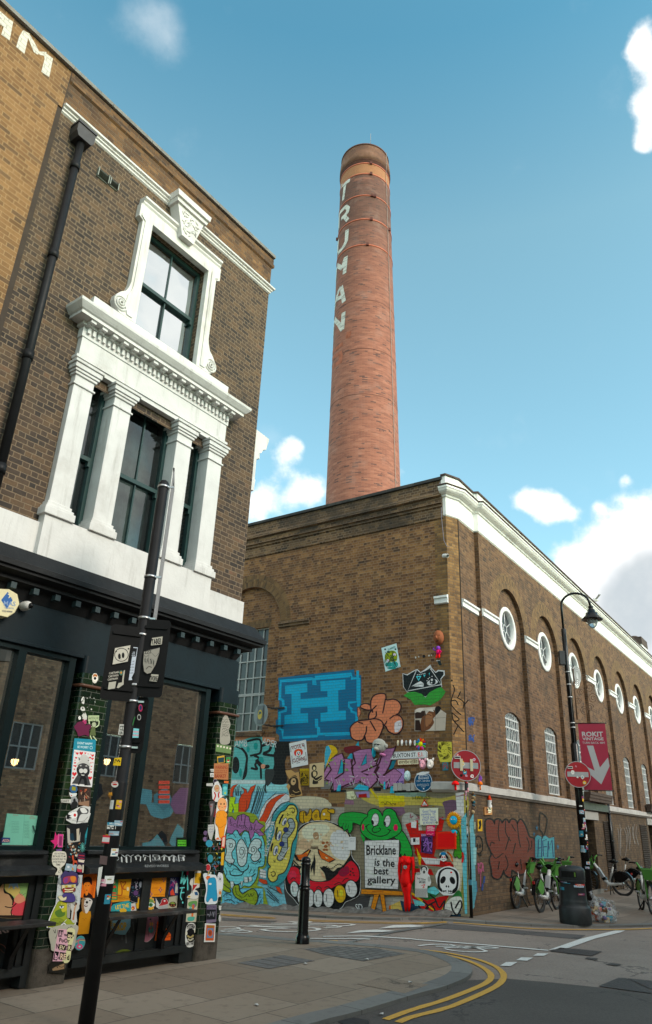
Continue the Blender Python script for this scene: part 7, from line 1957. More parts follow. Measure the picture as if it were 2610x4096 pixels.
def d(a):
    a.poly('#d2d1d0', '508 1198 800 1236 752 1716 458 1688')
    for x, y, s_ in ((520, 1232, 9), (550, 1252, 20), (606, 1250, 27), (662, 1248, 14), (700, 1258, 8), (762, 1280, 20), (735, 1262, 7), (535, 1312, 16), (728, 1310, 15), (760, 1325, 18), (520, 1382, 15), (738, 1382, 10), (765, 1378, 7), (525, 1425, 17), (748, 1430, 10), (512, 1468, 12), (738, 1470, 9), (742, 1508, 14), (512, 1535, 32), (495, 1588, 14), (728, 1590, 26), (520, 1345, 8), (505, 1420, 8)): heart(a, x, y, s_)
    a.poly('#3c3c3e', '478 1665 560 1540 600 1560 660 1560 690 1540 735 1690 690 1690 640 1672', False, K, 2).poly('#141416', '560 1680 600 1560 660 1565 680 1600 690 1690 650 1690 640 1610 615 1600 575 1685').poly('#202022', '545 1450 600 1420 700 1430 722 1500 690 1560 600 1570 556 1530', True)
    a.poly('#3a3a3c', '575 1350 568 1300 600 1330').poly('#3a3a3c', '690 1350 712 1300 712 1360').poly('#b9b9b5', '590 1340 600 1290 645 1262 690 1290 705 1345', True).stroke('#b9b9b5', 40, '565 1400 600 1372 650 1362 695 1380 715 1420').poly('#3a3a3c', '565 1410 640 1385 712 1425 700 1480 640 1500 575 1480', True).ell('#c9c9c5', 600, 1418, 14, 9).ell('#c9c9c5', 675, 1424, 14, 9).ell(K, 603, 1418, 5, 7).ell(K, 672, 1424, 5, 7).ell('#c4c4c0', 605, 1490, 30, 32).ell('#c4c4c0', 660, 1492, 30, 32).ell('#141416', 628, 1530, 16, 10).poly('#c4c4c0', '600 1540 655 1545 640 1558 612 1555')
stk(cD, d, 'poster', w=nw())
stk(cD, lambda a: a.ell('#245a86', 500, 1740, 52, 56, out='#5a4a5f', ow=3).poly('#8a8a2a', '478 1705 530 1712 526 1765 474 1758', False, '#7a2f3a', 3).poly('#c9cbc8', '440 1790 480 1800 545 1800 520 1850 460 1850', True).ell('#b3262a', 470, 1830, 8), w=nw())
def d(a):
    a.poly('#3a2a24', '568 1715 735 1718 730 1960 712 2000 560 1960')
    r = random.Random(8)
    for i in range(26): a.poly(r.choice(['#a5573a', '#141014', '#7a6a5a', '#20181a', '#b08a6a', '#8a2a20', '#4a3a34']), [(x_ + r.uniform(-22, 22), y_ + r.uniform(-34, 34)) for x_, y_ in [(r.uniform(590, 710), r.uniform(1745, 1930))] * 4])
    a.stroke('#c9b5a0', 5, '650 1830 655 1940').poly('#8a6a54', '565 1925 715 1900 712 1985 570 1955')
stk(cD, d, 'poster', w=nw())
stk(cD, lambda a: a.poly('#8f9092', '470 1850 530 1838 560 1890 560 1985 470 2010 455 1930').ell('#141416', 512, 1900, 18, 30).poly('#1c1c1e', '462 1960 490 1915 545 1915 556 1975 500 2010 466 2005', True).poly('#b9b8b0', '325 1880 468 1880 462 1935 330 1925').text('#15151a', 'OAST', 332, 1920, 440, 1920, 30, .02), w=nw())
stk(cD, lambda a: a.poly('#c2c2bf', '392 2120 440 2060 560 1995 660 1965 735 1985 722 2060 735 2080 700 2180 690 2240 655 2210 640 2300 590 2230 570 2280 540 2220 470 2210 400 2170').poly('#3a3b3d', '540 2060 600 1990 700 2020 690 2080 600 2090 560 2180 540 2220 545 2120', True).poly('#cfcfcc', '590 2010 650 2000 690 2060 620 2070', True).poly('#dededb', '440 2075 540 2050 545 2130 470 2150 410 2120', True, K, 2).ell('#c41f1f', 518, 2100, 18, 22).poly('#141416', '410 2080 470 2110 440 2120 480 2140 430 2150 470 2170 400 2150').stroke(K, 4, '560 2190 640 2180 700 2120').stroke(K, 4, '600 2210 660 2190').stroke(K, 3, '480 2170 560 2190'), w=nw())
def d(a):
    a.poly('#15171a', '320 0 640 -40 620 300 560 440 300 600 260 600 300 340')
    a.poly('#a9a39a', '330 40 370 60 380 200 440 240 490 220 530 100 520 240 340 270').poly('#17303f', '370 130 420 120 440 210 410 240 375 220').poly('#b5aa98', '470 60 512 50 505 210 475 235').poly('#25808c', '640 25 612 270 590 300 596 150').text('#10202a', 'OZBOB', 606, 290, 622, 190, 22, .02)
    r = random.Random(4)
    for i in range(34): a.ell(r.choice(['#2f6f7c', '#8a5a3a', '#b5a89a', '#3a3026', '#7a2f3a', '#5f9aa5', '#c0b5a5']), r.uniform(345, 530), r.uniform(270, 480), r.uniform(8, 22), r.uniform(6, 20), r.uniform(0, 180))
    for i in range(12): a.stroke('#58a59d', 6, [(560, 320), (560 + 42 * math.cos(i * .52), 330 + 70 * math.sin(i * .52))])
stk(cCc, d, 'torn_paper', w=nw())
stk(cCc, lambda a: a.poly('#c0266a', '85 235 140 215 155 100 178 160 205 130 215 200 225 330 190 280 130 360 145 290', False, '#3a1426', 2).poly('#c4357f', '205 135 275 138 262 332 192 325', False, '#d9d0d4', 2).poly('#7a2a55', '218 165 258 168 250 310 210 305').poly('#5f3f7a', '170 360 255 352 250 405 170 400'), w=nw())
stk(cCc, lambda a: [a.poly('#c9c4b5', '145 392 290 395 322 450 318 520 290 590 240 640 260 700 250 738 152 735 180 690 185 640 130 600 108 540 112 450', True, '#8a8678', 2)] + [a.text('#1a1a1a', t, x0, y, x1, y + 3, 28, .012) for t, x0, x1, y in (('I DO NOTHING', 140, 302, 436), ("BECAUSE IT'S MY", 122, 316, 476), ('FAVORITE WAY TO', 114, 312, 518), ('AVOID WASTING', 118, 296, 558), ('TIME', 164, 230, 600))] + [a.stroke(K, 4, '215 630 232 650 228 700 200 705 218 670')], w=nw())
stk(cCc, lambda a: a.poly('#8fa5b0', '320 570 475 590 460 695 295 670').ell('#c9ccd0', 350, 620, 20, 18).stroke('#5a6a8a', 5, '380 600 440 680').poly('#c08a3a', '400 640 420 620 430 670 405 670').poly('#b3452a', '400 455 428 445 432 520 480 530 490 585 478 600 470 560 440 560 430 600 415 600 418 540'), w=nw())
stk(cCc, lambda a: a.poly('#2a1c34', '480 470 500 415 560 408 600 420 585 580 560 735 480 700 480 610').poly('#cfc0b0', '495 510 590 520 580 560 500 545').poly('#a5283a', '500 440 590 450 585 465 500 455').poly('#a5283a', '500 480 588 492 586 500 500 492').poly('#b02a3f', '480 640 550 660 548 700 480 690').poly('#b5a598', '480 640 500 590 540 600 550 655', True).poly('#c9bfae', '560 590 580 590 572 705 556 705'), w=nw())
def d(a):
    a.poly('#b7bcbd', '205 740 560 740 520 1180 160 1170')
    for i in range(90): a.ell('#5a6f74', 175 + (i * 37) % 360, 770 + (i * 53) % 390, 3)
    a.poly('#3d3560', '240 760 300 680 350 700 400 680 450 700 490 730 505 820 480 900 380 880 255 890 240 820', True, K, 4).poly('#9a3a4f', '282 780 340 760 430 752 472 780 470 850 400 850 370 835 345 860 290 868 272 830', True, '#2a1f3a', 5).poly('#c97a2a', '380 768 450 760 462 800 440 845 400 842', True).poly('#7a3a7f', '290 800 340 780 330 850 290 855', True)
    a.poly('#c9bf9a', '250 890 460 880 455 980 400 1000 290 1000 255 960', False, K, 4).poly('#7a2a24', '270 940 440 930 430 990 290 995', True, K, 3).stroke('#ddd2a8', 16, '290 950 350 962 430 945', cap=False).stroke('#ddd2a8', 14, '295 988 350 990 420 980', cap=False).ell('#c9b13a', 320, 910, 22, 16, out=K, ow=2).ell('#c9b13a', 415, 905, 22, 16, out=K, ow=2).ell(K, 322, 912, 5).ell(K, 412, 907, 5).ell('#b3302a', 285, 975, 14, 26)
    a.stroke('#8a8f90', 30, '225 790 228 860').stroke('#8a8f90', 26, '510 790 505 850').poly('#453a78', '250 1100 280 1020 360 1010 430 1030 445 1130 300 1140', True, K, 4).poly('#cfc5a0', '200 1060 250 1050 280 1080 320 1060 310 1110 240 1120 215 1090', True, K, 3).text('#222222', 'VIBES TRIBE', 450, 1045, 470, 1130, 14, .02)
stk(cCc, d, 'poster', w=nw())
def d(a):
    a.poly('#d9d9d4', '30 1500 95 1310 200 1120 290 1105 375 1150 382 1250 340 1370 455 1440 440 1500 370 1510 280 1470 200 1530 60 1525', True)
    a.poly('#8f9a2a', '50 1500 105 1330 160 1210 210 1130 290 1118 362 1170 365 1250 325 1360 440 1450 400 1495 350 1495 280 1440 200 1505 70 1515', True, '#10140c', 4).poly('#4f6f2a', '150 1290 260 1240 300 1330 200 1370', True).poly('#b5ae2c', '240 1150 330 1170 350 1240 260 1290', True).poly('#7d8a28', '60 1490 110 1400 220 1385 280 1430 180 1490', True, '#1c240f', 3)
    a.ell('#d5d8da', 250, 1208, 34, 26, out=K, ow=2).poly('#6f7a24', '215 1185 290 1185 288 1202 214 1205').ell('#22406a', 250, 1213, 14).ell('#d5d8da', 352, 1200, 14, 20, out=K, ow=2).stroke('#d9d9d4', 6, '285 1440 325 1400')
    a.text('#1a220e', 'Frog You Too!', 80, 1485, 282, 1462, 40, .005)
stk(cCc, d, 'sticker', w=nw())
stk(cCc, lambda a: a.poly('#9a978c', '330 1130 470 1140 380 1240 370 1380 330 1370').poly('#b9b8b2', '388 1160 450 1200 515 1140 510 1240 470 1290 480 1440 420 1450 385 1400 400 1280 385 1220').stroke('#b58a6a', 22, '465 1170 440 1260 430 1340 420 1400').ell('#4a2c1e', 465, 1165, 14, 20).stroke('#a8633f', 16, '440 1290 425 1400'), w=nw())
def d(a):
    a.poly('#a5a294', '85 1530 470 1480 470 1640 400 1860 130 1870 90 1780', True).stroke('#1a1a1a', 8, '130 1560 150 1600').stroke('#1a1a1a', 8, '160 1550 155 1600').stroke('#1a1a1a', 6, '190 1560 185 1620 160 1680').scrib('#2a2a2a', 6, 330, 1500, 110, 50, 8)
    a.poly('#cf9fae', '205 1538 450 1556 365 2020 115 2018').poly('#c9c596', '330 1548 450 1556 400 1800 365 2020 260 2020 340 1800', True)
    a.poly(K, '205 1555 280 1560 262 1655 200 1655').text('#d6a8b8', 'A', 212, 1645, 245, 1645, 78, .03).text('#d6a8b8', 'l', 252, 1648, 264, 1648, 70, .03).text(K, 'w', 282, 1645, 335, 1650, 50, .03).poly(K, '335 1580 415 1590 405 1680 330 1670').text('#d8c5a0', 'ay', 340, 1655, 405, 1668, 58, .03).text(K, 's', 414, 1652, 436, 1652, 44, .01)
    a.text(K, 'PoOr', 212, 1732, 368, 1748, 62, .03)
    a.text(K, 'N', 165, 1828, 208, 1832, 74, .03).poly(K, '212 1765 305 1775 298 1860 208 1850').text('#d0c0a0', 'EV', 218, 1842, 296, 1850, 62, .03).text(K, 'E', 302, 1850, 340, 1852, 62, .02).poly(K, '342 1772 400 1778 390 1865 336 1862').text('#cfc79a', 'R', 346, 1850, 388, 1852, 68, .03)
    a.poly(K, '150 1870 212 1880 180 2008 125 1995').text('#d6a0b5', 'b', 145, 1985, 185, 1990, 88, .03).text(K, 'o', 192, 1985, 218, 1988, 50, .02).poly(K, '225 1880 318 1895 312 2000 218 1995').text('#d8b8a0', 'RE', 228, 1985, 312, 1992, 84, .03).text(K, 'd', 325, 1996, 362, 1998, 78, .03)
    a.poly('#1c1a15', '70 2040 280 2020 330 2200 60 2180').poly('#8a6f52', '110 2130 180 2090 290 2050 290 2130 200 2150 120 2160').scrib('#15120f', 8, 120, 2080, 160, 50, 10)
stk(cCc, d, 'poster', w=nw())
def d(a):
    a.poly('#ff6a14', '585 645 785 650 738 1082 528 1075')
    for i in range(9): a.text('#7a2408', 'DO YOU LIKE OUR OWL', 580 - i * 6, 672 + i * 22, 778 - i * 5, 676 + i * 22, 13, .01)
    for i in range(16): a.scrib('#8a2a0a', 3, 700 - i * 2, 860 + i * 13, 46, 7, 6)
    a.poly('#2a0f0c', '565 870 572 800 620 768 675 772 700 820 695 890 660 850 610 850 580 890', True).poly('#ff7a1e', '588 860 660 850 672 880 660 950 625 1000 600 985 582 930', True).poly('#200c0c', '570 1070 580 1020 610 1000 630 1020 650 1000 700 1040 715 1078 600 1075').poly('#ff7a1e', '600 980 645 985 640 1030 610 1050 598 1010').ell('#5a1a0a', 608, 900, 9, 5).ell('#5a1a0a', 650, 898, 9, 5).ell('#6a120a', 622, 966, 12, 6)
stk(cCc, d, 'poster', shop, w=-0.020)
stk(cCc, lambda a: a.poly('#b3780f', '520 1300 560 1270 600 1300 640 1270 680 1280 686 1340 650 1610 482 1622').ell('#7a4a1a', 565, 1385, 10, 3).ell('#7a4a1a', 610, 1382, 10, 3).poly('#8a2a10', '576 1402 594 1402 585 1414').ell('#8f6a44', 618, 1130, 76, 66, 10).poly('#c4beb8', '580 1110 640 1080 700 1110 700 1160 640 1290 600 1300 575 1200', True).poly('#8f6a44', '550 1120 590 1100 580 1200 600 1300 550 1260', True).ell(K, 625, 1145, 18, 20).ell('#20161a', 600, 1105, 10, 7).ell('#20161a', 668, 1118, 14, 9).ell('#5a2030', 610, 1195, 26, 16).ell('#d0ccc8', 612, 1190, 20, 6), 'sticker', shop, w=-0.018)
stk(cCc, lambda a: a.ell('#3a8f9a', 522, 1748, 72, 108, 15, '#a8b0b0', 2).stroke('#b5402a', 8, '460 1720 530 1690 590 1700').stroke('#c99a2a', 8, '460 1738 530 1708 592 1716').ell('#c0507a', 515, 1800, 46, 38).ell('#7fc0c8', 518, 1800, 18, 14).stroke('#c0507a', 12, '495 1770 500 1710 512 1690'), 'sticker', shop, w=-0.018)
def e2(fn, name='sticker'): return stk(cE, fn, name, P2, w=nw(0.0008))
wl[0] = WP
e2(lambda a: [a.poly('#8f8c80', '270 60 300 22 325 60 342 120 325 170 340 240 325 300 250 300 245 210 255 120', True, '#b5b2a8', 1)] + [a.scrib('#2c2c2a', 3, 262, 60 + i * 22, 62, 20, 8, i) for i in range(8)])
e2(lambda a: [a.poly('#5f7a4a', '205 300 352 325 348 398 200 375')] + [a.ell('#c9c4b0', 222 + i * 30, 322 + i * 6, 9, 10) for i in range(5)])
e2(lambda a: a.poly('#b5902a', '215 425 285 412 290 480 220 492').poly('#1d3a40', '222 438 284 430 282 478 226 484').poly('#3f8a4a', '302 432 344 430 340 498 300 495').ell('#c9b5a8', 322, 466, 12, 12).ell('#8a2020', 322, 460, 14, 8).text('#123a1a', 'VOTE 4', 306, 450, 340, 448, 8, .02).text('#a02a4a', 'CLOWNS', 303, 494, 339, 494, 8, .02))
e2(lambda a: [a.poly('#a36a42', '186 490 326 488 322 648 182 640')] + [a.text('#7a1c14', t, x0, y, x1, y - 1, h, .012) for t, x0, x1, y, h in (('WARNING', 196, 316, 545, 36), ('THIS SPACE IS', 196, 312, 566, 11), ('RESERVED FOR', 192, 314, 584, 11), ('BANKSY', 194, 304, 628, 36))])
e2(lambda a: a.poly('#b9b9b4', '150 545 184 542 184 572 152 568').text('#222222', 'PIZ', 153, 566, 182, 566, 14, .02).poly('#bcbcb8', '148 582 184 582 184 622 150 620').text('#222222', 'JO', 155, 612, 180, 612, 18, .02).poly('#a8a8a4', '112 682 176 680 176 710 112 706').ell('#2a2030', 198, 660, 16, 18, out='#b5b2b8', ow=2))
e2(lambda a: [a.poly('#c4c4c2', '166 740 195 670 225 660 260 730 262 800 240 860 200 860 170 830')] + [a.ell('#b5906a', 213, 730, 24, 34, out=K, ow=2)] + [a.scrib('#b3342a', 4, 200, 720, 26, 24, 7)] + [a.stroke('#a81f1c', 12, '190 770 200 800 185 840'), a.stroke('#a81f1c', 12, '235 765 228 800 240 840')] + [a.stroke(K, 2, [(213 + 32 * math.cos(i * .5), 728 + 44 * math.sin(i * .5)), (213 + 42 * math.cos(i * .5), 728 + 54 * math.sin(i * .5))], cap=False) for i in range(12)])
e2(lambda a: a.poly('#c8642a', '282 658 325 660 324 682 282 678').poly('#2f7f85', '268 690 318 686 314 800 262 795').ell('#5fb5b5', 292, 730, 20, 20).ell('#4fa5a8', 290, 770, 22, 30).ell('#a5b53a', 292, 775, 8, 12))
e2(lambda a: a.poly('#3a3436', '135 870 165 850 195 865 190 960 160 1075 145 1060 150 960', True).poly('#7a7072', '150 880 180 875 170 960 155 1000').ell('#a02a20', 158, 902, 10, 4).poly('#6f1c20', '195 930 215 920 200 1010 180 1000').poly('#a9aaa6', '128 1080 185 1075 190 1120 165 1225 145 1220 125 1150').scrib('#22307a', 2, 132, 1090, 50, 12, 8).scrib('#22307a', 2, 132, 1115, 50, 12, 8).scrib('#22307a', 2, 132, 1140, 50, 12, 8).ell('#5f4a6a', 104, 1160, 20, 22).ell('#6f5a7a', 100, 1218, 20, 22))
e2(lambda a: a.poly('#cfcdc8', '215 880 240 810 280 800 312 840 312 940 300 960 312 1060 290 1180 275 1225 200 1225 200 1140 190 1060 205 960', True))
e2(lambda a: a.ell('#2f4f52', 282, 820, 24, 16).ell('#d99a62', 264, 885, 44, 64, out='#3a2010', ow=2).ell('#d0604a', 238, 905, 9, 7).ell('#d0604a', 292, 905, 9, 7).ell(K, 252, 880, 6, 9).ell(K, 283, 880, 6, 9).stroke(K, 2, '256 908 264 914 274 908').poly('#dc8a1e', '215 960 255 945 300 960 306 1060 290 1110 275 1200 240 1200 225 1110 198 1060', True, '#3a2010', 2).ell('#d98a2a', 222, 985, 18, 24, out='#3a2010', ow=1).ell('#d98a2a', 296, 985, 16, 24, out='#3a2010', ow=1).stroke('#5a3010', 2, '205 1075 245 1110 302 1070').poly('#c8602a', '196 1222 225 1198 240 1222 262 1200 270 1222'))
def d(a):
    r = random.Random(11)
    for i in range(60): a.poly(r.choice(['#2f7f96', '#b5452a', '#1c1c20', '#c4c0b4', '#7a3a4a', '#3a6f8a', '#8a7a5a', '#c9b02a', '#25303a', '#5a8a5a']), [(x_ + r.uniform(-14, 14), y_ + r.uniform(-24, 24)) for x_, y_ in [(r.uniform(120, 272), r.uniform(1235, 1550))] * 4])
    a.ell('#2f86a0', 140, 1260, 34, 34).poly('#c0392b', '262 1195 298 1180 290 1305 255 1300').poly('#d0b2a0', '268 1205 292 1196 284 1290 262 1290').poly('#c99a20', '256 1350 285 1340 276 1470 250 1470').poly('#15161a', '250 1470 276 1470 268 1545 246 1540').ell('#a82a30', 128, 1492, 22, 32, out='#c9c5c0', ow=3).ell('#2f7f8f', 150, 1405, 26, 38)
    a.poly('#2b2628', '118 1160 130 1165 128 1225 116 1220')
e2(d, 'torn_paper')
e2(lambda a: [a.poly('#c6c8cc', '225 1550 262 1548 274 1590 268 1700 225 1780 205 1700', True)] + [a.stroke('#35363c', 2, [(244, 1602), (244 + 22 * math.cos(i * .8), 1602 + 32 * math.sin(i * .8))]) for i in range(8)] + [a.ell('#35363c', 244, 1602, 7, 9), a.poly('#bfb8a8', '232 1698 264 1702 252 1775 224 1770'), a.ell('#c06a2a', 244, 1735, 10, 18)])
e2(lambda a: a.poly('#c6cacc', '80 1560 110 1545 170 1560 205 1570 222 1640 225 1720 215 1830 160 1845 105 1840 95 1790 110 1700 95 1620', True).poly('#c9602a', '105 1590 120 1570 145 1575 150 1600 120 1612').poly('#2286ac', '128 1612 160 1590 200 1600 210 1700 215 1800 180 1815 170 1790 150 1790 125 1825 110 1800 122 1720', True, '#123a4c', 2).ell('#c9c9c2', 148, 1650, 14, 10))
e2(lambda a: a.poly('#6a5f74', '115 1855 212 1850 205 2015 110 2030').poly('#15161b', '115 1895 205 1895 200 1990 112 1995').text('#3a2f4a', 'HISTORIC', 118, 1888, 208, 1884, 26, .02).scrib('#8a8a94', 2, 120, 1915, 34, 60, 14).scrib('#8a8a94', 2, 162, 1915, 34, 60, 14))
e2(lambda a: a.poly('#c4c2bc', '98 2028 202 2032 192 2208 88 2210').poly('#b5501f', '112 2045 192 2048 182 2195 102 2195').poly('#5a7a9a', '122 2075 182 2075 175 2170 114 2170').ell('#b5501f', 148, 2122, 24, 34).ell('#8a3a20', 148, 2122, 15, 22).poly('#8a6a20', '125 2050 180 2052 178 2068 124 2066'))
e2(lambda a: a.poly('#b9b9b4', '232 1858 258 1860 252 1902 232 1900').ell('#b5b5b0', 240, 1980, 10, 34))
WR = -0.052
def rb(fn, name='sticker', w=-0.085): return stk(cB, fn, name, shop, w=w)
def d(a):
    a.poly('#d99a1e', '178 340 492 348 470 660 135 690').poly('#c88418', '150 560 470 600 460 655 140 680')
    a.poly('#3f8a4f', '212 388 308 388 292 650 178 650 198 400', False, '#123018', 4).poly('#4a4030', '240 362 282 364 280 384 238 384').ell('#c9402a', 230, 410, 12).ell('#d8b890', 255, 420, 14, 22).poly('#c83a20', '262 455 285 492 232 500').stroke(K, 4, '255 440 262 460').stroke(K, 4, '250 500 205 530 220 550').stroke(K, 4, '265 495 280 545')
    for i, y in enumerate((558, 588, 622)): a.stroke(['#c8352a', '#d9603a', '#d98a2a'][i], 16, [(200, y), (275, y + 4)])
    a.stroke('#a8481c', 12, '285 588 350 588 355 500 340 430 345 412 370 425 400 410 398 440 372 475 372 510 420 510', smooth=True).ell('#d8c8a0', 432, 508, 16, 26).text('#7a3a10', '#MANGO LOVE', 296, 622, 400, 622, 12).text('#7a3a10', 'CHARGING STATION', 292, 642, 440, 642, 12)
rb(d, 'poster')
def d(a):
    a.poly('#0e1420', '470 460 490 355 530 345 550 380 590 370 618 380 608 660 455 650', True, '#b9b9bc', 3).ell('#2f4a5f', 495, 488, 16).ell('#8a94a0', 600, 450, 20, 40)
    for i in range(46):
        r = random.Random(i + 400); a.ell(r.choice(['#5f5a8a', '#b5b5c5', '#7a4a6a', '#2f6a7a', '#c9c9d9']), r.uniform(475, 595), r.uniform(400, 640), r.uniform(1.5, 6))
    a.stroke('#c9c0d9', 8, '540 450 538 500').ell('#5a3a6a', 535, 560, 30, 34)
rb(d, 'poster')
rb(lambda a: a.poly('#a8452f', '140 680 228 670 205 800 122 800').ell('#5a241a', 170, 735, 30, 48).poly('#2f8f94', '240 710 340 680 440 660 478 690 470 800 210 800 215 740').text('#d9b52a', 'LET THE', 275, 775, 450, 745, 52, .03).ell('#caa02a', 370, 790, 46, 30))
rb(lambda a: a.poly('#6f98a5', '222 880 470 870 465 1000 400 1105 330 1105 205 1080').text('#b5902a', 'DROP', 250, 1055, 420, 1040, 100, .05).text('#8a6a20', 'KEEP', 232, 1040, 230, 900, 26, .03))
rb(lambda a: a.poly('#bdb9b5', '470 700 530 690 545 790 470 796').ell('#b3342a', 500, 760, 22, 26).ell('#d9b23a', 495, 765, 12, 10).poly('#d0a020', '540 700 560 690 565 612 582 620 578 690 590 720 580 765 548 762', False, '#8a6a10', 2))
def d(a):
    a.poly('#f28a1a', '692 345 938 340 915 608 678 612')
    for t, x0, x1, y in (('LISTEN...', 712, 795, 388), ('TO THE MELODY', 712, 870, 442), ('OF SILENCE', 712, 828, 508), ('@CREAR.FLOWERS', 775, 915, 592)): a.text('#b35a10', t, x0, y, x1, y - 2, 18)
    for x, y in ((902, 382), (858, 520), (730, 575)):
        for i in range(4): a.ell('#8f5a6a', x + 16 * math.cos(i * 1.57), y + 24 * math.sin(i * 1.57), 9, 12)
rb(d, 'poster')
rb(lambda a: a.poly('#2f261c', '945 360 975 352 985 420 960 560 940 625 915 600 930 480', True, '#8a7a5a', 2).ell('#1a1512', 958, 400, 12, 30).poly('#14110f', '940 430 968 430 960 520 942 520'))
rb(lambda a: a.poly('#232a5a', '980 350 1105 348 1092 592 962 590').scrib('#b5b5d9', 5, 990, 365, 70, 90, 16, 5).scrib('#a02a6a', 5, 990, 400, 90, 90, 10, 6).poly('#c8402a', '985 545 1020 500 1048 590 990 590').poly('#b5b5b0', '1060 430 1082 430 1085 560 1048 560 1050 500', False, K, 2))
rb(lambda a: [a.poly('#d49a22', [(726 + (62 if i % 2 else 48) * math.cos(i * .262), 700 + (100 if i % 2 else 78) * math.sin(i * .262)) for i in range(24)], False, '#c9c9c0', 2), a.ell('#6a8a4a', 728, 680, 44, 40), a.poly('#c9d0d0', '680 730 700 690 760 690 785 720 740 745 700 745', True), a.ell('#3a7a4a', 732, 716, 24, 24, out=K, ow=2), a.ell(K, 732, 716, 9, 11)], w=-0.0835)
rb(lambda a: a.poly('#20242a', '795 620 840 650 900 630 890 770 790 780').poly('#b9b9b9', '795 620 850 720 845 775 800 740').poly('#9a9a9a', '835 735 860 700 950 690 945 775 850 778', True).poly('#a02a2f', '865 690 880 645 920 632 950 660 952 705 840 730', True, '#c9c9c9', 3).ell('#d0d0d0', 912, 665, 12, 12))
rb(lambda a: a.poly('#a59f8a', '968 615 1082 592 1070 765 955 765').ell('#1c1812', 1018, 710, 48, 36).poly('#7a8a3a', '975 695 1018 675 1060 700 1018 705').ell('#8a4a2a', 1018, 722, 32, 14).ell('#141010', 1018, 720, 12, 12))
rb(lambda a: [a.poly('#8f5a6a', '650 880 700 858 800 860 830 890 830 960 790 1060 760 1130 690 1195 640 1180 632 1080 655 990', True, '#b0a8a8', 3), a.ell('#b07a3a', 740, 965, 26, 24), a.ell('#3a7a7a', 735, 1040, 34, 44), a.ell('#1c1c20', 728, 905, 14, 12), a.ell('#b3342a', 735, 1020, 12, 14)])
rb(lambda a: [a.poly('#1c1e22', '880 860 980 855 968 975 900 975'), a.poly('#8a8a88', '885 870 915 865 910 960 870 930'), a.poly('#ff5a14', '815 935 850 925 880 950 995 1105 988 1178 782 1185')] + [a.scrib('#8a2408', 5, 800 + i * 10, 960 + i * 32, 40 + i * 24, 34, 8) for i in range(6)], w=-0.0835)
rb(lambda a: a.stroke('#5fc0bd', 16, '1150 280 1125 440 1170 330 1160 450 1200 360').stroke('#5fc0bd', 14, '1210 330 1215 520').stroke('#5fc0bd', 13, '1115 495 1170 490').stroke('#5fc0bd', 13, '1120 560 1165 555').stroke('#5fc0bd', 12, '1140 500 1120 600 1135 650').ell('#5fc0bd', 1148, 686, 10, 14).poly('#a8204a', '1200 275 1225 275 1222 330 1196 325'), 'spray_tag', -0.027)
rb(lambda a: a.poly('#c6c5bd', '1240 440 1255 380 1290 360 1300 290 1345 250 1395 270 1405 350 1415 410 1385 440 1380 480 1310 510 1345 540 1362 600 1320 640 1210 625 1215 600 1260 560 1265 480', True, K, 4).poly('#c99a1e', '1310 300 1385 300 1380 440 1300 435').poly('#a82424', '1280 455 1345 450 1320 480 1275 540').ell('#c99a1e', 1232, 610, 18, 12).stroke(K, 6, '1300 300 1285 450 1270 560').poly('#24507a', '1300 550 1340 545 1350 590 1310 590'), 'sticker', -0.026)
rb(lambda a: a.poly('#b5b09a', '1215 645 1360 615 1335 940 1188 938').poly('#5a8a4a', '1230 680 1330 665 1320 740 1230 735', True).ell('#7a5a8a', 1290, 730, 24, 30).poly('#c0602a', '1272 715 1300 715 1295 790 1270 790').ell('#4a9a9a', 1250, 770, 20, 24).poly('#4a9a8a', '1215 880 1300 870 1290 920 1220 925', True).poly('#c9642a', '1262 820 1290 820 1285 870 1262 870'), 'poster', -0.027)
rb(lambda a: [a.poly('#141416', '1190 960 1325 960 1312 1270 1180 1262'), a.poly('#c9c9c4', '1200 985 1312 975 1300 1235 1190 1245', True), a.ell('#101012', 1255, 1115, 62, 92), a.ell('#c9c5b0', 1196, 1088, 14, 26), a.ell('#c9c5b0', 1310, 1058, 12, 26), a.stroke('#b5a46a', 22, '1208 1118 1250 1140 1290 1112', cap=False), a.stroke('#c9c5b0', 20, '1212 1160 1250 1178 1288 1150', cap=False), a.stroke('#101012', 4, '1205 1140 1250 1160 1295 1132')] + [a.stroke('#101012', 4, [(1215 + i * 15, 1108), (1215 + i * 15, 1185)], cap=False) for i in range(6)] + [a.text('#101012', 'HYSTERIA', 1205, 1030, 1310, 1022, 60, .04), a.text('#101012', 'AINT THAT', 1195, 1245, 1300, 1238, 44, .04)], 'poster', -0.026)
def d(a):
    a.text('#9a9fa0', 'WANDAAD', 345, 92, 1185, 96, 34).text('#8a9094', 'NYAN', 750, 145, 860, 140, 34).text('#8a9094', 'KREZ', 1015, 145, 1160, 140, 34).ell('#9aa0a0', 296, 110, 20, 26).ell('#20262a', 296, 110, 15, 20).text('#8f9496', 'REVISO WORKS', 655, 225, 965, 222, 34)
    r = random.Random(5)
    for i in range(14): x = 350 + i * 62; a.stroke('#b5b9b9', r.uniform(8, 22), [(x, 95), (x + r.uniform(-8, 8), 110 + r.uniform(10, 50))])
stk(cB, d, 'chalk_tag', shop, w=0.135)
def d(a):
    r = random.Random(6)
    for i in range(16): x = 210 + i * 48; y = r.uniform(890, 960); a.stroke(r.choice(['#4a4d4c', '#3a4436', '#55585a']), r.uniform(6, 14), [(x, y), (x + r.uniform(-20, 20), y + r.uniform(120, 300))])
    a.stroke('#4f5a1c', 26, '250 1370 330 1320 420 1310 520 1350').stroke('#4f5a1c', 20, '640 1330 690 1300 750 1330')
stk(cB, d, 'paint_drips', shop, w=-0.086)
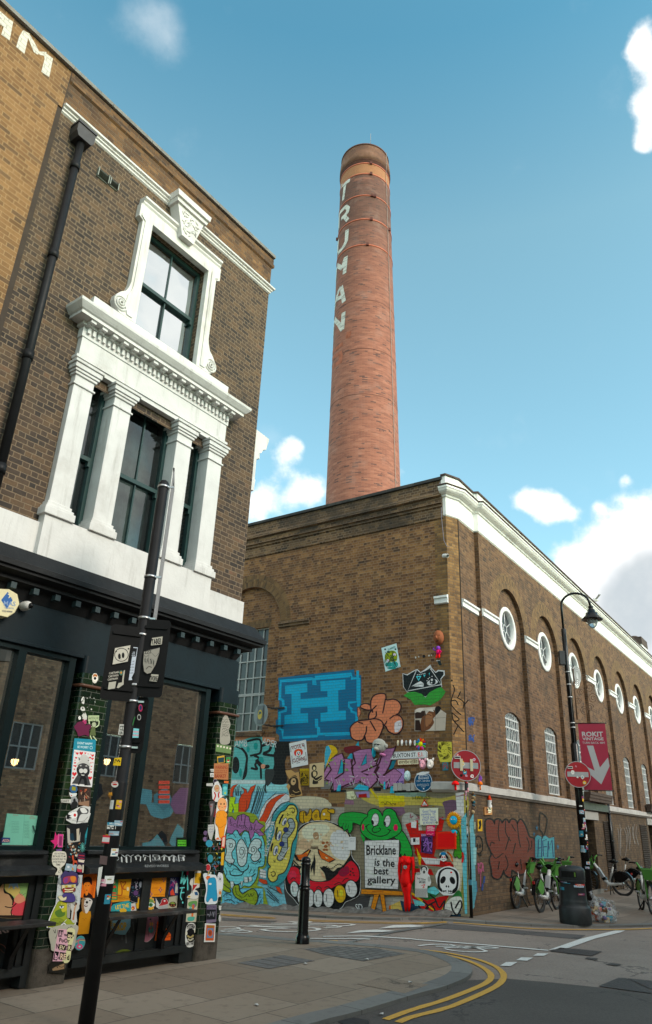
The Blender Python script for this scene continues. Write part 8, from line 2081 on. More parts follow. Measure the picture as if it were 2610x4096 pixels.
def lf(fn, name='sticker', w=-0.085): return stk(cF, fn, name, shop, w=w)
def d(a):
    a.poly('#2a1f18', '-60 1240 0 1050 80 970 190 945 310 960 400 1030 440 1130 445 1250 400 1490 -60 1490', True, '#8a7350', 3)
    a.poly('#b98f68', '-60 1250 0 1130 50 1060 60 1180 120 1220 160 1290 170 1480 -60 1480').poly('#8ab06a', '65 1150 75 1040 150 990 250 990 350 1010 410 1100 410 1300 330 1330 180 1260 120 1200', True).poly('#c9b264', '70 1150 90 1060 200 1040 260 1150 230 1250 150 1220', True).poly('#c4404a', '170 1330 240 1250 330 1300 400 1320 390 1400 350 1470 160 1470', True).poly('#d08a6a', '180 1280 260 1200 330 1280 240 1330', True)
    a.stroke(K, 16, '55 1140 65 1190 130 1210 175 1270 165 1345').stroke(K, 12, '70 1370 150 1380 210 1330').stroke(K, 13, '160 1400 145 1440 155 1480').stroke('#3a3a44', 4, '250 1180 270 1215 290 1190').stroke('#3a3a44', 4, '280 1230 330 1200')
lf(d, 'poster')
lf(lambda a: a.ell('#c9ccd2', 185, 1030, 80, 50).stroke('#5f8a3a', 8, '140 1020 185 975 240 1010').stroke('#c99a2a', 8, '148 1024 185 985 232 1015').ell('#5f8f5a', 185, 1036, 28, 20, out=K, ow=2).ell(K, 185, 1036, 9).poly('#8fb0c9', '130 1070 230 1070 240 1140 200 1100 180 1155 160 1100 110 1140').stroke('#c99a1e', 5, '150 1090 130 1120 150 1115 135 1140'), w=-0.082)
lf(lambda a: a.text('#aab0b2', 'WSOSb', -60, 905, 548, 925, 130, .05).stroke('#b3b8ba', 5, '-60 930 300 925 510 930'), 'chalk_tag', -0.027)
lf(lambda a: a.text('#8a8f92', 'SYZ', 370, 1020, 440, 1035, 50).text('#a89088', 'KE', 5, 1720, 150, 1690, 120, .02).stroke('#8a5a50', 12, '120 1700 155 1760 130 1850 90 1870').stroke('#8a5a50', 9, '10 1850 60 1880 100 1950').stroke('#6a4a40', 9, '10 1920 50 1960 110 1980').stroke('#9aa0a0', 5, '190 1600 180 1800 150 1950 110 2080').stroke('#1f5a2a', 26, '0 2220 150 2200 370 2160'), 'spray_tag', -0.0835)
stk(cF, lambda a: a.stroke('#8a5578', 14, '690 810 660 930 610 1050 620 1080 665 1070').poly('#8a5578', '585 1120 615 1100 640 1150 640 1240 610 1300 560 1300 560 1200', True).ell(K, 598, 1230, 10, 18).ell(K, 620, 1165, 10, 14).poly('#8a5578', '555 1330 625 1320 600 1450 520 1460 545 1400', True).stroke('#5a3a52', 14, '480 1640 500 1740 560 1700 590 1600'), 'spray_tag', P1, w=-0.02)
def d(a):
    a.poly('#6fb09a', '95 172 530 205 492 582 28 575').stroke('#4f8a78', 3, '318 188 290 578', cap=False)
    for i in range(8): a.scrib('#3a5f58', 2, 150, 275 + i * 20, 95, 8, 14, i)
    for i in range(12): a.scrib('#3a5f58', 2, 310, 270 + i * 19, 70, 8, 12, i)
    for x0, x1, y in ((170, 235, 198), (398, 440, 215), (385, 455, 236)): a.text('#b0524a', 'Brunch', x0, y, x1, y + 3, 12)
    a.ell('#2a4a42', 455, 392, 40, 50).ell('#6fb09a', 455, 392, 37, 47).ell('#2a4a42', 455, 392, 30, 34).ell('#6fb09a', 455, 388, 27, 30).stroke('#2a4a42', 22, '428 335 445 400').poly('#2a3f6a', '28 480 135 485 130 545 22 550').text('#c99a8a', 'ADZA', 34, 535, 128, 538, 34, .03)
a = Art(FA, -0.112, cF, 0.0001); d(a)
a.done('menu_card', M['paper'], W1)
cups = [(630, 668, '#a9a64a', 505, 545), (664, 700, '#d0602a', 505, 548), (698, 735, '#3a6f9a', 502, 550), (790, 822, '#5f9ab5', 505, 552), (822, 860, '#d08a9a', 500, 555), (862, 905, '#dd6a2c', 498, 555), (905, 945, '#b5ada5', 520, 555), (945, 980, '#a59c92', 520, 555)]
cl_ = ['olive yellow', 'orange red', 'blue', 'pale blue', 'pink', 'bright orange', 'white', 'grey']
for (x0, x1, c_, y0, y1), nm in zip(cups, cl_):
    u0, z1 = FA.hit(cA[0] + x0 * cA[2], cA[1] + y0 * cA[2], -0.3); u1, z0 = FA.hit(cA[0] + x1 * cA[2], cA[1] + y1 * cA[2], -0.3)
    mb = MB(FA); r_ = (u1 - u0) / 2
    z0 = 1.305
    mb.lathe([(r_ * .72, 0), (r_ * .98, z1 - z0), (r_, z1 - z0), (r_, z1 - z0 + .008), (r_ * .9, z1 - z0)], ((u0 + u1) / 2, -0.33, z0), 20, col=CC(c_))
    tag(mb.build('paper_cup', M['paper']), '%s cup stack standing on the sill inside the shop window' % nm, 'cup', 'cups in the shop window')
a = Art(FA, -0.113, cA); a.poly('#0f1a12', '988 488 1046 488 1044 550 986 550').poly('#4fa52a', '992 502 1040 502 1040 536 992 536').text('#0f2a0c', 'FOOD HYGIENE', 994, 514, 1038, 514, 7, .02)
for i in range(5): a.ell('#0f2a0c', 998 + i * 9, 527, 3.4)
a.done('rating_sticker', M['paper'], W2)
a = Art(FA, -0.113, cA)
for i, t in enumerate(('COFFEE', 'ICED DRINKS', 'FOOD', 'SANDWICH', 'PASTRIES')): a.poly('#9a3a2c', [(888, 172 + i * 27), (948, 172 + i * 27), (946, 190 + i * 27), (886, 190 + i * 27)]).text('#5a1c14', t, 892, 187 + i * 27, 942, 187 + i * 27, 13, .01)
a.done('window_sticker', M['paper'], W2)
em, T_, bs_ = new_mat('warm filament glow'); setp(T_, bs_, col=(1, .7, .35), ecol=(1, .62, .25), estr=5.0)
for k, (px, py, lab) in enumerate(((85, 1310, 'black pendant lamp with a lit caged bulb inside the left shop window'), (600, 1310, 'black pendant lamp with a lit caged bulb behind the signpost in the shop window'))):
    u, z = FA.hit(px * .7171, 2100 + py * .7171, -0.75)
    root = empty('pendant_lamp', FA.P(u, -.75, z), lab, 'pendant lamp', 'pendant lamps in the shop')
    mb = MB(FA); mb.lathe([(.17, 0), (.16, .03), (.10, .09), (.06, .12), (.05, .2), (0, .2)], (u, -.75, z), 24); mb.tube([(u, -.75, z + .2), (u, -.75, 3.6)], .008, 5); mb.build('lamp_shade', M['blackmatt'], root)
    mb = MB(FA); mb.lathe([(0, -.07), (.035, -.05), (.045, 0), (.03, .05)], (u, -.75, z), 14); mb.build('bulb', em, root)
    mb = MB(FA)
    for t in range(0, 180, 45): mb.tube([(u + .06 * math.cos(math.radians(t)) * math.cos(s), -.75 + .06 * math.sin(math.radians(t)) * math.cos(s), z + .0 + .09 * math.sin(s)) for s in [math.radians(x) for x in range(180, 361, 30)]], .003, 4)
    mb.build('cage', M['black'], root)
q = [FA.hit(x * .7171, 2100 + y * .7171, .12) for x, y in ((-40, 400), (0, 355), (55, 358), (100, 385), (112, 440), (85, 490), (45, 515), (0, 505), (-40, 480))]
root = empty('alarm_box', FA.P(q[3][0], .0, q[6][1]), 'cream octagonal alarm box with a blue diamond badge on the dark fascia', 'alarm box')
mb = MB(FA); mb.prism(q, -0.02, .12, 0, col=CC('#c9bf9a')); mb.build('box', M['paper'], root, bevel=0.012)
a = Art(FA, .122, (0, 2100, .7171), .0002); a.poly('#2f5a94', '8 418 45 372 72 420 40 468').poly('#c9bf9a', '60 365 66 385 82 385 68 395 76 415 62 400 48 410 54 394 42 384 56 384').text('#7a90b0', 'MAS', 22, 448, 88, 452, 26, .01).text('#7a90b0', 'Systems', 26, 464, 78, 470, 13).text('#2a3a5a', '01323 833660', 14, 484, 70, 488, 10, .01); a.done('badge', M['paper'], root)
u, z = FA.hit(158 * .7171, 2100 + 448 * .7171, .08)
mb = MB(FA); mb.lathe([(.055, -.1), (.055, -.03), (.05, -.02)], (u, .08, z), 16, axis='w'); relief_ell(mb, u, -.02 + .08, z, .055, .06, .055); relief_ell(mb, u + .015, .1, z - .005, .035, .045, .035, m=1)
tag(mb.build('security_camera', [M['white'], M['black']]), 'white dome security camera beside the alarm box on the fascia', 'security camera')
c00 = (0, 0, 1100 / 1534)
a = Art(FA, .034, c00)
LW = '#c2bdb2'
a.poly(LW, '130 168 168 188 160 205 138 300 92 262 108 205').poly(LW, '150 190 165 190 190 230 222 292 212 305 190 290 168 235').poly(LW, '210 286 262 290 252 312 225 306').poly(LW, '246 288 297 326 276 430 232 400 250 330')
a.poly(LW, '30 90 75 122 55 226 8 192 22 150 -30 110 -30 80 15 108').poly(LW, '-40 40 0 60 40 95 30 120 0 95 -40 70')
a.done('painted_letter', M['paint'], nbd)
def cyl_patch(mb, fr, c, r, z0, z1, a0, a1, col, m=0):
    n = 5
    for i in range(n):
        t0 = math.radians(a0 + (a1 - a0) * i / n); t1 = math.radians(a0 + (a1 - a0) * (i + 1) / n)
        mb.face([(c[0] + r * math.cos(t0), c[1] + r * math.sin(t0), z0), (c[0] + r * math.cos(t1), c[1] + r * math.sin(t1), z0), (c[0] + r * math.cos(t1), c[1] + r * math.sin(t1), z1), (c[0] + r * math.cos(t0), c[1] + r * math.sin(t0), z1)], m, col=CC(col))
PALS = ['#c9c9c4', '#b5b5ae', '#15161a', '#2f7f96', '#b5302a', '#c9a22a', '#d9d9d6', '#7a3a5a', '#8aa5b5', '#c98a9a']
def pole_stickers(root, c, r, z0, z1, n, seed, amid=-90, spread=70, hmax=.12):
    rr = random.Random(seed)
    for i in range(n):
        z = rr.uniform(z0, z1); h = rr.uniform(.03, hmax); a = amid + rr.uniform(-spread, spread); da = rr.uniform(18, 45)
        mb = MB()
        cyl_patch(mb, FW, c, r + .0012 + i * .0001, z, z + h, a - da, a + da, rr.choice(PALS))
        for k in range(3):
            zz = z + h * rr.uniform(.15, .75); aa = a + rr.uniform(-da * .5, da * .5)
            cyl_patch(mb, FW, c, r + .0016 + i * .0001, zz, zz + h * .16, aa - da * .4, aa + da * .4, rr.choice(PALS))
        mb.build('sticker', M['paper'], root, merge=False)
PX, PY = -1.872, 7.42
root = empty('signpost', (PX, PY, 0), 'tall slim black signpost in the foreground covered in stickers and steel straps', 'signpost')
mb = MB()
mb.tube([(PX, PY, -.05), (PX, PY, 1.98), (PX, PY, 2.0)], [.068, .068, .062], 20); mb.tube([(PX, PY, 2.0), (PX, PY, 5.2), (PX, PY, 5.23)], [.062, .058, .04], 20)
mb.build('pole', M['pipe'], root)
for z in (2.30, 2.74, 2.90, 3.42, 3.60, 4.06, 5.14):
    mb = MB(); mb.tube([(PX, PY, z), (PX, PY, z + .028)], .066, 20); mb.box(PX + .055, PX + .12, PY - .02, PY + .0, z + .004, z + .022); mb.build('strap', M['steel'], root)
pole_stickers(root, (PX, PY), .0685, .85, 1.9, 9, 3, hmax=.08)
FS = Fr((PX, PY), 75.8, 1)
def plate(name, fr, u0, u1, z0, z1, w, r=.04, mat=None):
    P = arc_pts(u1 - r, z1 - r, r, 0, 90, 5) + arc_pts(u0 + r, z1 - r, r, 90, 180, 5) + arc_pts(u0 + r, z0 + r, r, 180, 270, 5) + arc_pts(u1 - r, z0 + r, r, 270, 360, 5)
    mb = MB(fr); mb.prism(P, w, w + .004, back=True)
    for z in (z0 + .1, z1 - .1): mb.box(u0 + .03, u1 - .03, w + .004, w + .02, z, z + .03)
    return mb.build(name, mat or M['blackmatt'], root)
F1 = Fr((PX - .02, PY - .03), 68, 1); F2 = Fr((PX + .02, PY - .02), 84, 1)
plate('sign_plate', F1, -.30, .04, 2.74, 3.50, .03); plate('sign_plate', F2, -.02, .27, 2.80, 3.60, .02); plate('sign_plate', Fr((PX + .02, PY), 84, 1), -.0, .145, 2.26, 2.80, .01)
def sp(fr, fn, w=.036):
    a = Art(fr, w, cG, .0001); fn(a); a.done('sticker', M['paper'], root)
sp(F1, lambda a: [a.poly('#b5b0a4', '588 520 815 478 775 715 552 760'), a.ell('#161616', 682, 618, 104, 100, -10), a.ell('#b5b0a4', 682, 618, 94, 90, -10), a.ell('#161616', 652, 640, 20, 42), a.ell('#161616', 706, 626, 20, 42), a.ell('#161616', 604, 568, 12), a.ell('#161616', 786, 530, 12), a.stroke('#161616', 3, '660 684 672 680 682 688'), a.ell('#161616', 674, 664, 6)] + [a.text('#b5b0a4', 'CARTRAIN', 504 - i * 10, 905 + i * 46, 650 - i * 10, 882 + i * 46, 30, .02) for i in range(3)] + [a.ell('#4a6a5a', 678, 882, 26, 36), a.ell('#c9802a', 678, 878, 12, 16), a.poly('#a8a498', '498 1020 606 1005 588 1108 486 1125'), a.poly('#a8a498', '735 840 715 980 715 1050 640 1105 612 1100 640 1030 690 1020 700 930 715 850')], w=.052)
sp(F2, lambda a: [a.poly('#a8a498', '1130 372 1285 350 1272 465 1112 482'), a.text('#121212', 'TARE?', 1125, 468, 1268, 450, 78, .04), a.poly('#8f8b82', '1012 570 1242 515 1232 590 1180 760 1110 880 1060 895 1015 860 1000 740', False, '#5f5c56', 3), a.text('#1c1c1c', 'ZZZ', 1018, 605, 1125, 592, 42, .02), a.stroke('#1c1c1c', 4, '1010 618 1040 650 1085 612'), a.stroke('#1c1c1c', 4, '1135 600 1180 640 1230 590'), a.stroke('#1c1c1c', 3, '1085 620 1070 735 1125 735'), a.stroke('#5a5650', 14, '1045 825 1080 790 1120 800'), a.poly('#a8a498', '1118 900 1226 908 1200 1012 1092 1000'), a.text('#121212', 'SWORNE', 1104, 995, 1205, 1002, 74, .04)] + [a.scrib('#1c1c1c', 3, 1020 + i * 40, 650 + i * 10, 24, 100, 9) for i in range(4)] + [a.ell('#a82a50', 962, 1394, 30, 54), a.ell('#20305a', 962, 1390, 18, 36), a.ell('#a8a8a4', 940, 1530, 28, 44), a.ell('#20201f', 940, 1530, 20, 32), a.poly('#2f6f3a', '872 1520 885 1525 850 1660 840 1640'), a.poly('#7fc5cc', '858 1690 940 1700 930 1830 842 1830'), a.poly('#c99aa8', '855 1730 936 1735 934 1755 852 1752'), a.poly('#c99aa8', '850 1780 934 1785 932 1805 848 1802')], w=.042)
a = Art(Fr((PX - .012, PY - .066), 75.8, 1), .003, cG, .0001)
a.poly('#b5bcc8', '825 500 922 512 885 745 868 880 830 950 840 985 755 990 765 880 790 760 800 620').poly('#15161a', '825 515 915 522 890 645 805 640')
for i in range(3):
    for k in range(4): a.ell('#b5bcc8', 826 + k * 16, 580 + i * 24, 5, 8)
for i, t in enumerate(('pic of', 'just', "i'm", 'ad at', 'pretending')): a.text('#1c2238', t, 795 - i * 4, 725 + i * 42, 872 - i * 4, 720 + i * 42, 20)
a.poly('#b5b5ae', '655 1630 718 1632 708 1790 632 1782').text('#15161a', 'CZ', 655, 1720, 712, 1722, 66, .03).text('#15161a', 'ER', 655, 1775, 704, 1775, 36, .03)
a.crop(*cA).ell('#b5b5b0', 642, 1448 - 1257, 20, 18).text('#a8201c', 'MADISON', 626, 186, 658, 180, 7, .02).ell('#a8201c', 642, 192, 13, 5).poly('#c9a81e', '640 44 680 42 674 88 632 86').scrib('#15161a', 4, 640, 50, 32, 30, 8).text('#c98a1e', 'WR', 606, 252, 628, 254, 18, .03).poly('#c4c4c0', '600 402 650 404 646 442 598 440').poly('#2a7f9a', '600 402 650 404 649 420 600 418').text('#e0e0dc', 'HELLO', 612, 414, 645, 415, 9, .02).scrib('#15161a', 5, 602, 424, 40, 14, 8).poly('#b5303a', '576 474 616 477 610 522 568 518').poly('#b9b9b9', '574 486 613 489 610 514 570 511').poly('#5a4a4a', '560 588 602 594 596 642 556 636').poly('#c9c9c4', '552 655 575 650 562 740 545 820 540 770')
a.done('sticker', M['paper'], root)
ban = empty('banner', (PX + .05, PY, 3.5), 'pale street banner seen almost edge on behind the top of the signpost', 'banner')
FBn = Fr((PX + .085, PY + .02), -10.3, 1)
mb = MB(FBn)
for i in range(8):
    u0, u1 = .02 + i * .075, .02 + (i + 1) * .075
    w0, w1 = .012 * math.sin(i * 1.1), .012 * math.sin((i + 1) * 1.1)
    mb.face([(u0, w0, 3.56), (u1, w1, 3.56), (u1, w1, 5.40), (u0, w0, 5.40)]); mb.face([(u0, w0 - .003, 3.56), (u1, w1 - .003, 3.56), (u1, w1 - .003, 5.40), (u0, w0 - .003, 5.40)])
mb.build('fabric', plain('greyish banner cloth', (.30, .29, .29), .8, var=.2), ban)
for z in (3.55, 5.405):
    mb = MB(FBn); mb.tube([(-.02, 0, z), (.64, 0, z)], .009, 6); mb.build('banner_arm', M['black'], ban)
bx, by = gnd(1210, 3775, 0)
root = empty('bollard', (bx, by, 0), 'black cast iron bollard with a ringed collar and domed top at the pavement edge', 'bollard')
mb = MB(); mb.lathe([(.108, -.02), (.108, .085), (.098, .10), (.092, .12), (.083, .16), (.078, .72), (.077, .73), (.087, .74), (.087, .755), (.078, .765), (.078, .775), (.087, .785), (.087, .80), (.074, .815), (.073, 1.08)], (bx, by, 0), 28); mb.build('post', M['black'], root)
mb = MB(); mb.lathe([(.073, 1.08), (.082, 1.09), (.082, 1.105), (.07, 1.115), (.07, 1.125), (.078, 1.135), (.075, 1.165), (.058, 1.19), (.03, 1.205), (0, 1.21)], (bx, by, 0), 28); mb.build('dome', M['black'], root)
REDS = plain('red sign enamel', (.32, .012, .02), .35, var=.15)
def no_entry(root, c, az, r, extra=0, seed=0, cut=None):
    fr = Fr((c[0], c[1]), az, 1)
    mb = MB(fr); mb.lathe([(0, 0), (r, 0), (r, .01), (r * .96, .012), (r * .955, .012), (0, .0125)], (0, .05, c[2]), 40, axis='w', smooth=False); so = mb.build('sign_disc', REDS, root)
    mb = MB(fr); mb.lathe([(r * .955, .014), (r * 1.002, .014), (r * 1.002, -.002)], (0, .05, c[2]), 40, axis='w', smooth=False); mb.box(-r * .82, r * .82, .0625, .066, c[2] - r * .19, c[2] + r * .19); mb.build('bar', M['grey'], so)
    a = MB(fr); rr = random.Random(seed)
    for i in range(extra):
        u, z = rr.uniform(-.6, .6) * r, rr.uniform(-.8, .75) * r; s_ = rr.uniform(.06, .17) * r; c_ = CC(rr.choice(PALS))
        a.sheet([(u + s_ * math.cos(t) * rr.uniform(.7, 1.2), z + c[2] + s_ * math.sin(t) * rr.uniform(.7, 1.2)) for t in [k * .785 for k in range(8)]], .068 + i * .0004, 0, col=c_)
        a.sheet([(u + s_ * .5 * math.cos(t), z + c[2] + s_ * .4 * math.sin(t)) for t in [k * 1.256 for k in range(5)]], .0682 + i * .0004, 0, col=CC(rr.choice(PALS)))
    if extra:
        for q, t_ in (((-.75, .42, -.35, .6), 'TAREZ'),):
            a.box(q[0] * r, q[2] * r, .07, .075, c[2] + q[1] * r, c[2] + q[3] * r, col=CC('#b9b9b4')); a.box(q[0] * r + .01, q[2] * r - .01, .0755, .076, c[2] + q[1] * r + .015, c[2] + q[3] * r - .015, col=CC('#15161a'))
        if extra > 9:
            for x in (-.3, .38): a.box(x * r - .03, x * r + .03, .0765, .0775, c[2] - .35 * r, c[2] + .42 * r, col=CC('#b5ad90'))
    a.build('sticker', M['paper'], so)
nx, ny = 3.435, 17.22
root = empty('no_entry_sign', (nx, ny, 0), 'round red no entry sign covered in stickers on a thin post at the wall corner', 'road sign')
mb = MB(); mb.tube([(nx, ny, 0), (nx, ny, 3.3)], .042, 14); mb.build('post', M['black'], root)
no_entry(root, (nx, ny, 3.04), 96, .335, 13, 4)
pole_stickers(root, (nx, ny), .0425, 1.35, 2.68, 20, 8, hmax=.13)
mb = MB(); cyl_patch(mb, FW, (nx, ny), .0432, .62, .72, -180, 0, '#3f7f94'); mb.build('tape', M['paper'], root)
lx, ly = 7.05, 20.32
root = empty('street_lamp', (lx, ly, 0), 'tall black swan neck street lamp with a glass lantern on the right pavement', 'street lamp')
mb = MB(); mb.tube([(lx, ly, -.02), (lx, ly, 3.95), (lx, ly, 4.0)], [.105, .105, .07], 18); mb.tube([(lx, ly, 4.0), (lx, ly, 7.15), (lx, ly, 7.18)], [.07, .066, .045], 16); mb.build('post', M['black'], root)
mb = MB(); P = [(lx, ly, 7.15), (lx, ly, 7.8)] + [(lx + .36 - .36 * math.cos(t), ly - .17 + .17 * math.cos(t), 7.85 + .36 * math.sin(t)) for t in [math.radians(x) for x in range(15, 166, 15)]] + [(lx + .74, ly - .34, 7.78)]
mb.tube(P, .034, 10); mb.build('swan_neck', M['black'], root)
hx_, hy_ = lx + .74, ly - .34
mb = MB(); mb.lathe([(.04, .42), (.07, .40), (.07, .36), (.05, .34), (.10, .30), (.11, .22), (.16, .20), (.17, .13), (.29, .02), (.29, 0), (.15, .03)], (hx_, hy_, 7.38), 24); lo = mb.build('lantern_hood', M['black'], root)
gm, T_, bs_ = new_mat('clear lamp globe'); setp(T_, bs_, col=(.75, .78, .78), rough=.12, trans=.75, ior=1.2)
mb = MB(); mb.lathe([(.155, .02), (.15, -.06), (.11, -.17), (.05, -.24), (0, -.25)], (hx_, hy_, 7.38), 20); mb.build('globe', gm, lo)
mb = MB(); mb.box(lx - .22, lx - .07, ly - .12, ly + .02, 6.1, 6.5); mb.build('control_box', M['iron'], root, bevel=.01)
for z in (5.2, 5.55, 5.9, 4.5, 4.38): mb = MB(); mb.tube([(lx, ly, z), (lx, ly, z + .03)], .078, 16); mb.build('strap', M['steel'], root)
pole_stickers(root, (lx, ly), .106, .9, 2.6, 22, 17, hmax=.16, spread=60)
no_entry(root, (lx - .03, ly - .11, 3.17), 100, .33, 5, 9)
dc = empty('street_decoration', (lx + .35, ly, 4.6), 'rusty scrollwork festive light frame hanging beside the lamp post', 'decoration')
mb = MB(); rr = random.Random(2)
for (x, z, r) in ((.45, 5.75, .13), (.55, 5.5, .16), (.62, 5.2, .15), (.5, 4.95, .12), (.35, 4.85, .14), (.2, 5.1, .1), (.28, 5.35, .1), (.2, 5.6, .12)):
    mb.tube([(lx + x + r * s_ * math.cos(t), ly - .08, z + r * s_ * math.sin(t)) for t, s_ in [(k * .5, 1 - k * .035) for k in range(24)]], .009, 4)
mb.tube([(lx + .12, ly - .08, 4.6), (lx + .14, ly - .08, 6.0)], .02, 5); mb.build('scroll_frame', plain('rusty brown rod', (.13, .07, .035), .7), dc)
mb = MB()
for k in range(3): mb.tube([(lx + .24 + (.09 - k * .025) * math.cos(t), ly - .1, 5.82 + (.24 - k * .06) * math.sin(t)) for t in [math.radians(x) for x in range(0, 360, 20)]], .013, 5, closed=True)
mb.build('rope_light', plain('white rope light', (.6, .6, .57), .5), dc)
FR = Fr((lx + .11, ly - .06), 111, 1)
bn = empty('banner', (lx + .4, ly - .1, 2.8), 'crimson ROKIT VINTAGE banner with a big pale arrow on the lamp post', 'banner')
mb = MB(FR); mb.box(.02, .72, .0, .012, 2.80, 4.50); mb.build('fabric', plain('crimson banner vinyl', (.36, .012, .045), .45, var=.15, scale=2), bn)
mb = MB(FR)
for z in (2.785, 4.505): mb.tube([(-.12, .006, z), (.76, .006, z)], .014, 6)
mb.build('banner_arm', M['black'], bn)
def bt(st, u0, u1, z, h, b):
    tr, x0, x1, ht = text_tris(st, b); m_ = MB(FR)
    for t in tr: m_.face([(u0 + (p[0] - x0) / (x1 - x0) * (u1 - u0), .0135, z + p[1] / .73 * h) for p in t], 0, col=CC('#a9a9aa'))
    m_.build('lettering', M['paper'], bn, merge=False)
bt('ROKIT', .10, .64, 4.16, .125, .03); bt('VINTAGE', .10, .64, 4.06, .075, .025); bt('TURN BACK 48M', .09, .66, 3.965, .06, .0)
mb = MB(FR); mb.sheet([(.20, 3.92), (.36, 3.92), (.47, 3.36), (.70, 3.62), (.715, 3.40), (.46, 2.94), (.06, 3.33), (.06, 3.42), (.33, 3.28)], .0137, 0, col=CC('#a0a1a3')); mb.build('arrow', M['paper'], bn)
cx_, cy_ = gnd(2305, 3695, 0)
root = empty('litter_bin', (cx_, cy_, 0), 'dark moulded round litter bin with a domed lid and letterbox slot', 'litter bin')
BM = plain('dark blue black plastic', (.014, .019, .022), .5, var=.3, scale=7, bump=.15, dirt=(.06, .06, .06, .4))
mb = MB(); mb.lathe([(.315, 0), (.325, .04), (.32, .30), (.305, .32), (.275, .36), (.28, .40), (.27, .43), (.262, .46), (.257, .78), (.267, .80), (.262, .82)], (cx_, cy_, 0), 32); mb.build('body', BM, root)
mb = MB(); mb.lathe([(.262, .82), (.27, .84), (.27, 1.0), (.255, 1.04), (.20, 1.075), (.10, 1.09), (0, 1.092)], (cx_, cy_, 0), 32); mb.build('lid', BM, root)
mb = MB(); cyl_patch(mb, FW, (cx_, cy_), .2725, .87, .985, -158, -88, '#050505'); cyl_patch(mb, FW, (cx_, cy_), .2735, .885, .97, -98, -92, '#4a6a2a'); mb.build('slot', M['paper'], root)
mb = MB()
for k in range(5): mb.tube([(cx_ - .16 + k * .05, cy_ - .14, 1.062), (cx_ - .13 + k * .05, cy_ - .05, 1.083), (cx_ - .1 + k * .05, cy_ - .13, 1.066)], .01, 4)
mb.build('chalk_tag', M['white'], root)
pole_stickers(root, (cx_, cy_), .2625, .5, .76, 5, 40, amid=-110, hmax=.06)
gx, gy = gnd(2415, 3690, 0)
root = empty('rubbish_bag', (gx, gy, 0), 'clear plastic bag stuffed with cups and packaging beside the litter bin', 'rubbish bag')
bm_, T_, bs_ = new_mat('clear crumpled plastic')
out_ = [n for n in T_.t.nodes if n.type == 'OUTPUT_MATERIAL'][0]
nn_ = T_.noise(T_.n('ShaderNodeTexCoord', out=3), 9.0, 4.0, .6)
mx_ = T_.n('ShaderNodeMixShader', {0: T_.sm(nn_, .38, .8), 1: T_.n('ShaderNodeBsdfTransparent', {'Color': (.93, .94, .94, 1)}), 2: bs_.outputs[0]}); T_.t.links.new(mx_, out_.inputs[0]); setp(T_, bs_, col=(.5, .52, .54), rough=.25)
mb = MB(); rr = random.Random(5); N1, N2 = 14, 22
rad = [[1 + .16 * rr.uniform(-1, 1) for _ in range(N2)] for _ in range(N1 + 1)]
def bp(i, k):
    th = math.pi * i / N1; ph = 2 * math.pi * k / N2; q = rad[i][k % N2] if 0 < i < N1 else 1
    return (gx + .32 * q * math.sin(th) * math.cos(ph), gy + .25 * q * math.sin(th) * math.sin(ph), max(.004, .22 + .24 * q * math.cos(th)))
for i in range(N1):
    for k in range(N2): mb.face([bp(i, k), bp(i + 1, k), bp(i + 1, k + 1), bp(i, k + 1)])
mb.tube([(gx - .12, gy, .42), (gx - .19, gy, .5), (gx - .22, gy + .02, .58)], [.07, .03, .05], 8); mb.build('plastic_skin', bm_, root)
for i in range(34):
    t, q, z = rr.uniform(0, 6.28), rr.uniform(.1, .85), rr.uniform(.06, .36); x, y = gx + .25 * q * math.cos(t), gy + .19 * q * math.sin(t); s_ = rr.uniform(.03, .06)
    mb = MB()
    c_ = CC(rr.choice(['#8a5a3a', '#c9b08a', '#c9c9c4', '#2f8fa5', '#c9502a', '#7a6f9a', '#6b4a34', '#d9d9d6', '#a33a34']))
    if i % 2: mb.lathe([(0, -s_), (s_ * .7, -s_), (s_, s_), (0, s_)], (x, y, z), 8, axis=rr.choice(['z', 'w']), col=c_)
    else: mb.box(x - s_, x + s_, y - s_ * .5, y + s_ * .5, z - s_, z + s_ * .8, col=c_)
    mb.build('waste', M['paper'], root)
GRN = plain('bright green bike paint', (.075, .25, .04), .4, var=.12); WHT = plain('white bike frame', (.62, .62, .60), .35); RUB = plain('black tyre rubber', (.018, .018, .018), .75); SLV = plain('brushed hub metal', (.4, .4, .4), .3, metal=.8); RDL = plain('red tail lamp', (.35, .01, .01), .3)
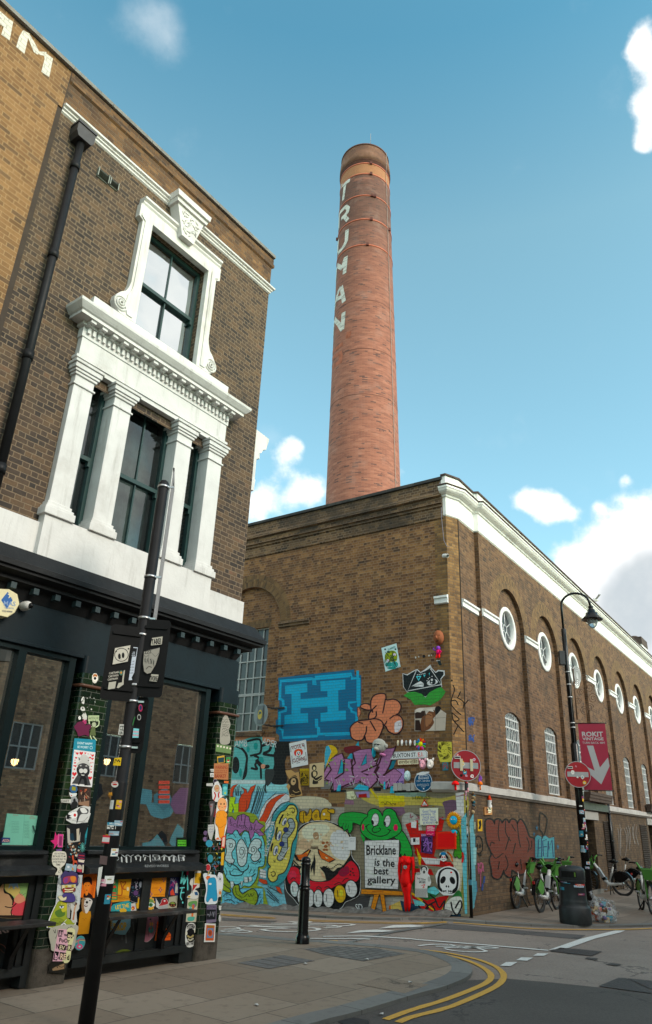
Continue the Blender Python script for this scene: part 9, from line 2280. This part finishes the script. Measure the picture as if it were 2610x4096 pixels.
def make_bike():
    root = empty('hire_bike', (0, 0, 0))
    R_ = .335
    def wheel(x):
        mb = MB(); mb.tube([(x + R_ * math.cos(t), 0, R_ + R_ * .985 * math.sin(t)) for t in [math.radians(a) for a in range(0, 360, 12)]], .026, 8, closed=True); wo = mb.build('wheel', RUB, root)
        mb = MB(); mb.tube([(x + .295 * math.cos(t), 0, R_ + .295 * math.sin(t)) for t in [math.radians(a) for a in range(0, 360, 15)]], .013, 6, closed=True); mb.build('rim', M['iron'], wo)
        mb = MB(); mb.tube([(x, -.055, R_), (x, .055, R_)], .045, 10)
        for a in range(0, 360, 20): mb.tube([(x, .03 if a % 40 else -.03, R_), (x + .29 * math.cos(math.radians(a)), 0, R_ + .29 * math.sin(math.radians(a)))], .002, 3, cap=False)
        mb.build('spokes', SLV, wo)
    wheel(0); wheel(1.12)
    mb = MB(); mb.tube([(.0, .0, .36), (.22, 0, .30), (.42, 0, .29), (.55, 0, .40), (.74, 0, .72), (.86, 0, .86)], [.03, .045, .06, .058, .05, .045], 10); mb.tube([(.44, 0, .3), (.30, 0, .62), (.24, 0, .80)], .028, 8)
    for y in (-.06, .06): mb.tube([(.25, y * .5, .3), (0, y, .335)], .018, 6)
    mb.build('frame', WHT, root)
    mb = MB(); mb.prism([(.52, .46), (.60, .43), (.76, .70), (.70, .76)], -.055, .055, back=True); mb.build('battery', M['grey'], root, bevel=.012)
    mb = MB(); mb.prism([(.47, .42), (.60, .38), (.64, .46), (.51, .5)], -.06, .06, back=True); mb.build('lock_unit', M['black'], root, bevel=.012)
    mb = MB(); mb.tube([(1.12, -.07, .335), (1.06, -.08, .62), (.92, -.05, .74), (.89, 0, .80)], .02, 6); mb.tube([(1.12, .07, .335), (1.06, .08, .62), (.92, .05, .74), (.89, 0, .80)], .02, 6)
    for y in (-1, 1): mb.tube([(.88, 0, .82), (.87, y * .10, .92), (.86, y * .17, 1.04), (.80, y * .20, 1.10)], [.035, .03, .026, .022], 8)
    mb.build('fork', GRN, root)
    mb = MB()
    for y in (-1, 1): mb.tube([(.80, y * .20, 1.10), (.74, y * .26, 1.10), (.70, y * .36, 1.09)], [.016, .018, .018], 8); mb.tube([(.78, y * .2, 1.1), (.84, y * .27, 1.07)], .008, 5)
    mb.build('handlebar', M['black'], root)
    mb = MB()
    A_ = [(.93, -.15, .98), (1.25, -.19, .98), (1.25, .19, .98), (.93, .15, .98)]; B_ = [(.95, -.09, .74), (1.17, -.12, .74), (1.17, .12, .74), (.95, .09, .74)]
    for i in range(4): mb.face([B_[i], B_[(i + 1) % 4], A_[(i + 1) % 4], A_[i]])
    mb.face(B_); mb.tube([tuple(p) for p in A_], .014, 6, closed=True); mb.build('basket', GRN, root)
    mb = MB(); mb.face([(.84, -.12, .98), (.84, .12, .98), (.90, .08, .84), (.90, -.08, .84)]); mb.box(.82, .88, -.05, .05, .93, 1.0); mb.build('dashboard', M['black'], root)
    mb = MB(); mb.tube([(.24, 0, .78), (.21, 0, .92)], .018, 8); mb.build('seat_post', SLV, root)
    mb = MB(); mb.lathe([(0, .045), (.08, .035), (.10, 0), (.06, -.03), (0, -.03)], (.15, 0, .95), 12); mb.tube([(.16, 0, .96), (.28, 0, .955), (.36, 0, .945)], [.075, .045, .02], 8); mb.build('saddle', M['black'], root)
    for c0 in (0, 1.12):
        mb = MB()
        n = 12; a0, a1 = (20, 175) if c0 == 0 else (40, 150)
        for i in range(n):
            t0, t1 = math.radians(a0 + (a1 - a0) * i / n), math.radians(a0 + (a1 - a0) * (i + 1) / n)
            q = lambda t, y: (c0 + .385 * math.cos(t), y, R_ + .385 * math.sin(t))
            mb.face([q(t0, -.045), q(t1, -.045), q(t1, .045), q(t0, .045)], smooth=True)
        mb.build('mudguard', M['black'], root)
    for y in (-.05, .05):
        mb = MB(); mb.prism([(-.20, .52), (.05, .70), (.22, .60), (.20, .42), (.05, .36), (-.06, .40)], y - .004, y + .004, back=True); so = mb.build('skirt_guard', GRN if BK[0] == 0 else M['black'], root)
    mb = MB(); mb.box(-.335, -.30, -.03, .03, .60, .66); mb.build('tail_lamp', RDL, root)
    mb = MB()
    for y in (-1, 1): mb.tube([(.40, 0, .27), (.36, y * .15, .01)], .014, 6)
    mb.build('kickstand', M['black'], root)
    mb = MB(); mb.tube([(.44, -.09, .29), (.44, .09, .29)], .02, 8); mb.tube([(.44, .09, .29), (.50, .10, .14)], .012, 5); mb.tube([(.44, -.09, .29), (.38, -.10, .43)], .012, 5); mb.box(.46, .55, .1, .19, .13, .155); mb.box(.33, .42, -.19, -.1, .42, .445); mb.build('pedals', M['grey'], root)
    return root
BK = [0]
protoA = make_bike(); BK[0] = 1; protoB = make_bike()
def put(proto, first, x, y, head, label):
    o = proto if first else copy_tree(proto)
    o.location = (x, y, 0); o.rotation_euler = (math.radians(-2), 0, math.radians(head))
    tag(o, label, 'bicycle', 'green and white hire bikes parked on the pavement')
g1 = gnd(2069, 3634, 0); put(protoA, 1, g1[0], g1[1], 57, 'nearest hire bike to the corner, seen from behind against the brick wall')
g2 = gnd(2166, 3650, 0); put(protoA, 0, g2[0], g2[1], 54, 'second hire bike from the corner, partly hidden by the litter bin')
g3 = (g2[0] + 1.35, g2[1] + 2.7); put(protoA, 0, g3[0] + .1, g3[1] + .4, -125, 'hire bike behind the second one, its green basket tipped to the camera')
g4 = gnd(2283, 3600, 0); put(protoA, 0, g4[0] + .1, g4[1] + 1.3, -98, 'hire bike standing behind the litter bin with only its basket and handlebar showing')
g5 = gnd(2497, 3583, 0); put(protoB, 1, g5[0], g5[1], 138, 'hire bike with a black skirt guard beside the doorway, front wheel to the left')
g6 = gnd(2542, 3561, 0); put(protoB, 0, g6[0], g6[1], 128, 'farther hire bike overlapping the black skirted one near the doorway')
g7 = gnd(2601, 3656, 0); put(protoA, 0, g7[0] + .25, g7[1] + 1.05, -101, 'hire bike facing the camera, cut off by the right edge of the picture')
u, z = 0, 0
dd = ray(2379, 2402); P0 = C0 + dd * (42 / dd.y)
mb = MB()
mb.tube([(P0.x - .3, P0.y, P0.z - .08), (P0.x - .1, P0.y, P0.z), (P0.x + .12, P0.y, P0.z + .02), (P0.x + .25, P0.y, P0.z + .0)], [.02, .09, .08, .02], 8)
for s_ in (-1, 1): mb.face([(P0.x - .05, P0.y, P0.z), (P0.x + .1, P0.y, P0.z), (P0.x + .28, P0.y + s_ * .4, P0.z + .28), (P0.x + .15, P0.y + s_ * .45, P0.z + .3)]); mb.face([(P0.x + .28, P0.y + s_ * .4, P0.z + .28), (P0.x + .15, P0.y + s_ * .45, P0.z + .3), (P0.x + .0, P0.y + s_ * .85, P0.z + .12)])
tag(mb.build('seagull', M['white']), 'small white gull flying above the long white cornice', 'bird')
